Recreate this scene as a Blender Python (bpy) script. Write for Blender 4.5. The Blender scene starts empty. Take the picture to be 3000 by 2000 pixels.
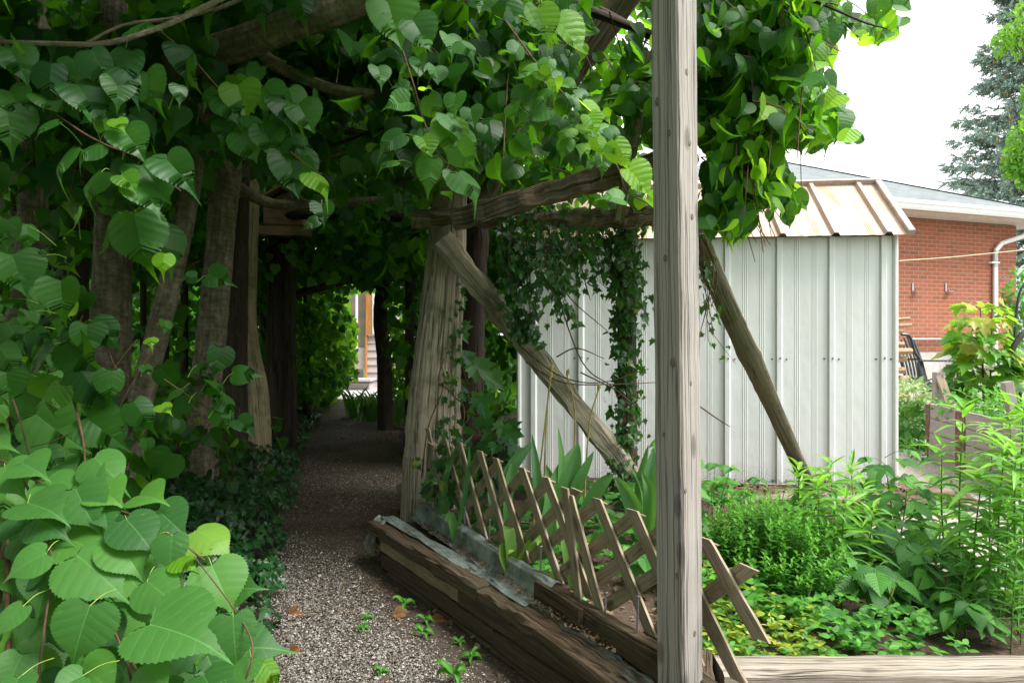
import bpy, math, random
import numpy as np
from mathutils import Vector, noise as mnoise
rng = np.random.default_rng(11)
random.seed(5)
scene = bpy.context.scene
COL = scene.collection
CAMZ = 1.1
A = lambda *v: np.array(v, float)
UP = A(0, 0, 1)

def P(u, v, Y):
    return A((u - 1500) / 2000 * Y, Y, CAMZ - (v - 1000) / 2000 * Y)
def Gd(u, v, z=0.0):
    return P(u, v, (CAMZ - z) * 2000 / (v - 1000))
def proj(p):
    p = np.atleast_2d(p); y = np.maximum(p[:, 1], 1e-3)
    return 1500 + 2000 * p[:, 0] / y, 1000 + 2000 * (CAMZ - p[:, 2]) / y
def nrm(a):
    a = np.asarray(a, float)
    return a / np.maximum(np.linalg.norm(a, axis=-1, keepdims=True), 1e-9)

# ---------------------------------------------------------------- objects
def tag(o, label=None, cat=None, group=None, kind=None):
    if label: o['label'] = label
    if cat: o['category'] = cat
    if group: o['group'] = group
    if kind: o['kind'] = kind
    return o
def empty(name, loc, label, cat, group=None):
    o = bpy.data.objects.new(name, None); COL.objects.link(o)
    o.empty_display_size = .1
    o.location = loc
    return tag(o, label, cat, group)

class Geo:
    """collects vertices, faces, uv and a per-vertex random value into one mesh"""
    def __init__(s):
        s.V = []; s.F = []; s.UV = []; s.R = []; s.M = []; s.n = 0
    def add(s, V, F, uv=None, rnd=0.5, mat=0):
        V = np.asarray(V, float).reshape(-1, 3)
        if uv is None: uv = V[:, :2] + V[:, 2:3] * .37
        s.V.append(V); s.UV.append(np.asarray(uv, float).reshape(-1, 2))
        s.R.append(np.full(len(V), rnd) if np.isscalar(rnd) else np.asarray(rnd, float))
        fl = F if isinstance(F, list) else [F]
        for f in fl:
            f = np.asarray(f, int)
            if f.size: s.F.append(f + s.n); s.M.append(mat)
        s.n += len(V)
    def build(s, name, mats, parent=None, smooth=True, off=None):
        me = bpy.data.meshes.new(name)
        o = bpy.data.objects.new(name, me); COL.objects.link(o)
        if s.n:
            V = np.concatenate(s.V)
            loc = A(0, 0, 0) if off is None else np.asarray(off, float)
            V = V - loc
            UV = np.concatenate(s.UV); R = np.concatenate(s.R)
            L = np.concatenate([f.ravel() for f in s.F])
            cnt = np.concatenate([np.full(len(f), f.shape[1]) for f in s.F])
            mi = np.concatenate([np.full(len(f), m) for f, m in zip(s.F, s.M)])
            me.vertices.add(len(V)); me.vertices.foreach_set('co', V.astype(np.float32).ravel())
            me.loops.add(len(L)); me.loops.foreach_set('vertex_index', L.astype(np.int32))
            me.polygons.add(len(cnt))
            st = np.concatenate([[0], np.cumsum(cnt)[:-1]])
            me.polygons.foreach_set('loop_start', st.astype(np.int32))
            me.polygons.foreach_set('loop_total', cnt.astype(np.int32))
            me.polygons.foreach_set('material_index', mi.astype(np.int32))
            me.polygons.foreach_set('use_smooth', np.full(len(cnt), smooth))
            uvl = me.uv_layers.new(name='UVMap')
            uvl.data.foreach_set('uv', UV[L].astype(np.float32).ravel())
            at = me.attributes.new('rnd', 'FLOAT', 'POINT')
            at.data.foreach_set('value', R.astype(np.float32))
            me.update(calc_edges=True)
            if off is not None and parent is None: o.location = loc
            elif off is not None: o.location = loc - np.array(parent.location)
            elif parent is not None: o.location = -Vector(parent.matrix_basis.translation)
        for m in (mats if isinstance(mats, (list, tuple)) else [mats]): me.materials.append(m)
        if parent is not None: o.parent = parent
        return o

# ---------------------------------------------------------------- shapes
def cat_rom(pts, n):
    pts = np.asarray(pts, float)
    if len(pts) == 2:
        t = np.linspace(0, 1, n)[:, None]; return pts[0] * (1 - t) + pts[1] * t
    q = np.vstack([2 * pts[0] - pts[1], pts, 2 * pts[-1] - pts[-2]])
    seg = len(pts) - 1; out = []
    for t in np.linspace(0, seg, n):
        i = min(int(t), seg - 1); f = t - i
        a, b, c, d = q[i], q[i + 1], q[i + 2], q[i + 3]
        out.append(.5 * (2 * b + (c - a) * f + (2 * a - 5 * b + 4 * c - d) * f * f + (3 * b - a - 3 * c + d) * f ** 3))
    return np.array(out)
def frames(c):
    T = nrm(np.gradient(c, axis=0)); N = np.zeros_like(T)
    a = A(0, 0, 1) if abs(T[0][2]) < .9 else A(0, 1, 0)
    n = nrm(np.cross(T[0], a))
    for i in range(len(T)):
        n = nrm(n - T[i] * np.dot(n, T[i])); N[i] = n
    return T, N, np.cross(T, N)
def ring_quads(n, seg, wrap=True):
    i = np.arange(n - 1)[:, None]; j = np.arange(seg if wrap else seg - 1)[None, :]
    k = (j + 1) % seg if wrap else j + 1
    return np.stack([i * seg + j, i * seg + k, (i + 1) * seg + k, (i + 1) * seg + j], -1).reshape(-1, 4)
def tube(g, pts, rad, seg=8, n=None, rough=0., ridge=0., mat=0, rnd=.5, cap=True, flat=1.0, knobs=()):
    pts = np.asarray(pts, float)
    n = n or (max(4, len(pts) * 4) if len(pts) > 2 else 4)
    c = cat_rom(pts, n)
    r = np.interp(np.linspace(0, 1, n), np.linspace(0, 1, len(rad)), rad) if not np.isscalar(rad) else np.full(n, rad)
    T, N, B = frames(c)
    th = np.arange(seg + 1) / seg * 2 * np.pi
    L = np.concatenate([[0], np.cumsum(np.linalg.norm(np.diff(c, axis=0), axis=1))])
    ph = rng.random(6) * 6.28
    rr = np.ones((n, seg + 1))
    if ridge:
        rr += ridge * (np.sin(th * 5 + ph[0] + L[:, None] * 1.5) * .5 + np.sin(th * 9 + ph[1] - L[:, None] * 2.5) * .35 + np.sin(th * 3 + ph[2] + L[:, None] * .8) * .6)
    if rough:
        w = rng.normal(0, rough, (n, seg + 1)); w[:, -1] = w[:, 0]; rr += w
    for kt, kw, ka in knobs:
        rr += ka * np.exp(-((np.linspace(0, 1, n)[:, None] - kt) / kw) ** 2)
    R = r[:, None] * rr
    V = c[:, None] + R[..., None] * (np.cos(th)[None, :, None] * N[:, None] + flat * np.sin(th)[None, :, None] * B[:, None])
    uv = np.stack([np.broadcast_to(th[None] * r.mean(), (n, seg + 1)), np.broadcast_to(L[:, None], (n, seg + 1))], -1)
    uv = uv + rng.random(2) * 7
    i = np.arange(n - 1)[:, None]; j = np.arange(seg)[None]
    s1 = seg + 1
    F = np.stack([i * s1 + j, i * s1 + j + 1, (i + 1) * s1 + j + 1, (i + 1) * s1 + j], -1).reshape(-1, 4)
    g.add(V.reshape(-1, 3), F, uv.reshape(-1, 2), rnd, mat)
    if cap:
        for e in (0, n - 1):
            ctr = c[e]; Vc = np.vstack([ctr[None], V[e, :seg]])
            uvc = np.vstack([[0, 0], np.stack([np.cos(th[:seg]), np.sin(th[:seg])], -1) * r[e]]) + 3.3
            k = np.arange(seg)
            Fc = np.stack([np.zeros(seg, int), k + 1, (k + 1) % seg + 1], -1)
            if e: Fc = Fc[:, ::-1]
            g.add(Vc, Fc, uvc, rnd, mat)
def beam(g, p0, p1, w, h, side=None, n=2, ch=.12, jit=0., mat=0, rnd=.5, bend=None, twist=0., taper=1.):
    """chamfered rectangular member from p0 to p1; w along side, h along the other normal"""
    p0 = np.asarray(p0, float); p1 = np.asarray(p1, float)
    T = nrm(p1 - p0)
    if side is None: side = np.cross(T, UP) if abs(T[2]) < .95 else A(1, 0, 0)
    S = nrm(side - T * np.dot(side, T)); B = np.cross(S, T)
    c = ch * min(w, h)
    a, b = w / 2, h / 2
    prof = np.array([(-a, -b + c), (-a + c, -b), (a - c, -b), (a, -b + c), (a, b - c), (a - c, b), (-a + c, b), (-a, b - c)])
    per = np.concatenate([[0], np.cumsum(np.linalg.norm(np.diff(np.vstack([prof, prof[:1]]), axis=0), axis=1))])
    prof9 = np.vstack([prof, prof[:1]])
    L = np.linalg.norm(p1 - p0)
    t = np.linspace(0, 1, n)
    ctr = p0 + (p1 - p0) * t[:, None]
    if bend is not None: ctr = ctr + np.asarray(bend, float) * (np.sin(t * np.pi))[:, None]
    V = np.zeros((n, 9, 3))
    sc = 1 + (taper - 1) * t
    J = rng.normal(0, jit, (n, 9, 2)) if jit else np.zeros((n, 9, 2))
    if jit and n > 4:
        J = J * .5 + np.stack([np.roll(J, k, 0) for k in (0, 1, -1)]).mean(0)
    J[:, 8] = J[:, 0]
    tw = twist * t
    for i in range(n):
        q = (prof9 * sc[i] + J[i])
        x = q[:, 0] * math.cos(tw[i]) - q[:, 1] * math.sin(tw[i]); y = q[:, 0] * math.sin(tw[i]) + q[:, 1] * math.cos(tw[i])
        V[i] = ctr[i] + x[:, None] * S + y[:, None] * B
    o = rng.random(2) * 9
    uv = np.stack([np.broadcast_to(per[None], (n, 9)), np.broadcast_to((t * L)[:, None], (n, 9))], -1) + o
    i = np.arange(n - 1)[:, None]; j = np.arange(8)[None]
    F = np.stack([i * 9 + j, i * 9 + j + 1, (i + 1) * 9 + j + 1, (i + 1) * 9 + j], -1).reshape(-1, 4)
    g.add(V.reshape(-1, 3), F, uv.reshape(-1, 2), rnd, mat)
    for e, rev in ((0, True), (n - 1, False)):
        f = np.arange(8)[None]
        g.add(V[e, :8], f[:, ::-1] if rev else f, prof * 1. + o * .5, rnd, mat)
def box(g, c, d, yaw=0., mat=0, rnd=.5, ch=.06):
    c = np.asarray(c, float)
    ax = int(np.argmax(d)); D = [A(math.cos(yaw), math.sin(yaw), 0), A(-math.sin(yaw), math.cos(yaw), 0), UP]
    o = [i for i in range(3) if i != ax]
    beam(g, c - D[ax] * d[ax] / 2, c + D[ax] * d[ax] / 2, d[o[0]], d[o[1]], side=D[o[0]], ch=ch, mat=mat, rnd=rnd)
def sheet(g, fn, nu, nv, mat=0, rnd=.5, uvf=None):
    """fn(s,t)->xyz over unit square arrays"""
    s, t = np.meshgrid(np.linspace(0, 1, nu), np.linspace(0, 1, nv), indexing='ij')
    V = fn(s, t)
    i = np.arange(nu - 1)[:, None]; j = np.arange(nv - 1)[None]
    F = np.stack([i * nv + j, (i + 1) * nv + j, (i + 1) * nv + j + 1, i * nv + j + 1], -1).reshape(-1, 4)
    g.add(V.reshape(-1, 3), F, (V[..., :2] if uvf is None else uvf(s, t)).reshape(-1, 2), rnd, mat)
def lathe(g, c, prof, seg=20, mat=0, axis=2, rnd=.5):
    prof = np.asarray(prof, float); n = len(prof)
    th = np.arange(seg) / seg * 2 * np.pi
    V = np.zeros((n, seg, 3)); o = [i for i in range(3) if i != axis]
    V[..., o[0]] = prof[:, :1] * np.cos(th); V[..., o[1]] = prof[:, :1] * np.sin(th); V[..., axis] = prof[:, 1:]
    V += np.asarray(c, float)
    g.add(V.reshape(-1, 3), ring_quads(n, seg), None, rnd, mat)

def snoise(x, y, s=1.0, seed=0):
    """cheap smooth noise from summed sines, about -1..1"""
    r = np.random.default_rng(seed); out = 0; amp = 1; tot = 0
    for k in range(5):
        for _ in range(3):
            a = r.random() * 6.28; f = s * (1.9 ** k) * (.7 + .6 * r.random()); p = r.random() * 6.28
            out = out + amp * np.sin((x * math.cos(a) + y * math.sin(a)) * f + p)
        tot += amp * 1.7; amp *= .55
    return out / tot

# ---------------------------------------------------------------- leaf templates (base at origin, tip +y, normal +z, length 1)
def pin_leaf(half, slope=.45, nr=2, fold=.12, droop=.25, ruf=.0, freq=7, teeth=0, npt=None, side=0., tip=0.):
    h = np.asarray(half, float)
    if npt:
        d = np.concatenate([[0], np.cumsum(np.linalg.norm(np.diff(h, axis=0), axis=1))]); q = np.linspace(0, d[-1], npt)
        hc = cat_rom(h, 80); dd = np.concatenate([[0], np.cumsum(np.linalg.norm(np.diff(hc, axis=0), axis=1))])
        q = np.linspace(0, dd[-1], npt)
        h = np.stack([np.interp(q, dd, hc[:, 0]), np.interp(q, dd, hc[:, 1])], -1)
    if teeth:
        T = np.gradient(h, axis=0); Nn = nrm(np.stack([T[:, 1], -T[:, 0]], -1))
        k = np.arange(len(h)); a = np.where(k % 2 == 1, teeth, -teeth * .4); a = a * np.clip((len(h) - 1 - k) / (len(h) * .28), 0, 1) ** .8; a[0] = a[-1] = a[1] = 0
        h = h + Nn * a[:, None] + nrm(T) * (a * .8)[:, None]
    h[:, 0] = np.maximum(h[:, 0], 0)
    V = []; UV = []; F = []; base = 0
    for s in (1, -1):
        hh = h.copy()
        if s < 0: hh[:, 0] *= (1 - side * .15)
        M = np.stack([np.zeros(len(hh)), np.clip(hh[:, 1] - slope * hh[:, 0], 0, h[-1, 1])], -1)
        f = np.linspace(0, 1, nr + 1)
        G2 = M[:, None] + f[None, :, None] * (hh - M)[:, None]
        x = G2[..., 0]; y = G2[..., 1]
        z = fold * x - droop * y ** 2 * 1. + ruf * x * np.sin(2 * np.pi * (y - slope * x) * freq) - .25 * x * x
        z = z + tip * np.maximum(y - .6, 0) ** 2 * -3
        V.append(np.stack([s * x, y, z], -1).reshape(-1, 3)); UV.append(np.stack([s * x, y], -1).reshape(-1, 2))
        n = len(hh); i = np.arange(n - 1)[:, None]; j = np.arange(nr)[None]; w = nr + 1
        q = np.stack([i * w + j, i * w + j + 1, (i + 1) * w + j + 1, (i + 1) * w + j], -1).reshape(-1, 4)
        if s < 0: q = q[:, ::-1]
        F.append(q + base); base += n * w
    return np.concatenate(V), np.concatenate(F), np.concatenate(UV)
def fan_leaf(half, ctr=(0, .35), fold=.1, droop=.2, ring=1, wave=.04, waves=5):
    h = np.asarray(half, float)
    out = np.vstack([h, (h * [-1, 1])[-2:0:-1]]); n = len(out); c = np.asarray(ctr, float)
    fr = np.linspace(0, 1, ring + 2)[1:]
    pts = [c[None]] + [c + (out - c) * f for f in fr]
    P2 = np.concatenate(pts)
    x, y = P2[:, 0], P2[:, 1]
    ang = np.arctan2(y, x)
    z = fold * np.abs(x) - droop * y * np.abs(y) + wave * np.hypot(x, y) * np.cos(ang * waves)
    k = np.arange(n); k2 = (k + 1) % n
    F = [np.stack([np.zeros(n, int), k + 1, k2 + 1], -1)]
    Q = []
    for r in range(ring):
        a = 1 + r * n; b = 1 + (r + 1) * n
        Q.append(np.stack([a + k, b + k, b + k2, a + k2], -1))
    if Q: F.append(np.concatenate(Q))
    return np.stack([x, y, z], -1), F, P2

LIN = [(0, .02), (.06, -.05), (.17, -.10), (.31, -.10), (.44, -.01), (.52, .13), (.535, .3), (.5, .46), (.42, .59), (.31, .70), (.19, .79), (.09, .87), (.045, .96), (0, 1.13)]
LIN_S = [(0, .0), (.24, -.09), (.47, .12), (.46, .44), (.24, .76), (0, 1.05)]
RAS = [(0, 0), (.15, .02), (.28, .14), (.35, .3), (.33, .48), (.25, .66), (.13, .84), (0, 1.04)]
LAN = [(0, 0), (.05, .12), (.075, .3), (.075, .5), (.055, .72), (.025, .9), (0, 1.)]
OVA = [(0, 0), (.14, .14), (.22, .36), (.2, .58), (.1, .84), (0, 1.)]
IVY = [(0, .02), (.1, -.12), (.3, -.16), (.24, .05), (.46, .28), (.24, .42), (.17, .62), (0, 1.)]
MAP = [(0, .0), (.1, -.14), (.3, -.22), (.3, -.08), (.55, .0), (.48, .1), (.68, .3), (.5, .3), (.52, .42), (.62, .62), (.44, .56), (.3, .5), (.26, .56), (.3, .76), (.17, .74), (.08, .88), (0, 1.08)]
lin_hi = [pin_leaf(LIN, .5, 4, f, d, .010, 5.5, .022, 54, s, t) for f, d, s, t in ((.10, .18, 1.6, .2), (.32, .45, -.9, .1), (-.12, .3, 1.8, .7), (.5, .12, .4, .35), (.05, .6, 2.2, 0), (.4, .5, -1.2, -.5), (-.2, .1, .6, .9), (.65, .3, 1.2, .3))]
lin_bl = [pin_leaf(LIN, .5, 4, f, d, .006, 5.5, .018, 54, s, t) for f, d, s, t in ((.08, .15, .6, .2), (.16, .25, -.6, .1), (-.05, .25, 1., .4), (.22, .12, 0, .3), (.05, .32, 1, 0), (.3, .2, -.8, .2))]
lin_md = [pin_leaf(LIN, .5, 2, f, d, .02, 4, .016, 22, s, t) for f, d, s, t in ((.12, .2, 1.6, .3), (.38, .48, -.9, 0), (-.15, .3, 1.5, .6), (.55, .1, .9, .4), (.2, .65, 2., -.4), (.7, .3, -1, .5))]
lin_lo = [pin_leaf(LIN_S, .5, 1, f, d) for f, d in ((.12, .2), (.3, .4), (-.06, .3), (.45, .1))]
ras_hi = [pin_leaf(RAS, .55, 3, f, d, .05, 8, .022, 28) for f, d in ((.2, .2), (.3, .4), (.1, .3))]
lan_md = [pin_leaf(LAN, .6, 1, f, d) for f, d in ((.8, .3), (.6, .6), (1., .1), (.5, .9))]
ova_lo = [pin_leaf(OVA, .5, 1, f, d) for f, d in ((.3, .2), (.5, .5), (.1, .1))]
ivy_md = [fan_leaf(IVY, (0, .2), f, d, 1, w, 5) for f, d, w in ((.1, .2, .06), (.2, .35, .05), (-.05, .15, .08))]
map_md = [fan_leaf(MAP, (0, .15), f, d, 1, w, 5) for f, d, w in ((.1, .2, .07), (.25, .4, .05), (-.1, .3, .08), (.35, .15, .06))]

def place(g, tmpls, Pn, T, N, S, rnd=None, mat=0, wid=None):
    Pn = np.atleast_2d(Pn); n = len(Pn)
    if n == 0: return
    T = nrm(np.broadcast_to(T, (n, 3))); N = np.broadcast_to(N, (n, 3))
    X = nrm(np.cross(T, N)); Z = np.cross(X, T)
    S = np.broadcast_to(S, (n,)); rnd = rng.random(n) if rnd is None else np.broadcast_to(rnd, (n,))
    wid = np.ones(n) if wid is None else np.broadcast_to(wid, (n,))
    pick = rng.integers(0, len(tmpls), n)
    for k, tm in enumerate(tmpls):
        m = np.where(pick == k)[0]
        if not len(m): continue
        V, F, UV = tm; nv = len(V)
        W = Pn[m][:, None] + S[m][:, None, None] * (V[None, :, :1] * wid[m][:, None, None] * X[m][:, None] + V[None, :, 1:2] * T[m][:, None] + V[None, :, 2:3] * Z[m][:, None])
        off = (np.arange(len(m)) * nv)[:, None, None]
        FF = [(f[None] + off).reshape(-1, f.shape[1]) for f in (F if isinstance(F, list) else [F])]
        uv = np.broadcast_to(UV[None], (len(m), nv, 2)).copy()
        g.add(W.reshape(-1, 3), FF, uv.reshape(-1, 2), np.repeat(rnd[m], nv), mat)
def rv(n, s=1.): return rng.normal(0, s, (n, 3))
# ---------------------------------------------------------------- materials
def newmat(name):
    m = bpy.data.materials.new(name); m.use_nodes = True
    nt = m.node_tree; nt.nodes.clear()
    out = nt.nodes.new('ShaderNodeOutputMaterial')
    return m, nt, out
class NT:
    def __init__(s, nt): s.nt = nt
    def n(s, t, **k):
        x = s.nt.nodes.new(t)
        for a, b in k.items():
            if a.startswith('i_'):
                key = a[2:]; x.inputs[int(key) if key.isdigit() else key.replace('_', ' ')].default_value = b
            else: setattr(x, a, b)
        return x
    def l(s, a, b): s.nt.links.new(a, b)
    def math(s, op, a, b=None, c=None, clamp=False):
        x = s.nt.nodes.new('ShaderNodeMath'); x.operation = op; x.use_clamp = clamp
        for i, v in enumerate((a, b, c)):
            if v is None: continue
            if hasattr(v, 'links') or hasattr(v, 'is_linked'): s.l(v, x.inputs[i])
            else: x.inputs[i].default_value = v
        return x.outputs[0]
    def mix(s, f, a, b, blend='MIX'):
        x = s.nt.nodes.new('ShaderNodeMix'); x.data_type = 'RGBA'; x.blend_type = blend
        for i, v in ((0, f), (6, a), (7, b)):
            if hasattr(v, 'is_linked'): s.l(v, x.inputs[i])
            else: x.inputs[i].default_value = (v if i == 0 else (*v, 1) if len(v) == 3 else v)
        return x.outputs[2]
    def ramp(s, f, stops, interp='LINEAR'):
        x = s.nt.nodes.new('ShaderNodeValToRGB'); r = x.color_ramp; r.interpolation = interp
        while len(r.elements) < len(stops): r.elements.new(.5)
        for e, (p, c) in zip(r.elements, stops):
            e.position = p; e.color = (*c, 1) if not np.isscalar(c) else (c, c, c, 1)
        s.l(f, x.inputs[0]); return x.outputs[0]
    def noise(s, vec, scale=5, detail=4, rough=.6, dist=0.):
        x = s.n('ShaderNodeTexNoise'); x.inputs['Scale'].default_value = scale; x.inputs['Detail'].default_value = detail
        x.inputs['Roughness'].default_value = rough; x.inputs['Distortion'].default_value = dist
        if vec is not None: s.l(vec, x.inputs['Vector'])
        return x.outputs['Fac']
    def mapping(s, vec, scale=(1, 1, 1), loc=(0, 0, 0), rot=(0, 0, 0)):
        x = s.n('ShaderNodeMapping'); x.inputs['Scale'].default_value = scale; x.inputs['Location'].default_value = loc; x.inputs['Rotation'].default_value = rot
        s.l(vec, x.inputs['Vector']); return x.outputs[0]
    def bump(s, h, strength=.5, dist=.01, normal=None):
        x = s.n('ShaderNodeBump'); x.inputs['Strength'].default_value = strength; x.inputs['Distance'].default_value = dist
        s.l(h, x.inputs['Height'])
        if normal is not None: s.l(normal, x.inputs['Normal'])
        return x.outputs[0]

def leaf_mat(name, c0, c1, c2, tr, rough=.42, spec=.4, vein='pinnate', transl=.38, veinc=.25, nv=5.5, slope=.5, bump=.35, holes=False):
    m, nt, out = newmat(name); k = NT(nt)
    uv = k.n('ShaderNodeUVMap').outputs[0]; sep = k.n('ShaderNodeSeparateXYZ'); k.l(uv, sep.inputs[0])
    x, y = sep.outputs[0], sep.outputs[1]
    rn = k.n('ShaderNodeAttribute', attribute_name='rnd').outputs['Fac']
    ax = k.math('ABSOLUTE', x)
    if vein == 'pinnate':
        yy = k.math('ADD', k.math('SUBTRACT', y, k.math('MULTIPLY', ax, slope)), k.math('MULTIPLY', k.noise(uv, 5, 2), .09))
        w = k.math('FRACT', k.math('ADD', k.math('MULTIPLY', yy, nv), .5))
        d = k.math('ABSOLUTE', k.math('SUBTRACT', w, .5))
        side = k.math('SUBTRACT', 1., k.math('MULTIPLY', d, 22., clamp=True), clamp=True)
        mid = k.math('SUBTRACT', 1., k.math('MULTIPLY', ax, 70., clamp=True), clamp=True)
        vn = k.math('MAXIMUM', k.math('MULTIPLY', side, .6), mid)
        hgt = k.math('ADD', k.math('MULTIPLY', k.math('POWER', d, .5), 1.), k.math('MULTIPLY', k.noise(k.mapping(uv, (1, 1, 1)), 24, 2), .4))
    else:
        an = k.math('ARCTAN2', x, y)
        w = k.math('ABSOLUTE', k.math('SUBTRACT', k.math('FRACT', k.math('ADD', k.math('MULTIPLY', an, .9), .5)), .5))
        vn = k.math('SUBTRACT', 1., k.math('MULTIPLY', w, 16., clamp=True), clamp=True)
        hgt = k.math('ADD', w, k.math('MULTIPLY', k.noise(uv, 14, 2), .4))
    base = k.ramp(rn, [(0, tuple(np.array(c0) * (.7, .75, 1.1))), (.3, c0), (.65, c1), (.95, tuple(np.array(c1) * (1.25, 1.15, .9))), (1, c2)])
    obj = k.n('ShaderNodeTexCoord').outputs['Object']
    blot = k.noise(obj, 13, 3)
    base = k.mix(k.math('MULTIPLY', blot, .5), base, tuple(np.array(c0) * .6))
    spots = k.ramp(k.noise(obj, 90, 2), [(.66, 0.), (.72, 1.)])
    base = k.mix(k.math('MULTIPLY', spots, .35), base, tuple(np.array(c2) * .9))
    lite = tuple(min(1, v * 2.0 + .03) for v in c1)
    col = k.mix(k.math('MULTIPLY', vn, veinc), base, lite)
    geo = k.n('ShaderNodeNewGeometry')
    # underside of a leaf is paler and matt
    col = k.mix(k.math('MULTIPLY', geo.outputs['Backfacing'], .35), col, lite)
    b = k.n('ShaderNodeBsdfPrincipled'); k.l(col, b.inputs['Base Color'])
    b.inputs['Roughness'].default_value = rough; b.inputs['Specular IOR Level'].default_value = spec
    bn = k.bump(hgt, bump, .006); k.l(bn, b.inputs['Normal'])
    tb = k.n('ShaderNodeBsdfTranslucent'); tcol = k.mix(k.math('MULTIPLY', vn, -.0), tuple(tr), tuple(tr))
    trr = k.mix(1., k.mix(k.math('MULTIPLY', vn, .3), tuple(tr), tuple(np.array(tr) * .5)), k.ramp(rn, [(0, .75), (1, 1.15)]), 'MULTIPLY')
    k.l(trr, tb.inputs['Color'])
    ms = k.n('ShaderNodeMixShader'); ms.inputs[0].default_value = transl
    k.l(b.outputs[0], ms.inputs[1]); k.l(tb.outputs[0], ms.inputs[2])
    if holes:
        off = k.n('ShaderNodeVectorMath', operation='ADD'); cx = k.n('ShaderNodeCombineXYZ'); k.l(k.math('MULTIPLY', rn, 60.), cx.inputs[0]); k.l(uv, off.inputs[0]); k.l(cx.outputs[0], off.inputs[1])
        hn_ = k.noise(off.outputs[0], 11, 2, .5)
        brn = k.ramp(hn_, [(.69, 0.), (.72, .8)]); nb = k.mix(brn, col, (.16, .12, .03)); k.l(nb, b.inputs['Base Color'])
        tr_ = k.n('ShaderNodeBsdfTransparent'); m2 = k.n('ShaderNodeMixShader'); k.l(k.math('GREATER_THAN', hn_, .735), m2.inputs[0]); k.l(ms.outputs[0], m2.inputs[1]); k.l(tr_.outputs[0], m2.inputs[2]); ms = m2
    k.l(ms.outputs[0], out.inputs[0])
    return m

def wood_mat(name, dark, mid, light, gu=70, gv=3., crack=.6, rough=.85, knots=.6, moss=None, bump=.8, paint=None, big=1.2):
    m, nt, out = newmat(name); k = NT(nt)
    uv = k.n('ShaderNodeUVMap').outputs[0]; obj = k.n('ShaderNodeTexCoord').outputs['Object']
    wob = k.noise(k.mapping(uv, (6, 2, 1)), 1, 2)
    cmb = k.n('ShaderNodeVectorMath', operation='ADD'); k.l(uv, cmb.inputs[0])
    vv = k.n('ShaderNodeCombineXYZ'); k.l(k.math('MULTIPLY', wob, .004), vv.inputs[0]); k.l(vv.outputs[0], cmb.inputs[1])
    uv2 = cmb.outputs[0]
    vor = k.n('ShaderNodeTexVoronoi', voronoi_dimensions='2D'); vor.inputs['Scale'].default_value = 1; vor.inputs['Randomness'].default_value = 1.
    k.l(k.mapping(uv, (9, 3.4, 1)), vor.inputs['Vector'])
    kn = k.ramp(vor.outputs['Distance'], [(.0, 1.), (.07, .8), (.12, 0.)])
    kring = k.math('MULTIPLY', k.math('SUBTRACT', .35, vor.outputs['Distance'], clamp=True), .012)
    add = k.n('ShaderNodeVectorMath', operation='ADD'); v3 = k.n('ShaderNodeCombineXYZ'); k.l(kring, v3.inputs[0]); k.l(uv2, add.inputs[0]); k.l(v3.outputs[0], add.inputs[1])
    g1 = k.noise(k.mapping(add.outputs[0], (gu, gv, 1)), 1, 7, .7)
    g2 = k.noise(k.mapping(add.outputs[0], (gu * 3.2, gv * 3, 1)), 1, 4, .65)
    cr = k.ramp(k.noise(k.mapping(add.outputs[0], (gu * .45, gv * .35, 1)), 1, 3, .55), [(.475, 0.), (.497, 1.), (.503, 1.), (.52, 0.)])
    grain = k.math('ADD', k.math('MULTIPLY', g1, .65), k.math('MULTIPLY', g2, .35))
    col = k.ramp(grain, [(.32, dark), (.5, mid), (.66, light)])
    col = k.mix(k.math('MULTIPLY', k.noise(obj, big * 3, 3), .5), col, tuple(np.array(mid) * .75))
    if paint:
        pm = k.ramp(k.noise(obj, 22, 5, .7), [(.38, 0.), (.42, 1.)])
        col = k.mix(pm, col, paint)
    col = k.mix(k.math('MULTIPLY', cr, crack), col, tuple(np.array(dark) * .35))
    if knots: col = k.mix(k.math('MULTIPLY', kn, knots), col, tuple(np.array(dark) * .45))
    if moss:
        mm = k.ramp(k.noise(obj, 5, 5, .65), [(.5, 0.), (.64, 1.)])
        col = k.mix(k.math('MULTIPLY', mm, .6), col, moss)
    b = k.n('ShaderNodeBsdfPrincipled'); k.l(col, b.inputs['Base Color']); b.inputs['Roughness'].default_value = rough
    b.inputs['Specular IOR Level'].default_value = .25
    h = k.math('SUBTRACT', grain, k.math('MULTIPLY', cr, .6 * crack))
    k.l(k.bump(h, bump, .008), b.inputs['Normal']); k.l(b.outputs[0], out.inputs[0])
    return m
def bark_mat(name, dark, mid, light, su=18, sv=45, moss=(.06, .09, .03), lic=.5):
    m, nt, out = newmat(name); k = NT(nt)
    uv = k.n('ShaderNodeUVMap').outputs[0]; obj = k.n('ShaderNodeTexCoord').outputs['Object']
    a = k.noise(k.mapping(uv, (su, sv, 1)), 1, 6, .7); c = k.noise(k.mapping(uv, (su * 2, sv * .15, 1)), 1, 5, .6)
    g = k.math('ADD', k.math('MULTIPLY', a, .5), k.math('MULTIPLY', c, .5))
    col = k.ramp(g, [(.35, dark), (.5, mid), (.65, light)])
    pt = k.ramp(k.noise(obj, 9, 5, .7), [(.45, 0.), (.6, 1.)])
    col = k.mix(k.math('MULTIPLY', pt, lic), col, moss)
    b = k.n('ShaderNodeBsdfPrincipled'); k.l(col, b.inputs['Base Color']); b.inputs['Roughness'].default_value = .9
    b.inputs['Specular IOR Level'].default_value = .2
    k.l(k.bump(g, .9, .012), b.inputs['Normal']); k.l(b.outputs[0], out.inputs[0])
    return m
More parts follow.
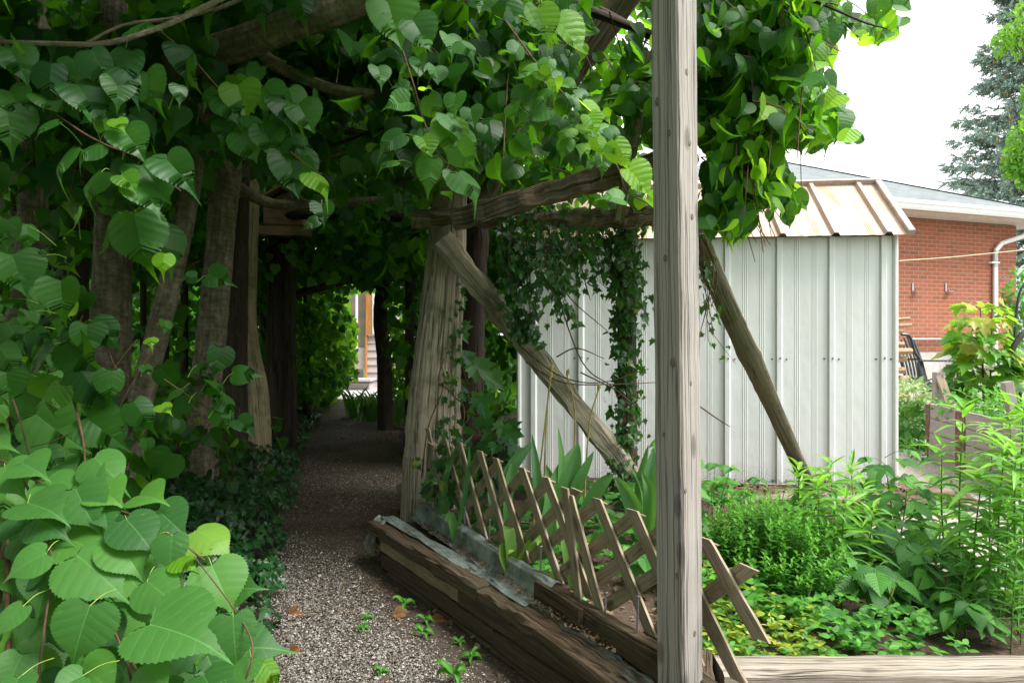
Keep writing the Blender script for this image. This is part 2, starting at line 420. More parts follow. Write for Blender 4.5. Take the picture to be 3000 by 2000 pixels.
def plain(name, c, rough=.6, spec=.4, metal=0., var=.15, bump=0., scale=20, c2=None):
    m, nt, out = newmat(name); k = NT(nt)
    obj = k.n('ShaderNodeTexCoord').outputs['Object']
    n1 = k.noise(obj, scale, 5, .65)
    col = k.mix(k.ramp(n1, [(.35, 0.), (.65, 1.)]), tuple(np.array(c) * (1 - var)), c2 if c2 else tuple(np.minimum(np.array(c) * (1 + var), 1)))
    b = k.n('ShaderNodeBsdfPrincipled'); k.l(col, b.inputs['Base Color']); b.inputs['Roughness'].default_value = rough
    b.inputs['Specular IOR Level'].default_value = spec; b.inputs['Metallic'].default_value = metal
    if bump: k.l(k.bump(n1, bump, .01), b.inputs['Normal'])
    k.l(b.outputs[0], out.inputs[0]); return m

M = {}
G0, G1, G2 = (.022, .085, .012), (.04, .15, .018), (.13, .27, .02)
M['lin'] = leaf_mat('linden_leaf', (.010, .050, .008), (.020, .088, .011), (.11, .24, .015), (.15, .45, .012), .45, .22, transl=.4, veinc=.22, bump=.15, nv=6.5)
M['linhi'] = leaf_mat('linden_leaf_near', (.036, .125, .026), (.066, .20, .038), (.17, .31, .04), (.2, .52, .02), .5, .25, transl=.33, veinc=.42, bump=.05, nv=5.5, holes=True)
M['linmid'] = leaf_mat('linden_leaf_shade', (.014, .066, .013), (.027, .105, .018), (.13, .28, .02), (.17, .5, .012), .42, .3, transl=.33, veinc=.42, bump=.09, nv=5.5, holes=True)  # near leaf copied darker, upper-left shade put into its colour
M['liny'] = leaf_mat('linden_leaf_lime_backlit', (.10, .27, .015), (.15, .36, .02), (.26, .44, .03), (.5, .9, .04), .45, .35, transl=.58, veinc=.3, holes=True)  # lime tone, its brightness also stands in for light through the leaf
M['back'] = leaf_mat('woodland_leaf', (.018, .08, .012), (.035, .13, .016), (.1, .24, .02), (.16, .5, .02), .5, .3, transl=.42, veinc=.1, bump=.1)
M['ivy'] = leaf_mat('ivy_leaf', (.009, .045, .01), (.018, .08, .016), (.06, .15, .03), (.08, .26, .02), .36, .35, 'radial', transl=.15, veinc=.35, bump=.25)
M['ivyhang'] = leaf_mat('ivy_leaf_hanging', (.015, .065, .014), (.03, .11, .02), (.2, .22, .03), (.1, .32, .02), .35, .45, 'radial', transl=.25, veinc=.35, bump=.25)
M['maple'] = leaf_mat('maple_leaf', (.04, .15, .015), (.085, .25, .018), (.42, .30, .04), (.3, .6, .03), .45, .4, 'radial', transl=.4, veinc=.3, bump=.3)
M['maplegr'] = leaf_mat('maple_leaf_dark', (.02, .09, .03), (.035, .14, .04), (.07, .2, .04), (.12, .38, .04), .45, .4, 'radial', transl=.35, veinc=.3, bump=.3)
M['gold'] = leaf_mat('goldenrod_leaf', (.065, .22, .02), (.13, .35, .03), (.26, .5, .04), (.3, .65, .05), .45, .4, nv=3, transl=.35, veinc=.35, bump=.2)
M['rasp'] = leaf_mat('raspberry_leaf', (.035, .15, .02), (.065, .235, .03), (.13, .32, .04), (.2, .5, .04), .5, .35, nv=8, slope=.55, transl=.3, veinc=.2, bump=.3)
M['herb'] = leaf_mat('herb_leaf', (.05, .2, .025), (.09, .30, .03), (.14, .34, .03), (.18, .48, .04), .5, .3, transl=.35, veinc=.1, bump=.1)
M['yel'] = leaf_mat('groundcover_leaf', (.06, .20, .03), (.17, .32, .03), (.52, .50, .07), (.5, .55, .05), .5, .3, transl=.35, veinc=.1, bump=.1)
M['tulip'] = leaf_mat('tulip_leaf', (.07, .21, .06), (.12, .30, .08), (.3, .42, .05), (.22, .5, .06), .4, .45, nv=0.01, transl=.3, veinc=.0, bump=.15)
M['white'] = leaf_mat('variegated_leaf', (.2, .35, .12), (.45, .55, .25), (.6, .65, .4), (.4, .6, .2), .5, .3, transl=.35, veinc=.1, bump=.1)
M['birchl'] = leaf_mat('birch_leaf', (.06, .18, .02), (.1, .28, .03), (.2, .38, .04), (.3, .6, .04), .5, .3, transl=.45, veinc=.1, bump=.1)
M['needle'] = plain('spruce_needle', (.3, .42, .34), .6, .3, var=.4, scale=3, c2=(.42, .54, .48))
M['cone'] = plain('spruce_cone', (.5, .30, .15), .8, .2, var=.3, scale=9)
M['dead'] = plain('dead_leaf', (.16, .075, .03), .8, .2, var=.5, scale=30)
M['litter'] = plain('leaf_litter', (.10, .06, .035), .85, .2, var=.6, scale=30, c2=(.22, .15, .09))
M['stem'] = plain('green_stem', (.09, .2, .03), .5, .4, var=.3)
M['ystem'] = plain('petiole_stem', (.2, .32, .05), .5, .4, var=.25)
M['twig'] = plain('brown_twig', (.09, .05, .03), .8, .2, var=.4)
M['seed'] = plain('seed_stem', (.28, .24, .07), .6, .3, var=.3)
M['rpost'] = wood_mat('weathered_post', (.23, .205, .18), (.36, .33, .30), (.48, .45, .415), 130, 1.8, .7, knots=.75, bump=.9)
M['log'] = wood_mat('cedar_log', (.17, .14, .10), (.42, .36, .275), (.58, .51, .41), 90, 1.5, .95, knots=.6, moss=(.08, .09, .05), bump=1.)
M['beam'] = wood_mat('old_beam', (.07, .05, .034), (.19, .145, .10), (.36, .285, .205), 80, 1.6, .9, knots=.5, moss=(.06, .065, .04), bump=1.)
M['brace'] = wood_mat('brace_log', (.15, .13, .095), (.33, .29, .215), (.47, .43, .33), 80, 2, .7, knots=.3, moss=(.09, .085, .03), bump=1.)
M['pole'] = wood_mat('peeled_pole', (.22, .18, .10), (.44, .37, .22), (.58, .50, .32), 80, 1.2, .8, knots=.6, moss=(.13, .14, .06), bump=.7)
M['slat'] = wood_mat('lattice_slat', (.16, .125, .085), (.33, .265, .19), (.52, .44, .34), 150, 3, .5, knots=.8, moss=(.14, .13, .06), bump=.6)
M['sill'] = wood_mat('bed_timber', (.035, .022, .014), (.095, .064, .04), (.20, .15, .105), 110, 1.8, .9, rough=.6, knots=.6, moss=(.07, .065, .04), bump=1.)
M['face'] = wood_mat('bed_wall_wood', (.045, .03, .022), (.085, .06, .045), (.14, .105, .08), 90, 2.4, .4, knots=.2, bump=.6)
M['edge'] = wood_mat('edging_timber', (.12, .10, .075), (.36, .31, .25), (.52, .47, .4), 120, 1.8, .95, knots=.5, bump=.8)
M['grey'] = wood_mat('grey_painted_board', (.22, .17, .15), (.25, .21, .19), (.3, .26, .24), 60, 3, .4, knots=.2, paint=(.27, .225, .21), bump=.4)
M['redpaint'] = plain('red_brown_paint', (.13, .06, .045), .7, .3, var=.4, bump=.2)
M['pink'] = wood_mat('birdhouse_wood', (.25, .14, .1), (.48, .30, .225), (.56, .38, .30), 50, 3, .3, knots=.4, bump=.4)
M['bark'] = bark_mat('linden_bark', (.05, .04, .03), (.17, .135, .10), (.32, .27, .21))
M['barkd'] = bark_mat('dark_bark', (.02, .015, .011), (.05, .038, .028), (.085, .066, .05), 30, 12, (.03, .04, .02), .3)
M['oldp'] = wood_mat('old_dark_post', (.02, .014, .01), (.05, .036, .026), (.08, .06, .045), 30, 2, .9, bump=1.)
M['logend'] = wood_mat('firewood_wood', (.2, .12, .07), (.38, .26, .16), (.5, .37, .24), 30, 30, .3, knots=0, bump=.3)
M['fbark'] = bark_mat('firewood_bark', (.045, .022, .018), (.11, .055, .042), (.17, .09, .07), 20, 50, (.08, .05, .04), .4)
M['knot'] = wood_mat('knot_wood', (.08, .06, .045), (.19, .155, .12), (.3, .26, .215), 400, 5, .3, knots=0, bump=.4)
M['nail'] = plain('galvanised_nail', (.3, .3, .31), .4, .5, .7, .3, .2, 60)
M['plast'] = plain('plastic_liner', (.11, .125, .11), .45, .35, 0., .3, .5, 11, (.27, .31, .29))
M['chair'] = plain('dark_green_plastic', (.018, .028, .03), .38, .5, 0., .2)
M['meter'] = plain('grey_meter_paint', (.42, .48, .52), .4, .5, 0., .1)
M['black'] = plain('black_rubber', (.012, .012, .013), .45, .5)
M['whitep'] = plain('white_aluminium', (.78, .79, .80), .35, .5, 0., .05)
M['conc'] = plain('concrete', (.42, .40, .37), .9, .2, 0., .15, .3, 8)
M['bracket'] = plain('steel_bracket', (.4, .43, .46), .4, .5, .6)
M['orange'] = wood_mat('cedar_door_post', (.3, .12, .04), (.5, .22, .07), (.6, .3, .1), 30, 2, .3, knots=.4, bump=.3)
M['siding'] = plain('grey_siding', (.44, .38, .38), .7, .3, 0., .1)
M['glass'] = plain('window_glass', (.22, .27, .24), .12, .6, 0., .2, 0, 2.2, (.42, .24, .19))  # reddish reflections are mixed into the pane colour
M['rope'] = plain('yellow_cord', (.6, .5, .3), .7, .3)

def shed_wall_mat():
    m, nt, out = newmat('shed_sheet_metal'); k = NT(nt)
    obj = k.n('ShaderNodeTexCoord').outputs['Object']; sep = k.n('ShaderNodeSeparateXYZ'); k.l(obj, sep.inputs[0])
    n1 = k.noise(k.mapping(obj, (9, 9, 1.2)), 1, 4, .6)
    col = k.mix(n1, (.53, .57, .555), (.62, .65, .64))
    low = k.math('SUBTRACT', 1., k.math('MULTIPLY', sep.outputs[2], 5., clamp=True), clamp=True)
    spk = k.ramp(k.noise(obj, 120, 3, .7), [(.5, 0.), (.6, 1.)])
    col = k.mix(k.math('MULTIPLY', k.math('MULTIPLY', low, spk), .9), col, (.12, .08, .045))
    rs = k.ramp(k.noise(k.mapping(obj, (30, 30, 7)), 1, 4, .7), [(.68, 0.), (.76, 1.)])
    col = k.mix(k.math('MULTIPLY', rs, .35), col, (.42, .3, .18))
    top = k.ramp(k.math('ADD', k.math('MULTIPLY', k.math('SUBTRACT', sep.outputs[2], 1.7), 4., clamp=True), k.math('MULTIPLY', k.noise(obj, 6, 4), .4)), [(.4, 0.), (1., 1.)])
    col = k.mix(k.math('MULTIPLY', top, .25), col, (.4, .42, .36))
    b = k.n('ShaderNodeBsdfPrincipled'); k.l(col, b.inputs['Base Color']); b.inputs['Roughness'].default_value = .42
    k.l(k.bump(k.noise(k.mapping(obj, (4, 4, 2.2)), 1, 3), .35, .03), b.inputs['Normal'])
    k.l(b.outputs[0], out.inputs[0]); return m
M['shed'] = shed_wall_mat()
def shed_roof_mat():
    m, nt, out = newmat('rusty_sheet_roof'); k = NT(nt)
    obj = k.n('ShaderNodeTexCoord').outputs['Object']
    n1 = k.ramp(k.noise(k.mapping(obj, (7, 2.2, 2.2)), 1, 6, .72), [(.42, 0.), (.62, 1.)])
    col = k.mix(n1, (.47, .375, .32), (.42, .24, .13))
    n2 = k.ramp(k.noise(k.mapping(obj, (40, 6, 6)), 1, 3, .7), [(.5, 0.), (.68, 1.)])
    col = k.mix(k.math('MULTIPLY', n2, .3), col, (.53, .46, .41))
    b = k.n('ShaderNodeBsdfPrincipled'); k.l(col, b.inputs['Base Color']); b.inputs['Roughness'].default_value = .55
    k.l(b.outputs[0], out.inputs[0]); return m
M['roof'] = shed_roof_mat()
M['rooftrim'] = plain('roof_trim', (.36, .30, .27), .5, .4, 0., .25, scale=12)
def brick_mat():
    m, nt, out = newmat('red_brick'); k = NT(nt)
    uv = k.n('ShaderNodeUVMap').outputs[0]
    br = k.n('ShaderNodeTexBrick'); k.l(uv, br.inputs['Vector'])
    br.inputs['Scale'].default_value = 1; br.inputs['Brick Width'].default_value = .215; br.inputs['Row Height'].default_value = .0712
    br.inputs['Mortar Size'].default_value = .0055; br.inputs['Mortar Smooth'].default_value = .2; br.inputs['Bias'].default_value = -.25
    br.inputs['Color1'].default_value = (.35, .10, .048, 1); br.inputs['Color2'].default_value = (.19, .07, .036, 1); br.inputs['Mortar'].default_value = (.42, .35, .29, 1)
    col = k.mix(k.math('MULTIPLY', k.noise(uv, 60, 5, .7), .6), br.outputs['Color'], (.26, .085, .045))
    b = k.n('ShaderNodeBsdfPrincipled'); k.l(col, b.inputs['Base Color']); b.inputs['Roughness'].default_value = .9
    h = k.math('ADD', k.math('MULTIPLY', br.outputs['Fac'], -1.), k.math('MULTIPLY', k.noise(uv, 110, 4), .5))
    k.l(k.bump(h, .8, .012), b.inputs['Normal']); k.l(b.outputs[0], out.inputs[0]); return m
M['brick'] = brick_mat()
def shingle_mat():
    m, nt, out = newmat('asphalt_shingle'); k = NT(nt)
    uv = k.n('ShaderNodeUVMap').outputs[0]
    br = k.n('ShaderNodeTexBrick'); k.l(uv, br.inputs['Vector'])
    br.inputs['Scale'].default_value = 1; br.inputs['Brick Width'].default_value = .32; br.inputs['Row Height'].default_value = .14
    br.inputs['Mortar Size'].default_value = .010; br.inputs['Mortar Smooth'].default_value = .3
    br.inputs['Color1'].default_value = (.14, .165, .165, 1); br.inputs['Color2'].default_value = (.085, .10, .105, 1); br.inputs['Mortar'].default_value = (.06, .07, .08, 1)
    col = k.mix(k.math('MULTIPLY', k.noise(uv, 140, 3), .5), br.outputs['Color'], (.22, .24, .24))
    b = k.n('ShaderNodeBsdfPrincipled'); k.l(col, b.inputs['Base Color']); b.inputs['Roughness'].default_value = .95
    k.l(k.bump(k.math('MULTIPLY', br.outputs['Fac'], -1.), .5, .01), b.inputs['Normal']); k.l(b.outputs[0], out.inputs[0]); return m
M['shingle'] = shingle_mat()
def ground_mat(name, c0, c1, speck=None, sp_th=.6, scale=60, big=(.5, .6), c2=None):
    m, nt, out = newmat(name); k = NT(nt)
    obj = k.n('ShaderNodeTexCoord').outputs['Object']
    n1 = k.noise(obj, scale, 6, .75); n2 = k.noise(obj, 1.6, 5, .65)
    col = k.mix(k.ramp(n1, [(.35, 0.), (.65, 1.)]), c0, c1)
    if c2: col = k.mix(k.ramp(n2, [(big[0], 0.), (big[1], 1.)]), col, c2)
    h = n1
    if speck:
        vo = k.n('ShaderNodeTexVoronoi'); vo.inputs['Scale'].default_value = 95; k.l(obj, vo.inputs['Vector'])
        cs = k.n('ShaderNodeSeparateColor'); k.l(vo.outputs['Color'], cs.inputs[0])
        on = k.ramp(k.math('ADD', cs.outputs[0], k.math('MULTIPLY', k.math('SUBTRACT', n2, .5), .8)), [(sp_th, 0.), (sp_th + .03, 1.)])
        on = k.math('MULTIPLY', on, k.ramp(vo.outputs['Distance'], [(.28, 1.), (.42, 0.)]))
        sc = k.mix(cs.outputs[1], speck, tuple(np.array(speck) * .45))
        col = k.mix(on, col, sc); h = k.math('ADD', n1, k.math('MULTIPLY', on, 1.))
    b = k.n('ShaderNodeBsdfPrincipled'); k.l(col, b.inputs['Base Color']); b.inputs['Roughness'].default_value = .92
    b.inputs['Specular IOR Level'].default_value = .2
    k.l(k.bump(h, .7, .01), b.inputs['Normal']); k.l(b.outputs[0], out.inputs[0]); return m
M['soil'] = ground_mat('dark_soil', (.02, .014, .010), (.05, .036, .026), scale=50, c2=(.035, .026, .02))
M['tulipy'] = leaf_mat('tulip_leaf_pale', (.16, .32, .06), (.24, .40, .07), (.4, .45, .06), (.3, .55, .06), .4, .45, nv=0.01, transl=.35, veinc=.0, bump=.15)
M['soilb'] = ground_mat('bed_soil', (.04, .027, .019), (.10, .07, .05), speck=(.3, .25, .2), sp_th=.9, scale=50)
M['mulch'] = ground_mat('bark_mulch', (.05, .032, .022), (.17, .11, .075), scale=45, c2=(.22, .16, .12))
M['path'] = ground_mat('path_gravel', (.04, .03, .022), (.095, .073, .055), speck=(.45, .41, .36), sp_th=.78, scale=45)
M['yard'] = ground_mat('pale_gravel', (.22, .19, .16), (.4, .36, .31), speck=(.75, .71, .66), sp_th=.3, scale=45)
M['grassg'] = ground_mat('lawn_ground', (.04, .09, .02), (.08, .16, .04), scale=30)
M['pebble'] = plain('pebble_stone', (.42, .39, .35), .8, .3, 0., .65, 0, 60, (.78, .75, .70))
def patio_mat():
    m, nt, out = newmat('patio_slab'); k = NT(nt)
    obj = k.n('ShaderNodeTexCoord').outputs['Object']
    br = k.n('ShaderNodeTexBrick'); k.l(obj, br.inputs['Vector']); br.inputs['Scale'].default_value = 1
    br.inputs['Brick Width'].default_value = .4; br.inputs['Row Height'].default_value = .4; br.inputs['Mortar Size'].default_value = .02
    br.inputs['Color1'].default_value = (.55, .53, .52, 1); br.inputs['Color2'].default_value = (.42, .4, .42, 1); br.inputs['Mortar'].default_value = (.15, .14, .12, 1)
    b = k.n('ShaderNodeBsdfPrincipled'); k.l(br.outputs[0], b.inputs['Base Color']); b.inputs['Roughness'].default_value = .8
    k.l(b.outputs[0], out.inputs[0]); return m
M['patio'] = patio_mat()
# ---------------------------------------------------------------- camera, light
cam = bpy.data.cameras.new('camera'); camo = bpy.data.objects.new('camera', cam); COL.objects.link(camo)
camo.location = (0, 0, CAMZ); camo.rotation_euler = (math.radians(90), 0, 0)
cam.lens = 24; cam.sensor_width = 36; cam.clip_start = .05; cam.clip_end = 2000
scene.camera = camo
SUN_EL, SUN_AZ = math.radians(55), math.radians(112)      # azimuth from +Y towards +X
sd = bpy.data.lights.new('sun', 'SUN'); sd.energy = 2.8; sd.angle = math.radians(22); sd.color = (1, .97, .92)
so = bpy.data.objects.new('sun', sd); COL.objects.link(so); so.location = (6, 2, 12)
sdir = Vector((math.sin(SUN_AZ) * math.cos(SUN_EL), math.cos(SUN_AZ) * math.cos(SUN_EL), math.sin(SUN_EL)))
so.rotation_euler = sdir.to_track_quat('Z', 'Y').to_euler()
w = bpy.data.worlds.new('World'); scene.world = w; w.use_nodes = True
nt = w.node_tree; nt.nodes.clear(); k = NT(nt)
sky = nt.nodes.new('ShaderNodeTexSky'); sky.sky_type = 'NISHITA'; sky.sun_disc = False
sky.sun_elevation = SUN_EL; sky.sun_rotation = SUN_AZ; sky.air_density = 1.; sky.dust_density = 3.
cl = k.noise(k.mapping(k.n('ShaderNodeTexCoord').outputs['Generated'], (1, 1, 2.5)), 2.5, 5, .55)
cloud = k.mix(cl, (9.6, 9.7, 9.8), (13.4, 13.5, 13.6))
skc = k.mix(.88, sky.outputs[0], cloud)
bg = nt.nodes.new('ShaderNodeBackground'); bg.inputs[1].default_value = .085; k.l(skc, bg.inputs[0])
wo = nt.nodes.new('ShaderNodeOutputWorld'); k.l(bg.outputs[0], wo.inputs[0])
vs = scene.view_settings; vs.view_transform = 'Standard'; vs.look = 'None'; vs.exposure = 1.42; vs.gamma = 1; vs.use_curve_mapping = False
cy = scene.cycles
cy.max_bounces = 7; cy.diffuse_bounces = 5; cy.glossy_bounces = 2; cy.transmission_bounces = 5; cy.transparent_max_bounces = 6
cy.use_denoising = True; cy.caustics_reflective = False; cy.caustics_refractive = False
cy.sample_clamp_indirect = 6

# ---------------------------------------------------------------- ground
def struct(o, kind='structure'): o['kind'] = kind; return o
PATH_L = [(-.72, 1.0), (-.78, 2.2), (-1.05, 3.14), (-1.43, 4.4), (-2.2, 7.3), (-2.95, 11), (-3.35, 13.2)]
PATH_R = [(.45, 1.0), (.05, 2.2), (-.5, 3.1), (-.88, 5.5), (-1.2, 7.5), (-1.75, 11), (-1.95, 13.2)]
def pathx(y, side):
    a = np.array(PATH_L if side == 'L' else PATH_R); return np.interp(y, a[:, 1], a[:, 0])
g = Geo()
def gf(s, t):
    x = -150 + 300 * s; y = -60 + 360 * t
    return np.stack([x, y, np.full_like(x, -.03)], -1)
sheet(g, gf, 40, 40); struct(g.build('ground', M['grassg']))
g = Geo()
def gf(s, t):
    x = -9 + 10.2 * s; y = -2 + 15.2 * t
    return np.stack([x, y, .0 + .012 * snoise(x, y, 3, 3)], -1)
sheet(g, gf, 90, 120); struct(g.build('soil', M['soil']))
g = Geo()
def gf(s, t):
    y = 1.0 + 12.2 * t ** 1.3; l, r = pathx(y, 'L'), pathx(y, 'R'); l = l + .06 * snoise(y, y * 0, 4, 1) - .05; r = r + .05 * snoise(y, y * 0 + 3, 5, 2)
    x = l + (r - l) * s
    return np.stack([x, y, .02 + .012 * snoise(x, y, 5, 4) - .03 * np.maximum(np.abs(s - .5) * 2 - .8, 0) * 2], -1)
sheet(g, gf, 40, 200); struct(g.build('gravel_path', M['path']))
g = Geo()
def gf(s, t):
    x = -6.5 + 6.4 * s; y = 12.6 + 4.5 * t
    return np.stack([x, y, np.full_like(x, .03)], -1)
sheet(g, gf, 4, 4); struct(g.build('patio', M['patio']))
g = Geo()
def gf(s, t):
    x = 1.2 + 13 * s; y = 1.2 + 14 * t
    return np.stack([x, y, .0 + .01 * snoise(x, y, 3, 8)], -1)
sheet(g, gf, 60, 60); struct(g.build('gravel_yard', M['yard']))
# fence line / raised bed axis
FA, FB = A(-.31, 3.16, 0), A(.255, 2.1, 0)
FD = nrm(FB - FA); FN = A(-FD[1], FD[0], 0)          # FN points away from the path (to the right/back)
if FN[0] < 0: FN = -FN
def fline(s, off=0., z=0.): return FA + FD * s + FN * off + UP * z
def soilz(x, y):
    d = (np.asarray(x) - FA[0]) * FN[0] + (np.asarray(y) - FA[1]) * FN[1]
    k1 = np.clip((x - .6) / .6, 0, 1); k1 = k1 * k1 * (3 - 2 * k1)
    wy = np.where(np.asarray(x) > .47, np.clip((np.asarray(y) - 2.06) / .3, 0, 1), 1.)
    return .07 + .145 * (1 - k1) * wy + .018 * snoise(np.asarray(x), np.asarray(y), 9, 6)
g = Geo()
def gf(s, t):
    y = 4.45 - 2.75 * t
    xl = np.interp(y, [1.7, 2.1, 3.16, 3.7, 4.45], [.5, .28, -.28, -.5, -.5]); xl = np.maximum(xl, np.where(y < 2.05, .5, -9))
    yy = np.maximum(y, 1.98)
    xr = 2.12 + .12 * snoise(y, y * 0, 5, 3)
    x = xl + (xr - xl) * s
    return np.stack([x, yy, soilz(x, yy) - .1 * np.clip((s - .93) / .07, 0, 1)], -1)
sheet(g, gf, 160, 90); struct(g.build('flower_bed_soil', M['soilb']))
g = Geo()
def gf(s, t):
    x = -.6 + 3.7 * s; y = 4.40 + 1.0 * t
    return np.stack([x, y, .045 + .03 * snoise(x, y, 6, 9) - .03 * t + .02 * (1 - t)], -1)
sheet(g, gf, 120, 40); struct(g.build('bark_mulch', M['mulch']))
# pebbles on the near part of the path
def blob(n=1):
    t = (1 + 5 ** .5) / 2
    return np.array([(1, 0, 0), (-1, 0, 0), (0, 1, 0), (0, -1, 0), (0, 0, .7), (0, 0, -.7)], float), np.array([(0, 2, 4), (2, 1, 4), (1, 3, 4), (3, 0, 4), (2, 0, 5), (1, 2, 5), (3, 1, 5), (0, 3, 5)])
def scatter_blobs(g, x, y, z, s, rnd=None):
    V, F = blob(); n = len(x); ang = rng.random(n) * 6.28
    sc = s[:, None] * (.6 + .8 * rng.random((n, 3)))
    W = V[None] * sc[:, None]; W = W + rng.normal(0, .18, W.shape) * s[:, None, None]
    c, s_ = np.cos(ang)[:, None], np.sin(ang)[:, None]
    X = W[..., 0] * c - W[..., 1] * s_; Yv = W[..., 0] * s_ + W[..., 1] * c
    W = np.stack([X + x[:, None], Yv + y[:, None], W[..., 2] + z[:, None]], -1)
    FF = (F[None] + (np.arange(n) * 6)[:, None, None]).reshape(-1, 3)
    g.add(W.reshape(-1, 3), FF, None, np.repeat(rng.random(n), 6))
g = Geo()
n = 95000; y = 1.9 + 7 * rng.random(n) ** 1.9; t = rng.random(n); x = pathx(y, 'L') - .05 + (pathx(y, 'R') - pathx(y, 'L')) * t
dens = snoise(x, y, 3.2, 12) * .3 + 1.05 * np.exp(-(y - 1.9) / 1.5) - np.maximum(t - .62, 0) * 3.4 * (y < 4) - np.maximum(.1 - t, 0) * 4
m_ = rng.random(n) < dens; x, y = x[m_], y[m_]
scatter_blobs(g, x, y, .026 + .004 * rng.random(len(x)), .0017 + .0028 * rng.random(len(x)) ** 1.8 + .004 * (rng.random(len(x)) < .025) * rng.random(len(x)))
# per-stone colour through the attribute
def pebmat():
    m, nt, out = newmat('pebble'); k = NT(nt)
    rn = k.n('ShaderNodeAttribute', attribute_name='rnd').outputs['Fac']
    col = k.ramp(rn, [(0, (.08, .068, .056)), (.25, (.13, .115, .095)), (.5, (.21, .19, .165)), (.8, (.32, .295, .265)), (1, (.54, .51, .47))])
    b = k.n('ShaderNodeBsdfPrincipled'); k.l(col, b.inputs['Base Color']); b.inputs['Roughness'].default_value = .7
    k.l(b.outputs[0], out.inputs[0]); return m
M['peb'] = pebmat()
struct(g.build('gravel', M['peb'], smooth=False), 'stuff')
tag(bpy.data.objects['gravel'], 'pale crushed gravel lying on the shaded garden path', 'gravel')

# ---------------------------------------------------------------- shed
SH0, SH1 = A(.06, 5.34, 0), A(2.83, 5.05, 0)       # front foot line, left to right
sd_ = nrm(SH1 - SH0); sn_ = A(sd_[1], -sd_[0], 0)       # outward to the camera
if sn_[1] > 0: sn_ = -sn_
LS = np.linalg.norm(SH1 - SH0); SHZ = 1.88
shed = empty('garden_shed', SH0, 'pale green ribbed sheet metal garden shed with a rusty tan roof behind the timber braces', 'shed')
def profile(L, ribs, rh=.02, rw=.046, beads=True):
    xs = [(0, 0)]
    ev = []
    for r in ribs:
        ev += [(r - rw / 2 - .008, 0), (r - rw / 2, rh), (r + rw / 2 - .014, rh), (r + rw / 2, 0)]
        for bb in (.126, .252):
            for q in (-.014, 0, .014):
                c0 = r + bb + q
                if beads: ev += [(c0 - .005, 0), (c0 - .002, .0022), (c0 + .002, .0022), (c0 + .005, 0)]
    ev = [e for e in ev if 0.005 < e[0] < L - .005]
    return np.array(xs + ev + [(L, 0)])
ribs = [(G_ - 0) for G_ in np.arange(.155, LS, .3785)]
# rib positions chosen so the right-hand ribs fall where they stand in the photo
ribs = []
for u in (2589, 2437, 2284, 2132, 1980, 1838, 1704, 1565):
    q = (u - 1500) / 2000; s = (q * SH0[1] - SH0[0]) / (sd_[0] - q * sd_[1]); ribs.append(s)
ribs = sorted([r for r in ribs if r > .03])
def ribbed(g, p0, d, nrm_, pr, bot, top, mat=0, topoff=A(0, 0, 0), flip=False):
    V = np.array([[p0 + d * a + nrm_ * b + UP * bot, p0 + d * a + nrm_ * b + UP * top + topoff] for a, b in pr])
    n = len(pr); i = np.arange(n - 1)
    F = np.stack([i * 2, i * 2 + 2, i * 2 + 3, i * 2 + 1], -1)
    g.add(V.reshape(-1, 3), F[:, ::-1] if flip else F, None, .5, mat)
g = Geo(); pr = profile(LS, ribs)
ribbed(g, SH0, sd_, sn_, pr, .03, SHZ)
side_back = A(-sd_[1], sd_[0], 0)
prs = profile(2.4, np.arange(.2, 2.4, .3785))
ribbed(g, SH1, side_back, sd_, prs, .03, SHZ); ribbed(g, SH0, side_back, -sd_, prs, .03, SHZ)
ribbed(g, SH0 + side_back * 2.4, sd_, -sn_, profile(LS, ribs), .03, SHZ)
g.build('wall', M['shed'], shed, smooth=False)
g = Geo()
box(g, SH1 + sn_ * .004 + sd_ * .004 + UP * (SHZ / 2 + .01), (.035, .035, SHZ - .02), math.atan2(sd_[1], sd_[0]), ch=.3); g.build('corner_trim', M['shed'], shed, smooth=False); g = Geo()
box(g, SH0 + sn_ * .004 - sd_ * .004 + UP * (SHZ / 2 + .01), (.035, .035, SHZ - .02), math.atan2(sd_[1], sd_[0]), ch=.3)
g.build('corner_trim', M['shed'], shed, smooth=False)
g = Geo(); c = (SH0 + SH1) / 2; box(g, c + UP * .02 + sn_ * .012, (LS + .06, .05, .035), math.atan2(sd_[1], sd_[0]))
g.build('base_rail', M['nail'], shed)
SCR = plain('dark_screw', (.10, .09, .08), .5, .4, .3)
for r in ribs:
    for dx in (-.055, 0, .05):
        p = SH0 + sd_ * (r + dx) + sn_ * (.022 if dx == 0 else .002) + UP * (.97 + .004 * rng.normal())
        g = Geo(); lathe(g, p, [(0, -.006), (.006, -.005), (.007, .0), (.0, .004)], 8, axis=1); g.build('screw', SCR, shed)
    for dx in (-.05, .05):
        p = SH0 + sd_ * (r + dx) + sn_ * .003 + UP * .055
        g = Geo(); lathe(g, p, [(0, -.006), (.007, -.005), (.008, .0), (.0, .004)], 8, axis=1); g.build('screw', SCR, shed)
# roof: steep lower slope then nearly flat top, both ribbed, seen from below the eave
EO = .10; TH, TB = .50, .58                                  # overhang, rise and run of the lower slope
e0 = SH0 - sd_ * .12 + sn_ * EO + UP * (SHZ - .005); LR = LS + .2
rr = [r + .12 for r in ribs]
g = Geo(); prr = profile(LR, rr, .022, .05)
slope = (-sn_) * TB + UP * TH; sl_n = nrm(np.cross(sd_, slope)); sl_n = sl_n if sl_n[2] > 0 else -sl_n
V = np.array([[e0 + sd_ * a + sl_n * b, e0 + sd_ * a + sl_n * b + slope, e0 + sd_ * a + sl_n * b + slope - sn_ * .55 + UP * .06] for a, b in prr])
n = len(prr); i = np.arange(n - 1)
for q in (0, 1):
    g.add(V.reshape(-1, 3), np.stack([i * 3 + q, i * 3 + 3 + q, i * 3 + 4 + q, i * 3 + 1 + q], -1), None)
back = e0 - sn_ * (2.4 + 2 * EO)
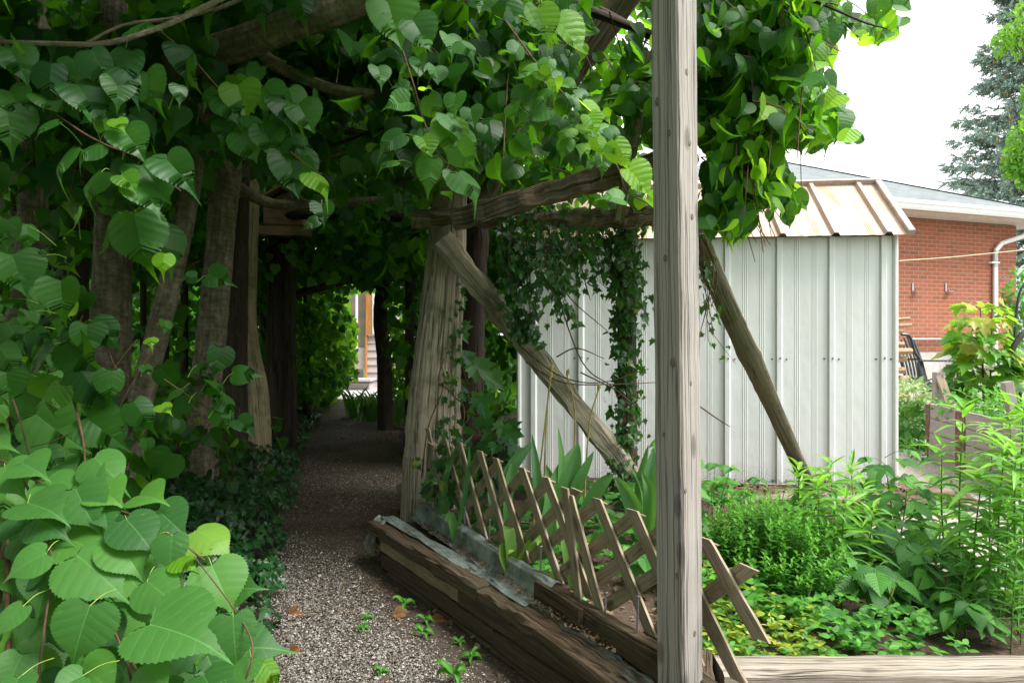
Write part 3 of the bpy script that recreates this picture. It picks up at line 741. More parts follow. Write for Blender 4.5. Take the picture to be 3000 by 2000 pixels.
V2 = np.array([[back + sd_ * a, back + sd_ * a - (-sn_) * TB + UP * TH, e0 + sd_ * a + slope - sn_ * .55 + UP * .06] for a, b in ((0, 0), (LR, 0))])
for q in (0, 1): g.add(V2.reshape(-1, 3), np.array([[q, q + 3, q + 4, q + 1]]), None)
g.build('roof', M['roof'], shed, smooth=False)
g = Geo()
for e in (LR - .01, .01):
    beam(g, e0 + sd_ * e + sl_n * .016, e0 + sd_ * e + slope + sl_n * .016, .05, .045, side=sd_, ch=.1)
beam(g, e0 + slope + sl_n * .012 + UP * .008, e0 + slope + sd_ * LR + sl_n * .012 + UP * .008, .05, .03, side=sl_n)
for r in rr: beam(g, e0 + sd_ * (r - .008) + sl_n * .024, e0 + sd_ * (r - .008) + slope + sl_n * .024, .03, .008, side=sd_, ch=.1)
g.build('roof_trim', M['rooftrim'], shed, smooth=False)
g = Geo()
tri = [SH1 + sd_ * .0 + UP * SHZ, SH1 + side_back * 2.4 + UP * SHZ, SH1 + side_back * 1.75 + UP * (SHZ + TH - .05), SH1 + side_back * .55 + UP * (SHZ + TH - .05)]
g.add(np.array(tri), np.array([[0, 1, 2, 3]])); g.build('gable', M['shed'], shed, smooth=False); g = Geo(); tri = [p - sd_ * LS for p in tri]; g.add(np.array(tri), np.array([[3, 2, 1, 0]]))
g.build('gable', M['shed'], shed, smooth=False)

# ---------------------------------------------------------------- brick house
W1 = A(9.55, 12.93, 0); hd = nrm(A(9.55 - 6.82, 12.93 - 12.0, 0)); hn = A(-hd[1], hd[0], 0)      # hn into the house
house = empty('brick_house', W1, 'red brick bungalow with grey shingle roof and white gutter behind the shed', 'house')
HL, HB, HT = 7.4, .93, 3.28
g = Geo()
def wallq(g, a, b, z0, z1, mat=0):
    L = np.linalg.norm(b - a)
    g.add(np.array([a + UP * z0, b + UP * z0, b + UP * z1, a + UP * z1]), np.array([[0, 1, 2, 3]]), [(0, z0), (L, z0), (L, z1), (0, z1)])
wl = W1 - hd * HL
wallq(g, wl, W1, HB, HT); wallq(g, W1, W1 + hn * 7, HB, HT); wallq(g, W1 + hn * 7, wl + hn * 7, HB, HT); wallq(g, wl + hn * 7, wl, HB, HT)
g.build('wall', M['brick'], house, smooth=False)
g = Geo()
c = (wl + W1) / 2 + hn * 3.5
box(g, c + UP * (HB / 2), (HL - .03, 6.97, HB - .004), math.atan2(hd[1], hd[0]), ch=.001)
g.build('foundation', M['conc'], house, smooth=False)
OV = .5; EZ = HT + .17; pit = .445
q0 = wl - hd * OV - hn * OV; q1 = W1 + hd * OV - hn * OV; q2 = W1 + hd * OV + hn * (7 + OV); q3 = wl - hd * OV + hn * (7 + OV)
half = (7 + 2 * OV) / 2
r1 = q1 - hd * half + hn * half; r0 = q0 + hd * half + hn * half
g = Geo(); sl = math.hypot(1, pit)
def rp(pts, uvs): g.add(np.array(pts), np.arange(len(pts))[None], uvs)
z = UP * EZ; zr = UP * (EZ + pit * half); LL = np.linalg.norm(q1 - q0)
rp([q0 + z, q1 + z, r1 + zr, r0 + zr], [(0, 0), (LL, 0), (LL - half, half * sl), (half, half * sl)])
rp([q1 + z, q2 + z, r1 + zr], [(0, 0), (2 * half, 0), (half, half * sl)])
rp([q2 + z, q3 + z, r0 + zr, r1 + zr], [(0, 0), (LL, 0), (LL - half, half * sl), (half, half * sl)])
rp([q3 + z, q0 + z, r0 + zr], [(0, 0), (2 * half, 0), (half, half * sl)])
roofo = g.build('roof', M['shingle'], house, smooth=False)
g = Geo()
beam(g, q1 + UP * (EZ + .01), r1 + zr + UP * .01, .1, .012, ch=.2)
g.build('ridge_cap', M['shingle'], roofo).location = (0, 0, 0)
bpy.data.objects['ridge_cap'].location = (0, 0, 0)
g = Geo()
g.add(np.array([q0 + UP * (HT + .015), q1 + UP * (HT + .015), q2 + UP * (HT + .015), q3 + UP * (HT + .015)]), np.array([[3, 2, 1, 0]]))
g.build('soffit', plain('soffit_paint', (.62, .57, .52), .7, .3, 0., .15, 0, 14), house)
g = Geo()
gp = [(0, -.15), (.06, -.15), (.085, -.11), (.085, -.08), (.115, -.05), (.115, .0), (.105, 0), (.105, -.04), (.0, -.04)]
for (a, b, nn) in ((q0, q1, -hn), (q1, q2, hd)):
    L = b - a; nrmv = nn
    V = np.array([[a + nrmv * x_ + UP * (EZ + y_) - nrm(L) * .0, b + nrmv * x_ + UP * (EZ + y_) + nrm(L) * .115] for x_, y_ in gp])
    n = len(gp); i = np.arange(n - 1)
    g.add(V.reshape(-1, 3), np.stack([i * 2, i * 2 + 1, i * 2 + 3, i * 2 + 2], -1))
g.build('gutter', M['whitep'], house, smooth=False)
g = Geo()
dsx = W1 - hd * .62
pts = [q1 - hd * .28 + hn * .02 + UP * (EZ - .17), q1 - hd * .33 + hn * .1 + UP * (EZ - .28), dsx + hd * .12 - hn * .08 + UP * (HT - .36), dsx - hn * .05 + UP * (HT - .5), dsx - hn * .05 + UP * (HT - .8)]
for a, b in zip(pts[:-1], pts[1:]): beam(g, a, b + (b - a) * .03, .085, .06, side=hd, ch=.2)
beam(g, pts[-1] + UP * .3, dsx - hn * .05 + UP * .95, .085, .06, side=hd, ch=.2)
for zz in (HT - .72, 1.35): box(g, dsx - hn * .05 + UP * zz - hd * .03, (.2, .075, .03), math.atan2(hd[1], hd[0]))
g.build('downspout', M['whitep'], house)
def onwall(u, off=.0):       # world xy on the brick wall for picture column u, off metres in front
    q = (u - 1500) / 2000; p = W1 - hn * off; s = (q * p[1] - p[0]) / (hd[0] - q * hd[1]); return p + hd * s
for u in (2674, 2771):
    g = Geo(); b = onwall(u, .012); zz = CAMZ + (1000 - 842) / 2000 * b[1]
    box(g, b + UP * zz, (.03, .012, .16), math.atan2(hd[1], hd[0])); box(g, b - hn * .04 + UP * (zz - .07) + hd * .05, (.12, .07, .012), math.atan2(hd[1], hd[0]))
    g.build('wall_bracket', M['bracket'], house)
g = Geo(); a, b = onwall(2665, .05), onwall(2848, .05)
tube(g, [a + UP * 1.14, b + UP * 1.14], .02, 8); g.build('gas_pipe', M['bracket'], house)
mtr = onwall(2845, .16)
gm = empty('gas_meter', mtr + UP * .75, 'pale grey gas meter with two rounded housings mounted on the concrete foundation', 'gas meter')
g = Geo()
for dx in (-.085, .085): lathe(g, mtr + hd * dx + UP * .98, [(0, -.17), (.05, -.165), (.09, -.12), (.1, 0), (.095, .09), (.07, .13), (0, .14)], 18)
g.build('housing', M['meter'], gm)
g = Geo(); box(g, mtr - hn * .1 + hd * .1 + UP * 1.06, (.14, .06, .12), math.atan2(hd[1], hd[0]), ch=.2)
lathe(g, mtr + UP * 1.12, [(0, .1), (.06, .1), (.085, .05), (.085, -.02), (0, -.04)], 14); g.build('dial_box', M['meter'], gm)
g = Geo(); h = onwall(2790, .06); tube(g, [h + UP * 1.12, h + UP * 1.0 - hn * .05, h + hd * .08 + UP * .95 - hn * .06, h + hd * .18 + UP * .97 - hn * .06, h + hd * .25 + UP * .9 - hn * .05, h + hd * .25 + UP * .72], .017, 8, 26)
tag(g.build('rubber_hose', M['black']), 'short black hose curling down the foundation left of the gas meter', 'hose')
g = Geo(); tube(g, [P(2634, 764, 9.8), P(2800, 752, 10.5), P(3040, 728, 11.6)], .006, 5)
tag(g.build('cord_line', M['rope']), 'thin yellow cord stretched across the brick wall', 'cord')

# ---------------------------------------------------------------- chair (side view, facing right)
cc = A(6.03, 9.75, 0)
chair = empty('adirondack_chair', cc, 'dark green plastic slatted garden armchair beside the firewood and the brick wall', 'chair')
def CP(u, v, dy=0.): return P(u, v, 9.75 + dy)
def plate(g, pts_uv, dy0, th, mat=0):
    f = np.array([CP(u, v, dy0) for u, v in pts_uv]); b = f + A(0, th, 0); n = len(f); k_ = np.arange(n)
    g.add(np.vstack([f, b]), [np.arange(n)[None], (np.arange(n)[::-1] + n)[None], np.stack([k_, k_ + n, (k_ + 1) % n + n, (k_ + 1) % n], -1)])
g = Geo()
for i in range(7):
    dy = -.24 + i * .085
    beam(g, CP(2676 - i * 9, 984 + abs(i - 2) * 5, dy), CP(2710 - i * 9, 1120, dy), .036, .016, side=A(.85, .5, 0), n=5, bend=A(.03, 0, 0))
beam(g, CP(2694, 1052, -.27), CP(2636, 1052, .33), .05, .03); beam(g, CP(2708, 1108, -.27), CP(2650, 1108, .33), .06, .03)
g.build('backrest', M['chair'], chair)
g = Geo()
tube(g, [CP(2640, 978, -.27), CP(2665, 985, -.27), CP(2680, 1030, -.27), CP(2697, 1058, -.27), CP(2712, 1112, -.27)], .022, 8); g.build('back_frame', M['chair'], chair); g = Geo()
tube(g, [CP(2598, 990, .33), CP(2608, 985, .33), CP(2625, 1030, .33), CP(2640, 1058, .33), CP(2655, 1112, .33)], .022, 8)
g.build('back_frame', M['chair'], chair)
g = Geo()
for i in range(6):
    x0 = 2706 + i * 17
    beam(g, CP(x0, 1117 - 9 * i * .55 + (i == 5) * 6, -.24), CP(x0, 1117 - 9 * i * .55 + (i == 5) * 6, .30), .07, .018, side=A(1, 0, .25))
g.build('seat', M['chair'], chair)
for dy in (-.36, .36):
    g = Geo(); beam(g, CP(2694, 1056, dy), CP(2832, 1057, dy), .11, .025, side=A(0, 1, 0), n=6, ch=.3); g.build('armrest', M['chair'], chair)
    g = Geo(); plate(g, [(2690, 1062), (2705, 1060), (2718, 1112), (2736, 1125), (2722, 1170), (2700, 1172), (2706, 1140), (2694, 1110)], dy - .015 * (dy < 0), .03)
    g.build('leg', M['chair'], chair)
    g = Geo(); plate(g, [(2806, 1060), (2830, 1060), (2824, 1110), (2822, 1172), (2804, 1172), (2806, 1105)], dy - .015 * (dy < 0), .03)
    g.build('leg', M['chair'], chair)
# firewood left of the chair
k0 = 0
for (u, v, Y, L, r, yaw) in ((2650, 935, 8.9, .34, .035, .2), (2646, 955, 8.9, .4, .04, .35), (2636, 972, 8.95, .3, .04, .1), (2630, 1010, 8.9, .35, .06, .3), (2648, 1030, 8.8, .4, .065, .15), (2632, 1052, 8.9, .4, .07, .2), (2625, 1085, 8.9, .4, .07, .4), (2640, 1110, 8.9, .4, .06, .1), (2620, 1130, 8.9, .4, .07, 0), (2635, 1160, 8.9, .4, .07, .1)):
    c = P(u - 26, v, Y); g = Geo(); d = A(math.cos(yaw), -math.sin(yaw), .05) * L / 2
    tube(g, [c - d, c, c + d], [r, r * .9, r * .75], 9, rough=.06, ridge=.08, mat=0, flat=.8)
    tag(g.build('split_log', M['logend'], off=c), ['pale split log on the pile between the shed corner and the chair'][0], 'log', 'split logs piled beside the plastic chair')
# ---------------------------------------------------------------- foreground squared post
def axis_beam(name, mat, parent, u0v0Y, u1v1Y, w, h, side=None, n=24, jit=.003, ch=.12, bend=None, twist=0., taper=1., extra=None):
    g = Geo(); p0, p1 = P(*u0v0Y), P(*u1v1Y)
    beam(g, p0, p1, w, h, side=side, n=n, ch=ch, jit=jit, bend=bend, twist=twist, taper=taper)
    if extra: extra(g)
    return g.build(name, mat, parent, smooth=False)
YP = 1.66
g = Geo()
pb = P(1996, 1000, YP); pb[2] = -.02; pt = pb.copy(); pt[2] = 2.9; pt[0] = pb[0] - .028
beam(g, pb, pt, .080, .080, side=nrm(A(1, -1.16, 0)), n=60, ch=.06, jit=.0007)
post = empty('wooden_post', pb, 'tall squared grey weathered wooden post standing in front of the lattice fence', 'post')
g.build('shaft', M['rpost'], post, smooth=False)
s1_ = nrm(A(1, -1.16, 0)); s2_ = nrm(A(-1.16, -1, 0))           # outward normals of the right and the left visible face
for (u, v, r) in ((1927, 302, .011), (1960, 402, .008), (2012, 228, .008), (2020, 430, .007), (1972, 1060, .011), (1998, 1424, .006), (1985, 1668, .008), (1950, 760, .009), (2028, 640, .007), (1945, 1270, .006), (2035, 1840, .008), (2024, 1120, .006)):
    nn = s1_ if u > 1988 else s2_; ctr_ = pb + (pt - pb) * ((CAMZ - (v - 1000) / 2000 * YP - pb[2]) / (pt[2] - pb[2])); q = (u - 1500) / 2000
    tt = np.cross(UP, nn); p0 = ctr_ + nn * .0402; s_ = (q * p0[1] - p0[0]) / (tt[0] - q * tt[1]); r *= .62; s_ = float(np.clip(s_, -.028, .028)); p = p0 + tt * s_
    g = Geo(); th = np.arange(14) / 14 * 6.283; rings = [(1.25, -.0004), (1., .0012), (.72, .0007), (.55, .0014), (.2, .0009), (.02, .001)]
    V = np.concatenate([p + tt * (r * f * np.cos(th))[:, None] + UP * (r * f * 1.5 * np.sin(th))[:, None] + nn * h_ for f, h_ in rings]); uvk = np.concatenate([np.stack([np.full(14, f * r), th * .01], -1) for f, h_ in rings])
    g.add(V, ring_quads(6, 14), uvk); g.build('knot', M['knot'], post)

# ---------------------------------------------------------------- rustic pergola
per = empty('rustic_pergola', A(-.5, 3.75, 0), 'rustic pergola of cedar logs, rough beams and diagonal braces over the path', 'pergola')
g = Geo()
tube(g, [P(1268, 1330, 3.75), P(1270, 1180, 3.75), P(1290, 950, 3.75), P(1312, 680, 3.75), P(1325, 480, 3.78), P(1338, 250, 3.8)], [.16, .142, .122, .1, .085, .075], 40, 60, ridge=.035, rough=.012, knobs=((.55, .03, .03), (.12, .03, .04)))
b0 = P(1268, 1330, 3.75); tube(g, [A(b0[0] - .01, 3.75, 0.), b0], [.17, .16], 40, 6, ridge=.03)
g.build('log_post', M['log'], per)
axis_beam('beam', M['beam'], per, (1205, 640, 3.52), (2155, 640, 3.72), .085, .088, n=70, jit=.008, ch=.35)
axis_beam('beam', M['beam'], per, (1326, 645, 3.38), (1930, 478, 3.3), .06, .105, n=40, jit=.005, ch=.2)
g = Geo()
tube(g, [P(1395, 600, 4.1), P(1450, 500, 4.05), P(1545, 370, 4.0), P(1700, 170, 3.9), P(1830, -20, 3.8), P(1930, -160, 3.7)], [.075, .08, .085, .085, .09, .09], 16, 40, ridge=.08, rough=.03)
g.build('leaning_log', M['beam'], per)
axis_beam('brace', M['brace'], per, (1292, 700, 3.5), (1850, 1395, 3.86), .115, .07, side=nrm(A(.78, 0, .62)), n=40, jit=.005, ch=.3, bend=A(.02, 0, -.02))
g = Geo()
bt = P(2036, 690, 3.78); bb = Gd(2414, 1497, .04); bm = P(2212, 1055, 4.12)
tube(g, [bt + A(-.05, -.03, .12), P(2123, 880, 3.95), bm + A(-.018, 0, 0), P(2287, 1240, 4.28), bb + A(.03, .02, -.1)], [.073, .075, .078, .062, .05], 14, 46, ridge=.03, rough=.02, knobs=((.47, .025, .13),), flat=.42)
g.build('brace', M['brace'], per)
g = Geo(); tube(g, [A(.665, 3.92, 0), A(.66, 3.92, 1.0), A(.655, 3.9, 1.8)], [.06, .055, .05], 14, 20, ridge=.06, rough=.02); g.build('ivy_post', M['oldp'], per)
axis_beam('plank', M['brace'], per, (1848, 430, 3.0), (1902, 150, 2.9), .06, .02, side=A(1, -.2, 0), n=20, jit=.001)
axis_beam('plank', M['brace'], per, (1852, 425, 3.05), (1815, 640, 3.4), .05, .03, side=A(1, -.2, 0), n=14, jit=.003)
# dark shaggy posts deeper in the arbour, and the cross rails of its left side
g = Geo(); tube(g, [Gd(1250, 1260) + A(0, 0, 0), P(1240, 950, 8.4), P(1232, 700, 8.3)], [.13, .11, .1], 12, 24, ridge=.08, rough=.03); g.build('log_post', M['oldp'], per)
g = Geo(); tube(g, [Gd(820, 1330), P(815, 1000, 6.7), P(825, 700, 6.7), P(820, 600, 6.7)], [.13, .12, .12, .11], 12, 24, ridge=.1, rough=.04); g.build('log_post', M['oldp'], per)
for a, b, r in (((800, 880, 6.9), (1190, 790, 8.6), .05), ((700, 640, 6.4), (1210, 640, 5.4), .045), ((860, 770, 7.2), (1200, 740, 8.4), .035), ((820, 680, 7), (860, 640, 11), .05), ((1240, 650, 5), (1190, 760, 11), .05)):
    g = Geo(); tube(g, [P(*a), (P(*a) + P(*b)) / 2 + A(0, 0, .03), P(*b)], [r, r * .9, r * .8], 8, 14, ridge=.06, rough=.03); g.build('rail', M['oldp'], per)
# peeled pole at the left of the path
g = Geo()
tube(g, [Gd(762, 1375), P(757, 1250, 5.87), P(748, 1140, 5.87), P(722, 960, 5.87), P(727, 760, 5.87), P(733, 640, 5.87), P(738, 516, 5.87)], [.10, .105, .1, .085, .072, .068, .062], 20, 56, ridge=.045, rough=.012, knobs=((.33, .05, .08),))
tag(g.build('peeled_pole', M['pole'], off=Gd(762, 1375)), 'pale peeled crooked wooden pole standing at the left edge of the dark path', 'pole')

# ---------------------------------------------------------------- birdhouse
bh = P(845, 700, 6.15); bird = empty('bird_feeder', bh, 'pinkish brown wooden bird feeder box with pitched roof on a dark post', 'bird feeder')
pxm = 6.15 / 2000
g = Geo(); c = P(838, 628, 6.15); box(g, c, (112 * pxm, .22, 78 * pxm), .12); g.build('box', M['pink'], bird, smooth=False)
g = Geo(); box(g, P(838, 676, 6.0), (154 * pxm, .03, 26 * pxm), .12); box(g, P(838, 684, 6.16), (150 * pxm, .32, .015), .12)
box(g, P(764, 676, 6.16) , (.02, .3, 26 * pxm), .12); box(g, P(912, 676, 6.2), (.02, .3, 26 * pxm), .12); g.build('tray', M['pink'], bird, smooth=False)
g = Geo()
for s in (1, -1): beam(g, P(838, 556, 6.15), P(838 + s * 80, 602, 6.15), .34, .018, side=A(0, 1, 0), ch=.1)
g.build('roof', M['pink'], bird, smooth=False)
g = Geo(); c = P(838, 590, 6.05); g.add(np.array([P(782, 590, 6.05), P(894, 590, 6.05), P(838, 562, 6.05), P(782, 590, 6.25), P(894, 590, 6.25), P(838, 562, 6.25)]), [np.array([[0, 1, 2], [5, 4, 3]]), np.array([[0, 3, 4, 1], [1, 4, 5, 2], [2, 5, 3, 0]])]); g.build('gable', M['pink'], bird, smooth=False)
g = Geo(); beam(g, A(bh[0], 6.2, 0), A(bh[0], 6.2, c[2] - .3), .09, .09, n=8, jit=.004); g.build('post', M['oldp'], bird)

# ---------------------------------------------------------------- raised bed
bed = empty('raised_bed', fline(0, -.2), 'low raised flower bed of dark stacked timbers along the right side of the path', 'raised bed')
SX0, SX1 = -.34, 2.25
def oline(s, z=0., off=-.165): return fline(s, off, z)
def oedge(s, z, d=0.): return fline(s, -.242 + s * .0856 + d, z)
g = Geo()
beam(g, oedge(SX0, .198, .052), oedge(.72, .195, .052), .105, .055, side=FN, n=30, jit=.003, ch=.15)
beam(g, oedge(.73, .19, .052), oedge(1.7, .175, .052), .105, .055, side=FN, n=40, jit=.003, ch=.15)
beam(g, oline(SX0 + .05, .185, -.085), oline(1.7, .18, -.085), .13, .05, side=FN, n=20, jit=.003)
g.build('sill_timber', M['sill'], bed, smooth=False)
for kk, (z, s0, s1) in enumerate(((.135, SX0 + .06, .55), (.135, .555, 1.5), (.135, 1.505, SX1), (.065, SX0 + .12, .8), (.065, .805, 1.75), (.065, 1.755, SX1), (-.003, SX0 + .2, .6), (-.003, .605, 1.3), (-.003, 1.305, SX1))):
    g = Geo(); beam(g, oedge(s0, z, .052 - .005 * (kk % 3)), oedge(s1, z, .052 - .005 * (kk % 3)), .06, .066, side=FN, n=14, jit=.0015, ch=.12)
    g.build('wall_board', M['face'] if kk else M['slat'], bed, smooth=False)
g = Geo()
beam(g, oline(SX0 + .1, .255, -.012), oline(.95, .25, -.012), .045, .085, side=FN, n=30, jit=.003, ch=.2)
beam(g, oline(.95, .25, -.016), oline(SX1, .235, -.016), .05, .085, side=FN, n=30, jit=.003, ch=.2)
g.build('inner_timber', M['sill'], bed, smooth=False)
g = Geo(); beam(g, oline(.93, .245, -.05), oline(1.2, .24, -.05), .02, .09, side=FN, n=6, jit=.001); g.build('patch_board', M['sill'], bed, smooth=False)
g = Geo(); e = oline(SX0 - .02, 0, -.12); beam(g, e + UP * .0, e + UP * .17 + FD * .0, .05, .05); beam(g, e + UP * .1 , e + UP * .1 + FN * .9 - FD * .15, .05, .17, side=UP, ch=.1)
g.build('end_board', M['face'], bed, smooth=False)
g = Geo(); e = fline(-.24, .02, 0); beam(g, e + UP * .15, e + UP * .60 + FD * .03 - A(.0, 0, 0), .09, .03, side=FD, n=10, jit=.002); g.build('end_stake', M['log'], bed, smooth=False)
g = Geo(); tube(g, [fline(s, .02, 0.2) for s in (-.02, .01)], .05)
# torn plastic liner draped over the inner timber and the sill
def drape(off0, off1, z0, z1, s0, s1, seed, amp=.012, wfn=None, shear=0.):
    g = Geo()
    def f(a, b):
        s = s0 + (s1 - s0) * a
        wd = 1. if wfn is None else wfn(a)
        bb = .5 + (b - .5) * wd
        offv = np.interp(bb, np.linspace(0, 1, len(off0)), off0); zv = np.interp(bb, np.linspace(0, 1, len(z0)), z0)
        nz = snoise(s * 1., bb * .7, 12, seed) * amp + snoise(s, bb * .3, 40, seed + 1) * amp * .35
        offv = offv - np.abs(nz) * .6
        offv = offv + shear * s
        p = FA + s[..., None] * FD + offv[..., None] * FN
        p[..., 2] = zv + np.abs(nz) * .8 + nz * .2 - .012 * s * 1.
        return p
    sheet(g, f, 150, 26); return g
g = drape([.012, -.012, -.037, -.041, -.05, -.075], None, [.296, .303, .298, .262, .232, .227], None, -.26, 1.0, 3, .010)
liner = g.build('plastic_liner', M['plast'])
tag(liner, 'torn grey green plastic sheet draped over the inner timber of the raised bed', 'plastic sheet')
g = drape([-.095, -.12, -.15, -.175, -.185], None, [.229, .2315, .2315, .2305, .229], None, -.33, .95, 9, .009, wfn=lambda a: .35 + .4 * np.abs(np.sin(a * 7 + .8)), shear=.075)
tag(g.build('plastic_strip', M['plast']), 'loose grey plastic strip lying along the outer sill of the raised bed', 'plastic sheet')
g = Geo()
def f(a, b):
    s = SX0 - .0 + .12 * a; offv = -.20 - .09 * b ** .8; z = .236 - .13 * b ** 1.5 + .02 * snoise(a * 3, b * 2, 3, 5)
    p = FA + s[..., None] * FD + offv[..., None] * FN; p[..., 2] = z; return p
sheet(g, f, 16, 16)
tag(g.build('plastic_flap', M['plast']), 'curled plastic flap hanging off the far end of the raised bed', 'plastic sheet')
g = drape([-.045, -.06, -.075, -.1], None, [.235, .225, .215, .212], None, .95, 2.1, 21, .012, wfn=lambda a: .45 + .35 * np.abs(np.sin(a * 22)) + .2 * np.sin(a * 61) ** 2)
tag(g.build('plastic_scrap', plain('dirty_plastic', (.07, .068, .062), .5, .3, 0., .5, .4, 25, (.16, .17, .16))), 'dirty ragged plastic edge at the near end of the raised bed', 'plastic sheet')
# nails standing up
for i, (u, v0, v1) in enumerate(((1360, 1485, 1552), (1434, 1522, 1560), (1583, 1600, 1668), (1867, 1745, 1828), (1773, 1735, 1770), (1209, 1400, 1440))):
    q = (u - 1500) / 2000; Y = (FA[1] * 1. + (FA[0] / -FD[0]) * FD[1] * -1.) if 0 else None
    # nail on the inner timber: intersect the view column with the timber line
    pA = fline(0, -.01); s = (q * pA[1] - pA[0]) / (FD[0] - q * FD[1]); p = pA + FD * s
    z0 = CAMZ - (v1 - 1000) / 2000 * p[1]; z1 = CAMZ - (v0 - 1000) / 2000 * p[1]
    g = Geo(); tube(g, [p + UP * (z0 - .03), p + UP * z1 + A(.002, 0, 0)], .0032, 8); lathe(g, p + UP * (z1 + .0) + A(.002, 0, 0), [(0, -.001), (.007, -.001), (.007, .0018), (0, .0018)], 10)
    g.build('nail', M['nail'], bed)

# ---------------------------------------------------------------- lattice fence
fen = empty('lattice_fence', fline(0, .03, .22), 'low leaning diagonal lattice fence of thin weathered slats along the raised bed', 'fence')
def fpt(u):      # distance along the fence for picture column u
    q = (u - 1500) / 2000; pA = fline(0, .03); return (q * pA[1] - pA[0]) / (FD[0] - q * FD[1])
tops = [(1257, 1254), (1303, 1271), (1350, 1294), (1410, 1320), (1456, 1340), (1533, 1368), (1604, 1396), (1681, 1424), (1752, 1458), (1859, 1491), (1950, 1530), (2066, 1572)]
def slat(s0, z0, s1, z1, off, w=.04, name='slat', n=8):
    g = Geo(); a, b = fline(s0, off, z0), fline(s1, off, z1)
    # pointed ends: cut parallel to the ground
    T = nrm(b - a); S = nrm(np.cross(FN, T)); S = S if np.dot(S, FD) > 0 else -S
    lean = FN * (-.015)
    cs = abs(T[2]); k_ = (np.dot(S, UP)) / max(cs, .2)
    h = w / 2; th = .0038
    vs_ = []
    t = np.linspace(0, 1, n)
    for tt in t:
        c = a + (b - a) * tt
        for sgn_s, sgn_n in ((-1, -1), (1, -1), (1, 1), (-1, 1)):
            p = c + S * h * sgn_s + FN * th * sgn_n
            if tt == 0: p = p - T * (h * sgn_s) * (k_ if T[2] > 0 else -k_) * .9
            if tt == 1: p = p - T * (h * sgn_s) * (k_ if T[2] > 0 else -k_) * .9
            vs_.append(p + lean * (p[2] - .3) / .35 * .0 + rng.normal(0, .0006, 3))
    V = np.array(vs_); uvp = [0, w, w + .008, 2 * w + .008]
    L = np.linalg.norm(b - a); o_ = rng.random(2) * 9
    UVv = np.array([(uvp[j] + o_[0], tt * L + o_[1]) for tt in t for j in range(4)])
    F = ring_quads(n, 4); g.add(V, F, UVv)
    g.add(V[:4], np.array([[3, 2, 1, 0]]), UVv[:4]); g.add(V[-4:], np.array([[0, 1, 2, 3]]), UVv[-4:])
    return g.build(name, M['slat'], fen, smooth=False)
for i, (u, v) in enumerate(tops):
    s = fpt(u); y = fline(s, .03)[1]; zt = CAMZ - (v - 1000) / 2000 * y
    jz = rng.normal(0, .006)
    if i == 7:
        slat(s, zt, s + .10, .21, -.006, n=10); slat(s + .02, .60, s + .20, .27, .0)
    else:
        ds = .27 + rng.normal(0, .012)
        if i == 11: slat(s, zt, s + .185, .42, .022)
        else: slat(s, zt, s + ds, .285 + jz, .022)
    if s > -.2:
        zb = .285 + rng.normal(0, .006); dsb = .43 + rng.normal(0, .015)
        lo = max(s - dsb, -.26); slat(s + .01, zt - .01, lo, zt - (zt - zb) * (s - lo) / dsb, .036)
s_end = fpt(2190)
slat(s_end, .57, s_end - .36, .27, .036); slat(fpt(2066) - .08, .50, fpt(2066) + .12, .3, .022)
slat(-.20, .60, -.02, .33, .022); slat(-.25, .52, -.17, .34, .03); slat(-.02, .61, -.25, .42, .036); slat(.1, .6, -.2, .36, .036)

# ---------------------------------------------------------------- edging timber front right, and one at the back of the bed
g = Geo(); a = A(.60, 1.985, .095); b = A(3.6, 1.99, .1)
beam(g, a, b, .115, .14, side=A(0, 1, 0), n=80, jit=.0012, ch=.1)
tag(g.build('edging_timber', M['edge'], smooth=False, off=a), 'pale weathered timber edging the near side of the flower bed at bottom right', 'timber')
g = Geo(); a = A(1.22, 4.42, .05); b = A(2.35, 4.5, .04); beam(g, a, b, .08, .09, side=A(0, 1, 0), n=30, jit=.003)
tag(g.build('edging_timber', M['brace'], smooth=False, off=a), 'low half buried timber between the flower bed and the bark mulch', 'timber')
g = Geo(); a = A(.58, 2.06, .1); b = A(.50, 1.80, .12); beam(g, a, b, .05, .14, side=A(1, 0, 0), n=8, jit=.003)
tag(g.build('timber_end', M['sill'], smooth=False, off=a), 'short dark timber end wedged behind the squared post', 'timber')

# ---------------------------------------------------------------- grey board planter right
pl = empty('board_planter', A(3.85, 6.2, 0), 'grey painted board planter box with flaking red brown edges in front of the maple sapling', 'planter')
pa, pbx = A(3.86, 6.3, 0), A(3.52, 4.75, 0); dv = pbx - pa
for i in range(4):
    g = Geo(); z = .06 + i * .135; s1 = (1., .98, 1., .96)[i]
    beam(g, pa + UP * z, pa + dv * s1 + UP * z, .13, .03, side=UP, n=10, jit=.001, ch=.08); g.build('board', M['grey'], pl, smooth=False)
for i in range(3):
    g = Geo(); z = .06 + i * .14; beam(g, pa + A(0, .02, z), pa + A(1.3, .3, z), .135, .03, side=UP, n=6, jit=.001); g.build('board', M['grey'], pl, smooth=False)
for f_ in (.0, .42, .47):
    g = Geo(); beam(g, pa + dv * f_ + A(-.02 + .02 * (f_ == 0), 0, 0), pa + dv * f_ + A(-.02, 0, .52), .02, .07, side=A(1, 0, 0)); g.build('batten', M['redpaint'], pl, smooth=False)
g = Geo(); beam(g, P(2750, 1260, 6.5), P(2750, 1090, 6.5), .09, .06, n=8, jit=.002); g.build('corner_post', M['grey'], pl, smooth=False)
g = Geo(); beam(g, P(2788, 1200, 6.4), P(2752, 1100, 6.45), .075, .02, side=A(1, 0, 0), n=8, jit=.002); g.build('loose_board', M['slat'], pl, smooth=False)
g = Geo(); beam(g, P(2985, 1310, 5.3), P(2950, 1118, 5.3), .075, .05, side=A(1, 0, 0), n=10, jit=.002)
tag(g.build('grey_stake', M['grey'], smooth=False), 'grey painted leaning stake standing behind the tall weeds at the right edge', 'stake')
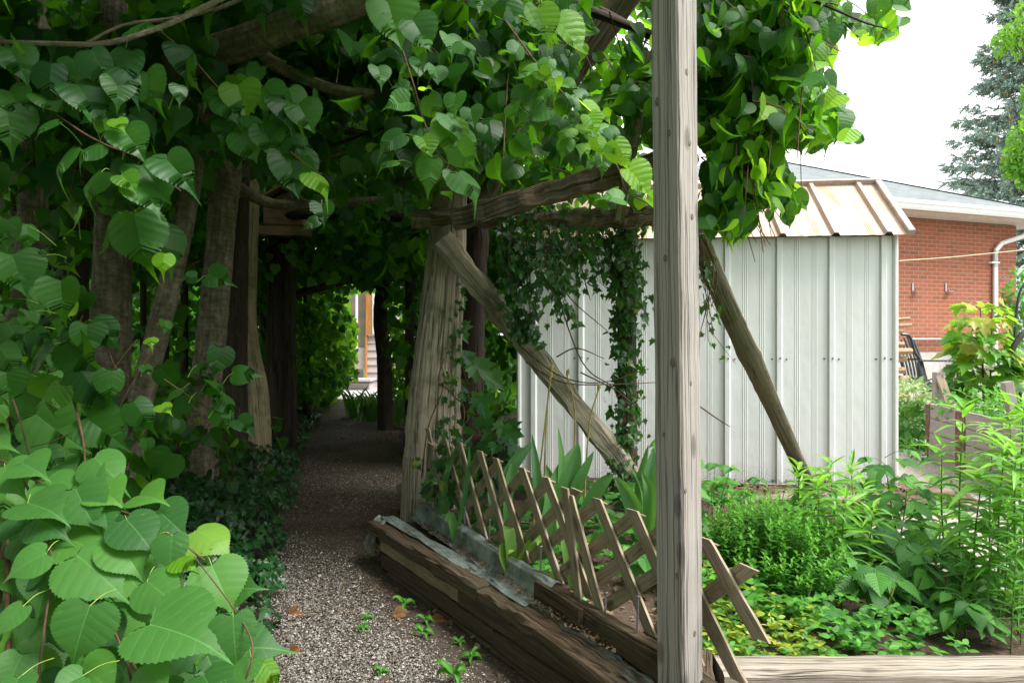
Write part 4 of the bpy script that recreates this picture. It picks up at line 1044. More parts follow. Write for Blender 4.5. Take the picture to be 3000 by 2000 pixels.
# trellis, arch hose and neighbour wall at the right edge
g = Geo(); beam(g, P(2972, 1075, 9), P(2966, 880, 9), .09, .05, side=A(1, 0, 0), n=8, jit=.002); beam(g, P(3040, 1075, 9), P(3030, 760, 9), .07, .05, side=A(1, 0, 0)); beam(g, P(2966, 900, 9), P(3040, 900, 9), .05, .03)
tag(g.build('trellis_post', M['slat'], smooth=False), 'weathered vine covered trellis beside the brick house corner', 'trellis')
g = Geo(); tube(g, [P(3030, 800, 7), P(2990, 850, 7), P(2976, 930, 7), P(2972, 1010, 7)], .012, 8, 20)
tube(g, [P(3030, 960, 6.6), P(2990, 985, 6.6), P(2962, 1040, 6.6), P(2965, 1120, 6.6), P(3000, 1170, 6.6)], .028, 10, 24)
tag(g.build('black_hose', M['black']), 'coiled thick black hose at the right edge beside the trellis', 'hose')
g = Geo(); sg = [13.4, 16.5]
for i in range(17): g.add(np.array([A(10.2, 15, i * .16), A(22, 15.5, i * .16), A(22, 15.53, i * .16 + .158), A(10.2, 15.03, i * .16 + .158)]), np.array([[0, 1, 2, 3]]))
g.add(np.array([A(10.2, 15.04, 0), A(10.2, 20, 0), A(10.2, 20, 2.7), A(10.2, 15.04, 2.7)]), np.array([[3, 2, 1, 0]]))
nb = empty('board_fence', A(10.2, 15, 0), 'pale blue grey board fence partly seen beyond the brick house corner', 'fence')
g.build('boards', plain('blue_siding', (.42, .47, .55), .6), nb, smooth=False)

# ---------------------------------------------------------------- far porch house at the end of the path
fh = empty('porch_house', P(1060, 1140, 15.7) * A(1, 1, 0), 'grey clad house with an orange timber door post seen through the leaf tunnel', 'house')
YF = 15.7
def FP(u, v, dy=0): return P(u, v, YF + dy)
g = Geo()
for i in range(16):
    z = .05 + i * .17; a = FP(1091, 1000, .02); b = FP(1200, 1000, .02); a = FP(1075, 1000, .02)
    g.add(np.array([A(a[0], YF + .0, z), A(b[0], YF, z), A(b[0], YF + .03, z + .168), A(a[0], YF + .03, z + .168)]), np.array([[0, 1, 2, 3]]))
a = FP(700, 1000)[0]; b = FP(1000, 1000)[0]
g.add(np.array([A(a, YF + .3, 0), A(b + .45, YF + .3, 0), A(b + .45, YF + .3, 3), A(a, YF + .3, 3)]), np.array([[0, 1, 2, 3]]))
g.build('wall', M['siding'], fh, smooth=False)
g = Geo(); beam(g, FP(1072, 1112), FP(1076, 830), .05, .1, side=A(1, 0, 0)); beam(g, FP(1081, 982, -.03), FP(1081, 830, -.03), .14, .06, side=A(1, 0, 0)); g.build('door_post', M['orange'], fh, smooth=False)
g = Geo(); beam(g, FP(1092, 978, -.04), FP(1125, 978, -.04), .04, .03, side=UP); beam(g, FP(1094, 978, -.05), FP(1094, 850, -.05), .045, .03, side=A(1, 0, 0)); beam(g, FP(1045, 1020, -.06), FP(1045, 830, -.06), .05, .05, side=A(1, 0, 0)); g.build('window_frame', M['whitep'], fh, smooth=False)
g = Geo(); g.add(np.array([FP(1000, 1022, .05), FP(1071, 1022, .05), FP(1071, 820, .05), FP(1000, 820, .05)]), np.array([[0, 1, 2, 3]])); g.add(np.array([FP(1097, 976, -.02), FP(1112, 976, -.02), FP(1112, 850, -.02), FP(1097, 850, -.02)]), np.array([[0, 1, 2, 3]])); g.build('window_pane', M['glass'], fh, smooth=False)
g = Geo(); beam(g, FP(1000, 1050, .03), FP(1070, 1050, .03), .5, .04, side=UP)
box(g, FP(1045, 1112, -.4), (.75, .7, .05)); box(g, FP(1045, 1128, -.3) + A(0, 0, -.03), (.7, .6, .2)); g.build('porch_step', M['siding'], fh, smooth=False)
# ---------------------------------------------------------------- woodland: trunks, limbs, leaves
trees = []
class Tree:
    def __init__(s, label, name='linden_tree', base=None, cat='tree', group=None, bark='bark', leaf='lin'):
        s.root = empty(name, base, label, cat, group); s.base = np.asarray(base, float); s.trunk = Geo(); s.crown = Geo(); s.branches = []
        s.bark = bark; s.leafm = leaf; s.ax = None; trees.append(s)
    def done(s):
        s.trunk.build('trunk', M[s.bark], s.root)
        for g in s.branches: g.build('branch', M[s.bark], s.root)
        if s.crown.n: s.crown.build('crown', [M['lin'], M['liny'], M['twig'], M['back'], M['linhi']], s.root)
def gtree(label, pts, rad, seg=18, ridge=.04, rough=.02, knobs=(), **k):
    pts = [np.asarray(p, float) for p in pts]; b = pts[0].copy(); b[2] = 0
    t = Tree(label, base=b, **k); pts = [b - UP * .02] + pts
    tube(t.trunk, pts, [rad[0] * 1.15] + list(rad), seg, len(pts) * 9, ridge=ridge, rough=rough, knobs=knobs)
    t.ax = np.array(pts); return t
GT = 'linden trunks on the left of the path'
Ts = {}
Ts['a'] = gtree('stout straight linden trunk left of the leaning stem', [P(320, 1250, 3.7), P(325, 900, 3.7), P(332, 600, 3.7), P(330, 200, 3.7), P(335, -250, 3.8)], [.105, .098, .09, .075, .06], group=GT)
Ts['b'] = gtree('slender linden stem leaning to the right beside the stout trunk', [P(385, 1320, 3.5), P(425, 1120, 3.5), P(480, 900, 3.5), P(535, 660, 3.5), P(570, 480, 3.55), P(600, 200, 3.6), P(640, -150, 3.7)], [.06, .058, .055, .052, .045, .04, .035], group=GT)
Ts['c'] = gtree('knobbly linden trunk with a swollen burl and low limb beside the peeled pole', [P(590, 1330, 4.4), P(600, 1150, 4.4), P(622, 950, 4.4), P(645, 700, 4.4), P(655, 540, 4.4), P(645, 430, 4.4), P(640, 320, 4.4), P(650, 100, 4.45), P(660, -200, 4.5)], [.1, .095, .09, .085, .09, .125, .085, .08, .07], knobs=((.58, .04, .15),), group=GT)
Ts['d'] = gtree('thick pale linden trunk at the left edge of the photo', [P(20, 1150, 4.2), P(70, 880, 4.2), P(95, 650, 4.2), P(105, 400, 4.2), P(122, 100, 4.3), P(130, -250, 4.4)], [.085, .085, .08, .07, .06, .055], group=GT)
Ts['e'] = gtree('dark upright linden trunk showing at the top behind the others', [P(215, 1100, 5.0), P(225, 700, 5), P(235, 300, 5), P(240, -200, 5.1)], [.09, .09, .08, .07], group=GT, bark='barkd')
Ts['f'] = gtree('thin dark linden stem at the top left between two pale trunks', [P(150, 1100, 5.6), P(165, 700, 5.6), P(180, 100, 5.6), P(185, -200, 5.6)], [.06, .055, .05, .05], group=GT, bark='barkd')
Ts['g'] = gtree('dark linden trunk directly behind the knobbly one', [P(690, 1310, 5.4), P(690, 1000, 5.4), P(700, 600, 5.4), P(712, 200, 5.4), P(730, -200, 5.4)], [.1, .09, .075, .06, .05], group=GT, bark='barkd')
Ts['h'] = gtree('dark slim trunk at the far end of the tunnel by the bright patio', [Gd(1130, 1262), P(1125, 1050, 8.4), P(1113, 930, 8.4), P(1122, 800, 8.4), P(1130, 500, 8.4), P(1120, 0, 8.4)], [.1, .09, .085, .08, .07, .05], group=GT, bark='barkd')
Ts['i'] = gtree('broad dark linden trunk behind the cedar log post, crown over the shed', [P(1368, 1270, 4.7), P(1380, 1080, 4.7), P(1390, 900, 4.7), P(1395, 700, 4.7), P(1400, 450, 4.6), P(1430, 200, 4.3), P(1480, -80, 4.0), P(1520, -300, 3.8)], [.1, .09, .075, .085, .07, .065, .06, .05], rough=.04, bark='oldp')
for k_, (u, u2, Y, r) in enumerate(((30, 45, 6.5, .05), (480, 500, 7, .04), (540, 520, 7.5, .045), (900, 880, 9, .06), (760, 800, 8, .05), (420, 400, 6.3, .03), (1200, 1180, 7, .05))):
    lbl = ['slim background stem at the far left edge', 'thin background stem seen above the leaning linden', 'thin dark background stem left of the knobbly trunk', 'dark background stem over the tunnel roof', 'background stem behind the bird feeder', 'thinnest background stem between the stout and leaning trunks', 'dark stem hidden behind the top of the cedar log'][k_]
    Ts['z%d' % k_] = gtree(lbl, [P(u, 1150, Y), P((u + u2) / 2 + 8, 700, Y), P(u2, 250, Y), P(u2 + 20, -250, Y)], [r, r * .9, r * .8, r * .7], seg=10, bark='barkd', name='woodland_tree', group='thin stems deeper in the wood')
def limb(t, pts, rad, seg=12, rough=.02):
    g = Geo(); tube(g, [P(*p) for p in pts], rad, seg, len(pts) * 8, ridge=.04, rough=rough); Ts[t].branches.append(g)
limb('c', [(640, 330, 4.3), (455, 200, 3.4), (560, 170, 3.0), (700, 130, 2.85), (850, 75, 2.75), (1000, 25, 2.7), (1180, -45, 2.7), (1400, -150, 2.7)], [.07, .07, .068, .066, .062, .058, .056, .05], 18, .012)
Ts['c'].branches.pop()
limb('c', [(440, 215, 3.15), (560, 170, 3.0), (700, 130, 2.85), (850, 75, 2.75), (1000, 25, 2.7), (1180, -45, 2.7), (1400, -150, 2.7)], [.075, .07, .066, .062, .058, .056, .05], 20, .012)
limb('c', [(740, 130, 2.9), (800, 185, 3.0), (900, 235, 3.0), (1020, 270, 3.0), (1190, 275, 3.1), (1400, 250, 3.3)], [.03, .028, .026, .024, .022, .012])
limb('c', [(640, 500, 4.4), (700, 550, 4.6), (780, 592, 4.8), (850, 600, 4.9), (1000, 594, 5.1), (1190, 578, 5.4)], [.05, .042, .038, .036, .034, .03])
limb('c', [(835, 596, 4.9), (880, 540, 5.0), (930, 470, 5.1), (960, 300, 5.2)], [.03, .024, .02, .012])
limb('c', [(650, 560, 4.4), (700, 420, 4.5), (730, 300, 4.6), (760, 120, 4.6)], [.05, .04, .035, .03])
limb('c', [(900, 360, 4), (990, 380, 4), (1090, 395, 4.1)], [.03, .026, .02])
limb('b', [(610, 335, 3.4), (680, 215, 3.3), (800, 185, 3.2), (1000, 160, 3.4)], [.02, .02, .016, .01])
limb('i', [(1150, 130, 3.6), (1000, 95, 3.4), (900, 85, 3.3)], [.02, .022, .02])
limb('i', [(1430, 240, 4.2), (1300, 190, 4.0), (1180, 210, 3.9), (1000, 160, 3.9)], [.03, .025, .02, .012])
limb('i', [(1520, -50, 3.4), (1800, 60, 3.0), (2050, 150, 2.9), (2230, 165, 2.8), (2350, 210, 2.75), (2420, 290, 2.75), (2475, 390, 2.7)], [.03, .02, .014, .009, .007, .005, .003], 8)
limb('i', [(1700, 0, 3.2), (1980, 150, 3.0), (2120, 250, 3.0), (2230, 330, 2.95), (2310, 450, 2.9)], [.02, .014, .01, .006, .003], 8)
limb('i', [(2040, 200, 3.1), (2180, 420, 2.9), (2270, 500, 2.8), (2320, 590, 2.75)], [.01, .006, .004, .003], 7)
limb('i', [(2050, -60, 2.8), (2280, -20, 2.6), (2400, 10, 2.5), (2530, 65, 2.45), (2600, 85, 2.4)], [.01, .008, .006, .004, .002], 7)
limb('a', [(-40, 122, 1.9), (150, 128, 1.9), (300, 128, 1.95), (430, 95, 2.0), (560, 40, 2.1), (700, -30, 2.2)], [.006, .007, .008, .008, .009, .01], 8)
limb('a', [(230, 140, 2.0), (360, 75, 2.1), (500, 55, 2.2), (640, 25, 2.3), (760, -30, 2.4)], [.004, .005, .006, .007, .008], 8)
rr_ = np.random.default_rng(3)
for q in range(46):          # small bare twigs among the trunks
    u, v, Y = rr_.uniform(350, 1250), rr_.uniform(0, 560), rr_.uniform(3.2, 6.5); a = rr_.uniform(-.9, .5); L = rr_.uniform(120, 380)
    du, dv_ = L * math.cos(a), L * math.sin(a)
    limb('c' if u < 900 else 'i', [(u, v, Y), (u + du * .5 + rr_.normal() * 12, v + dv_ * .5 + rr_.normal() * 14, Y + rr_.normal() * .3), (u + du, v + dv_, Y + rr_.normal() * .5)], [rr_.uniform(.008, .02), .008, .004], 6)
# merge the thin twigs of each tree into one branch part
for kx in ('c', 'i'):
    t = Ts[kx]; small = [g for g in t.branches if sum(len(v) for v in g.V) < 260]
    big = [g for g in t.branches if g not in small]
    mg = Geo()
    for g in small:
        for V, F, UV, R in zip(g.V, [None] * 99, g.UV, g.R): pass
        base = 0
        Vc = np.concatenate(g.V); mg.add(Vc, g.F, np.concatenate(g.UV), np.concatenate(g.R))
    t.branches = big + [mg]
TK = list(Ts.values())
TAX = []
for t in TK:
    pass
def nearest_tree(p):
    d = [min(np.hypot(q[0] - p[0], q[1] - p[1]) for q in t.ax[1:]) + (1.5 if t.root.name.startswith('woodland') else 0) for t in TK]
    return TK[int(np.argmin(d))]

# leaf-free zones (openings of the photograph that stay open): polygons with the depth in front of which leaves are dropped
def inpoly(u, v, poly):
    poly = np.asarray(poly, float); c = np.zeros(len(u), bool); j = len(poly) - 1
    for i in range(len(poly)):
        xi, yi = poly[i]; xj, yj = poly[j]
        c ^= ((yi > v) != (yj > v)) & (u < (xj - xi) * (v - yi) / (yj - yi + 1e-9) + xi); j = i
    return c
OPEN = [
    ([(430, 1290), (880, 1290), (840, 1720), (720, 1640), (560, 1480)], 3.6),
    ([(720, 110), (1210, 225), (1210, 310), (860, 290), (710, 190)], 2.95),
    ([(2500, -400), (2460, 60), (2640, 70), (2640, 110), (2540, 125), (2470, 90), (2415, 130), (2440, 190), (2380, 190), (2370, 260), (2450, 300), (2500, 400), (2480, 430), (2360, 420), (2300, 440), (2270, 400), (2230, 420), (2300, 500), (2360, 580), (2330, 640), (2250, 610), (2190, 640), (2200, 720), (2100, 700), (2060, 720), (2060, 2100), (3400, 2100), (3400, -400)], 99),
    ([(1525, 700), (2070, 690), (2070, 2100), (1525, 2100)], 99),
    ([(1180, 600), (1330, 560), (1600, 500), (1880, 420), (2070, 420), (2070, 720), (1180, 720)], 3.95),
    ([(1380, 640), (1500, 640), (1780, 290), (1700, 260)], 4.1), ([(1630, 300), (1760, 300), (1950, -60), (1780, -60)], 3.75),
    ([(1170, 640), (1420, 660), (1420, 2100), (1170, 2100)], 4.6),
    ([(850, 1190), (1330, 1190), (1330, 2100), (780, 2100)], 99),
    ([(1015, 880), (1040, 860), (1105, 860), (1115, 1000), (1115, 1230), (960, 1230), (985, 1170), (1050, 1110), (1045, 960)], 99),
    ([(700, 520), (765, 520), (800, 1340), (720, 1340), (690, 900)], 5.9),
    ([(755, 560), (925, 560), (925, 720), (755, 720)], 6.2),
    ([(1870, -100), (2070, -100), (2070, 2100), (1870, 2100)], 1.75),
    ([(440, 130), (1190, -60), (1190, 60), (900, 150), (440, 280)], 2.7),
    ([(535, 560), (720, 560), (700, 1300), (530, 1250)], 4.1),
    ([(225, 640), (410, 640), (400, 1100), (240, 1100)], 3.55),
    ([(420, 700), (540, 480), (620, 480), (580, 820), (470, 1180), (340, 1230)], 3.45),
    ([(60, -80), (400, -80), (400, 110), (60, 110)], 3.6), ([(10, 560), (150, 560), (130, 900), (10, 900)], 3.3),
    ([(770, 1000), (985, 1000), (1000, 1190), (830, 1200)], 5.),
    ([(640, 480), (1200, 540), (1200, 620), (640, 600)], 4.4),
]
def keep(p):
    p = np.atleast_2d(p); u, v = proj(p); ok = (np.hypot(p[:, 0], p[:, 1]) > .55) | (p[:, 2] > 2.4)
    for poly, d in OPEN: ok &= ~(inpoly(u, v, poly) & (p[:, 1] < d) & (p[:, 1] > .2))
    return ok

def sprays(n, gen, size, nl=9, L=.45, up=.55, out=None, droop=.8, tmpl=None, mat=0, yel=.06, twig=True, jit=.5, target=None, sizev=.22, tiprand=.35, filt=True):
    """n leafy shoots; gen(n)->start points. Leaves go to the crown of the nearest tree"""
    st = gen(n); out_ = np.asarray(out if out is not None else (0, -1, 0), float)
    d = nrm(out_[None] * 1. + rv(n, .6) + A(0, 0, -.25)); 
    t = np.linspace(.12, 1, nl)
    Ls = L * (.6 + .7 * rng.random(n))
    C = st[:, None] + d[:, None] * (Ls[:, None, None] * t[None, :, None]) - UP * (Ls[:, None, None] * (t[None, :, None] ** 2) * droop * .5)
    sd = nrm(np.cross(d, UP)); alt = np.where(np.arange(nl) % 2 == 0, 1, -1)
    B = C + sd[:, None] * alt[None, :, None] * .035 * (size / .08) - UP * .012
    T = nrm(sd[:, None] * alt[None, :, None] * .75 + d[:, None] * .55 - UP * droop + rng.normal(0, tiprand, (n, nl, 3)))
    N = nrm(np.broadcast_to(UP * up + out_ * (1 - up), (n, nl, 3)) + rng.normal(0, jit, (n, nl, 3)))
    S = size * np.exp(rng.normal(0, sizev, (n, nl))) * (1 - .25 * (t[None] > .9))
    Bf, Tf, Nf, Sf = B.reshape(-1, 3), T.reshape(-1, 3), N.reshape(-1, 3), S.reshape(-1)
    ctr = Bf + Tf * Sf[:, None] * .5
    ok = (keep(ctr) & keep(ctr + Tf * Sf[:, None] * .4)) if filt else np.ones(len(Bf), bool)
    own = np.repeat([TK.index(target if target else nearest_tree(p)) for p in st], nl)
    young = (rng.random(len(Bf)) < yel)  # share of leaves given the lime tone that stands in for backlight
    rn = rng.random(len(Bf))
    for ti in np.unique(own):
        for yv in (False, True):
            m_ = ok & (own == ti) & (young == yv)
            place(TK[ti].crown, tmpl or lin_md, Bf[m_], Tf[m_], Nf[m_], Sf[m_], rn[m_], mat=1 if yv else mat)
    if twig:
        own1 = own[::nl]
        for i in range(n):
            if ok.reshape(n, nl)[i].sum() < nl * .5: continue
            tube(TK[own1[i]].crown, C[i][:: max(1, nl // 3)], [.0035, .0025, .0015], 4, 5, mat=2, cap=False)
def rb(u0, u1, v0, v1, Y0, Y1, pw=1.):
    def f(n):
        u, v, Y = rng.uniform(u0, u1, n), rng.uniform(v0, v1, n), Y0 + (Y1 - Y0) * rng.random(n) ** pw
        return np.stack([(u - 1500) / 2000 * Y, Y, CAMZ - (v - 1000) / 2000 * Y], -1)
    return f
def wb(x0, x1, y0, y1, z0, z1):
    def f(n): return np.stack([rng.uniform(x0, x1, n), rng.uniform(y0, y1, n), rng.uniform(z0, z1, n)], -1)
    return f
# --- canopy overhead (roof of the arbour) and the wood to the left; simple leaves
sprays(1500, wb(-5.2, .9, 3.2, 10.4, 2.35, 3.6), .105, 9, .5, .8, (0, -.2, 0), .5, lin_lo, 0, .0, False)
sprays(760, wb(-4.2, .5, 5., 10.4, 1.95, 2.7), .1, 9, .5, .75, (0, -.3, 0), .6, lin_lo, 0, .0, False)
sprays(900, wb(-6, 1.0, 3.0, 10.6, 3.6, 5.2), .11, 10, .6, .8, (0, -.2, 0), .5, lin_lo, 0, .0, False)
sprays(420, wb(-3.2, -.1, 1.6, 3.6, 2.45, 3.6), .1, 9, .5, .8, (0, -.4, 0), .6, lin_lo, 0, .0, False)
sprays(260, wb(.9, 1.9, 2.9, 4.2, 2.4, 3.3), .085, 9, .45, .6, (.5, -.6, 0), .8, lin_lo, 0, .1, False)
sprays(420, wb(-6, -1.5, -2.5, 3.2, 2.5, 4.2), .11, 9, .6, .8, (0, -.2, 0), .5, lin_lo, 0, .0, False, target=TK[0])  # unseen leaves added over the camera side to shade the left
sprays(120, wb(-2.2, -.3, 1.4, 3.2, 2.9, 3.8), .11, 9, .6, .8, (0, -.2, 0), .5, lin_lo, 0, .0, False)  # more overhead leaves added to cut the light below
sprays(380, wb(-6, .5, 2.8, 10.4, 4.6, 5.8), .2, 9, .8, .8, (0, -.2, 0), .4, lin_lo, 0, .0, False)  # hidden upper layer of oversized leaves, added to darken the arbour
sprays(240, wb(-6, -1.1, -3, 3, 3.9, 5.2), .2, 9, .8, .8, (0, -.2, 0), .4, lin_lo, 0, .0, False, target=TK[0])  # unseen oversized leaves added above the left front as a light block
# left wood, deep
sprays(380, wb(-9, -3.2, 5, 11, .2, 4.5), .105, 10, .55, .6, (.5, -.8, 0), .8, lin_lo, 3, .06, False)
sprays(450, wb(-4.4, -2.6, 7.5, 12.5, .1, 2.2), .09, 10, .4, .6, (.7, -.6, 0), .8, lin_lo, 3, .08, False)
sprays(220, wb(-1.2, .4, 6.0, 11.5, .1, 2.3), .09, 9, .4, .6, (-.5, -.6, 0), .8, lin_lo, 3, .1, False)
# leaf curtain left of the tunnel mouth, lit look set by the lime leaf colour
sprays(110, rb(840, 960, 850, 1190, 8.5, 11), .10, 9, .35, .6, (.4, -.6, 0), .9, lin_md, 3, .25, False)
sprays(130, rb(900, 1015, 840, 1190, 10.8, 12.8), .10, 9, .35, .6, (.4, -.6, 0), .9, lin_md, 3, .8, False)
sprays(60, rb(980, 1085, 780, 960, 11, 13.5), .10, 9, .35, .6, (.4, -.6, 0), .9, lin_md, 3, .85, False)
sprays(90, rb(1125, 1215, 780, 1235, 8.9, 11.8), .08, 9, .3, .6, (-.2, -.7, 0), .9, lin_md, 3, .25, False)
sprays(60, rb(925, 1040, 930, 1180, 11.5, 12.9), .10, 8, .3, .6, (.4, -.6, 0), .9, lin_md, 3, .9, False)
# left wood, nearer: curtain of leaves
sprays(75, rb(-120, 560, 60, 620, 2.5, 3.6), .085, 8, .4, .35, (.25, -1, 0), .9, lin_md, 0, .02)
sprays(95, rb(-120, 640, 700, 1300, 2.4, 4.2), .08, 8, .38, .4, (.4, -1, 0), .9, lin_md, 0, .05)
sprays(14, rb(-80, 250, 600, 1200, 2.0, 2.8), .10, 7, .34, .4, (.4, -1, 0), .9, lin_hi, 4, .03)
sprays(34, rb(350, 800, 1050, 1300, 3.6, 5.0), .07, 8, .3, .5, (.5, -1, 0), .8, lin_md, 0, .08)
# top middle
sprays(105, rb(700, 1500, -60, 420, 3.0, 4.6), .085, 8, .38, .35, (.1, -1, 0), .9, lin_md, 0, .03)
sprays(200, rb(1150, 1900, -60, 470, 2.7, 4.0), .085, 8, .38, .35, (.1, -1, 0), .95, lin_md, 0, .04)
sprays(50, rb(1420, 1900, 430, 600, 3.6, 4.6), .075, 8, .3, .35, (.1, -1, 0), .95, lin_md, 0, .12)
# hanging crown to the right of the squared post
sprays(150, rb(2000, 2330, -120, 420, 2.6, 3.7), .078, 8, .33, .3, (.3, -.7, 0), 1.2, lin_md, 0, .16, tiprand=.25)
sprays(90, rb(2120, 2440, -80, 400, 2.5, 3.1), .083, 7, .3, .3, (.5, -.6, 0), 1.2, lin_md, 0, .5, tiprand=.25)
sprays(90, rb(2030, 2260, 380, 600, 2.6, 3.2), .08, 7, .28, .3, (.4, -.6, 0), 1.3, lin_md, 0, .3, tiprand=.25)

# --- explicit near leaves: base and tip in picture columns/rows, depth
def near(g, L, Yf, mat=0, tmpl=None, s=2.24, ou=0, ov=0, nvec=(.05, -.55, .85), dy=-.03, jit=.12, stems=None, smat=1):
    for i, e in enumerate(L):
        bx, by, tx, ty = e[:4]; dYt = e[4] if len(e) > 4 else dy; wd = e[5] if len(e) > 5 else 1.
        ub, vb, ut, vt = ou + bx / s, ov + by / s, ou + tx / s, ov + ty / s
        Y = Yf(ub, vb) if callable(Yf) else Yf
        Y = Y + rng.normal(0, .02)
        a = P(ub, vb, Y); b = P(ut, vt, Y + dYt); S = np.linalg.norm(b - a) / 1.1
        place(g, tmpl or lin_hi, a[None], (b - a)[None], (np.asarray(nvec) + rng.normal(0, jit, 3))[None], S, mat=mat, wid=np.array([wd]))
        if stems is not None:
            q = stems(a); tube(g, [a, (a + q) / 2 + UP * .006, q], [.0008, .0009, .0011], 5, 6, mat=smat, cap=False)
def toline(line):
    c = cat_rom(np.array([P(*p) for p in line]), 40)
    def f(a):
        d = np.linalg.norm(c - a, axis=1) ; i = int(np.argmin(d)); i = max(0, i - 2); q = c[i]
        v = q - a; L = np.linalg.norm(v); return a + v * min(1, .05 / max(L, 1e-6)) + A(0, .035, -.03)
    return f
# lower left: young linden shoots close to the camera
sap = empty('young_linden', A(-1.15, 1.35, 0), 'young linden shoots with large pale green leaves filling the lower left corner', 'sapling')
gl = Geo(); gs = Geo()
BL = [(590, 1060, 435, 1480), (150, 1065, -80, 1270), (1390, 800, 1535, 1095), (1130, 600, 1100, 835), (985, 1185, 1460, 1285), (1530, 1130, 1540, 1480), (1290, 570, 1515, 660),
      (1040, 440, 1215, 590), (830, 495, 1010, 690), (680, 410, 700, 555), (510, 735, 815, 965), (300, 720, -10, 860), (430, 620, 645, 680), (110, 500, -10, 630), (180, 390, 405, 430),
      (305, 240, 425, 335), (550, 215, 675, 250), (965, 900, 1165, 1045), (740, 740, 965, 1010), (1650, 1410, 1560, 1600), (640, 290, 790, 370), (915, 340, 1060, 335), (620, 90, 790, 245),
      (960, 1440, 1070, 1600), (120, 1535, 60, 1700), (540, 1520, 310, 1620), (30, 150, 130, 320), (150, 130, 280, 175), (500, 300, 620, 560), (240, 490, 400, 560), (770, 640, 930, 860), (900, 700, 1160, 760),
      (560, 420, 660, 620), (250, 830, 60, 990), (420, 880, 330, 1010), (1000, 820, 1170, 1030), (900, 1520, 820, 1640), (200, 1150, 60, 1330), (1180, 1200, 1010, 1330), (1480, 960, 1700, 930)]
def YBL(u, v): return 1.62 - (v - 1300) / 700 * .42
near(gl, [e + ((-.05, 1.04) if len(e) == 4 else ()) for e in BL[:31]], YBL, 0, lin_bl, ov=1300, dy=-.05, nvec=(.08, -.72, .8), jit=.2, stems=toline([(-20, 1330, 1.62), (90, 1400, 1.5), (350, 1490, 1.48), (450, 1540, 1.4), (560, 1570, 1.4), (700, 1900, 1.28)]))
near(gl, [e + (-.03, 1.) for e in BL[31:]], lambda u, v: YBL(u, v) + .12, 0, lin_bl, ov=1300, nvec=(.08, -.6, .8), jit=.2)
near(gl, [(1725, 1435, 1845, 1570), (1160, 760, 1290, 800)], lambda u, v: YBL(u, v) + .03, 2, ov=1300)
nfill = 260; u = rng.uniform(-120, 680, nfill); v = rng.uniform(1290, 2150, nfill); Yv = 1.62 - (v - 1300) / 700 * .42 + rng.uniform(.1, .75, nfill)
lim = 130 + (v - 1300) * .85
m_ = u < lim; u, v, Yv = u[m_], v[m_], Yv[m_]; base = np.stack([(u - 1500) / 2000 * Yv, Yv, CAMZ - (v - 1000) / 2000 * Yv], -1)
place(gl, lin_bl, base, A(.35, -.5, -.45)[None] + rv(len(u), .4), A(.1, -.5, .85)[None] + rv(len(u), .3), .10 * np.exp(rng.normal(0, .22, len(u))), mat=0)
for line, r in (([(-60, 1330, 1.7), (60, 1390, 1.6), (170, 1660, 1.45), (280, 1750, 1.45), (400, 1960, 1.35)], .0035), ([(-50, 1350, 1.7), (200, 1440, 1.62), (380, 1505, 1.6), (470, 1545, 1.5), (600, 1640, 1.42)], .003),
                ([(100, 2100, 1.3), (135, 1800, 1.36), (165, 1670, 1.45)], .003), ([(385, 1990, 1.3), (370, 1930, 1.3), (335, 1845, 1.33)], .003), ([(700, 2050, 1.2), (740, 1900, 1.22), (690, 1790, 1.3), (570, 1630, 1.42)], .002)):
    tube(gs, [P(*p) for p in line], [r, r * .8, r * .6], 7, 30)
for (x, y) in ((-1.0, 1.5), (-.85, 1.35)): tube(gs, [A(x - .2, y, 0), A(x - .15, y, .3), P(20, 1500, 1.6)], [.009, .007, .005], 7, 14)
gs.build('stem', [M['twig'], M['ystem']], sap)
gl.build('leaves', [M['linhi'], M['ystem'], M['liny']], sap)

# upper left, drooping leaves, shade set by their darker material (belongs to the linden at left)
def branch_part(tree, gls, gst, lm='linhi'):
    ob = gst.build('branch', M['twig'], Ts[tree].root); lf = gls.build('leaves', [M[lm], M['ystem'], M['liny']]); lf.parent = ob; lf.location = (0, 0, 0)
gl, gs = Geo(), Geo()
UL = [(665, 1130, 500, 1315), (665, 950, 450, 1040), (690, 860, 640, 730), (820, 860, 950, 1040), (930, 1090, 1120, 1290), (480, 975, 270, 1165), (900, 1210, 1075, 1380), (1095, 1050, 1275, 1235), (380, 800, 195, 870),
      (640, 640, 480, 560), (700, 700, 830, 800), (350, 560, 200, 500), (60, 600, 170, 760), (40, 700, 90, 955), (500, 560, 680, 740), (270, 620, 370, 700), (450, 480, 330, 420), (800, 440, 900, 600), (860, 340, 800, 560),
      (100, 480, 10, 420), (150, 350, 20, 200), (340, 420, 300, 640), (600, 780, 540, 640), (1180, 560, 1200, 640), (960, 480, 985, 705), (60, 320, 170, 480), (500, 400, 440, 600), (760, 520, 790, 670), (600, 330, 700, 520), (850, 200, 1020, 130)]
near(gl, UL, lambda u, v: 1.62 if v > 330 else 1.8, 0, nvec=(.1, -.8, .8), dy=-.03, jit=.42, stems=toline([(0, 120, 1.9), (60, 250, 1.85), (200, 360, 1.75), (300, 420, 1.65), (420, 470, 1.62), (500, 490, 1.6)]))
near(gl, [(770, 780, 810, 840), (800, 1150, 875, 1215)], 1.58, 2)
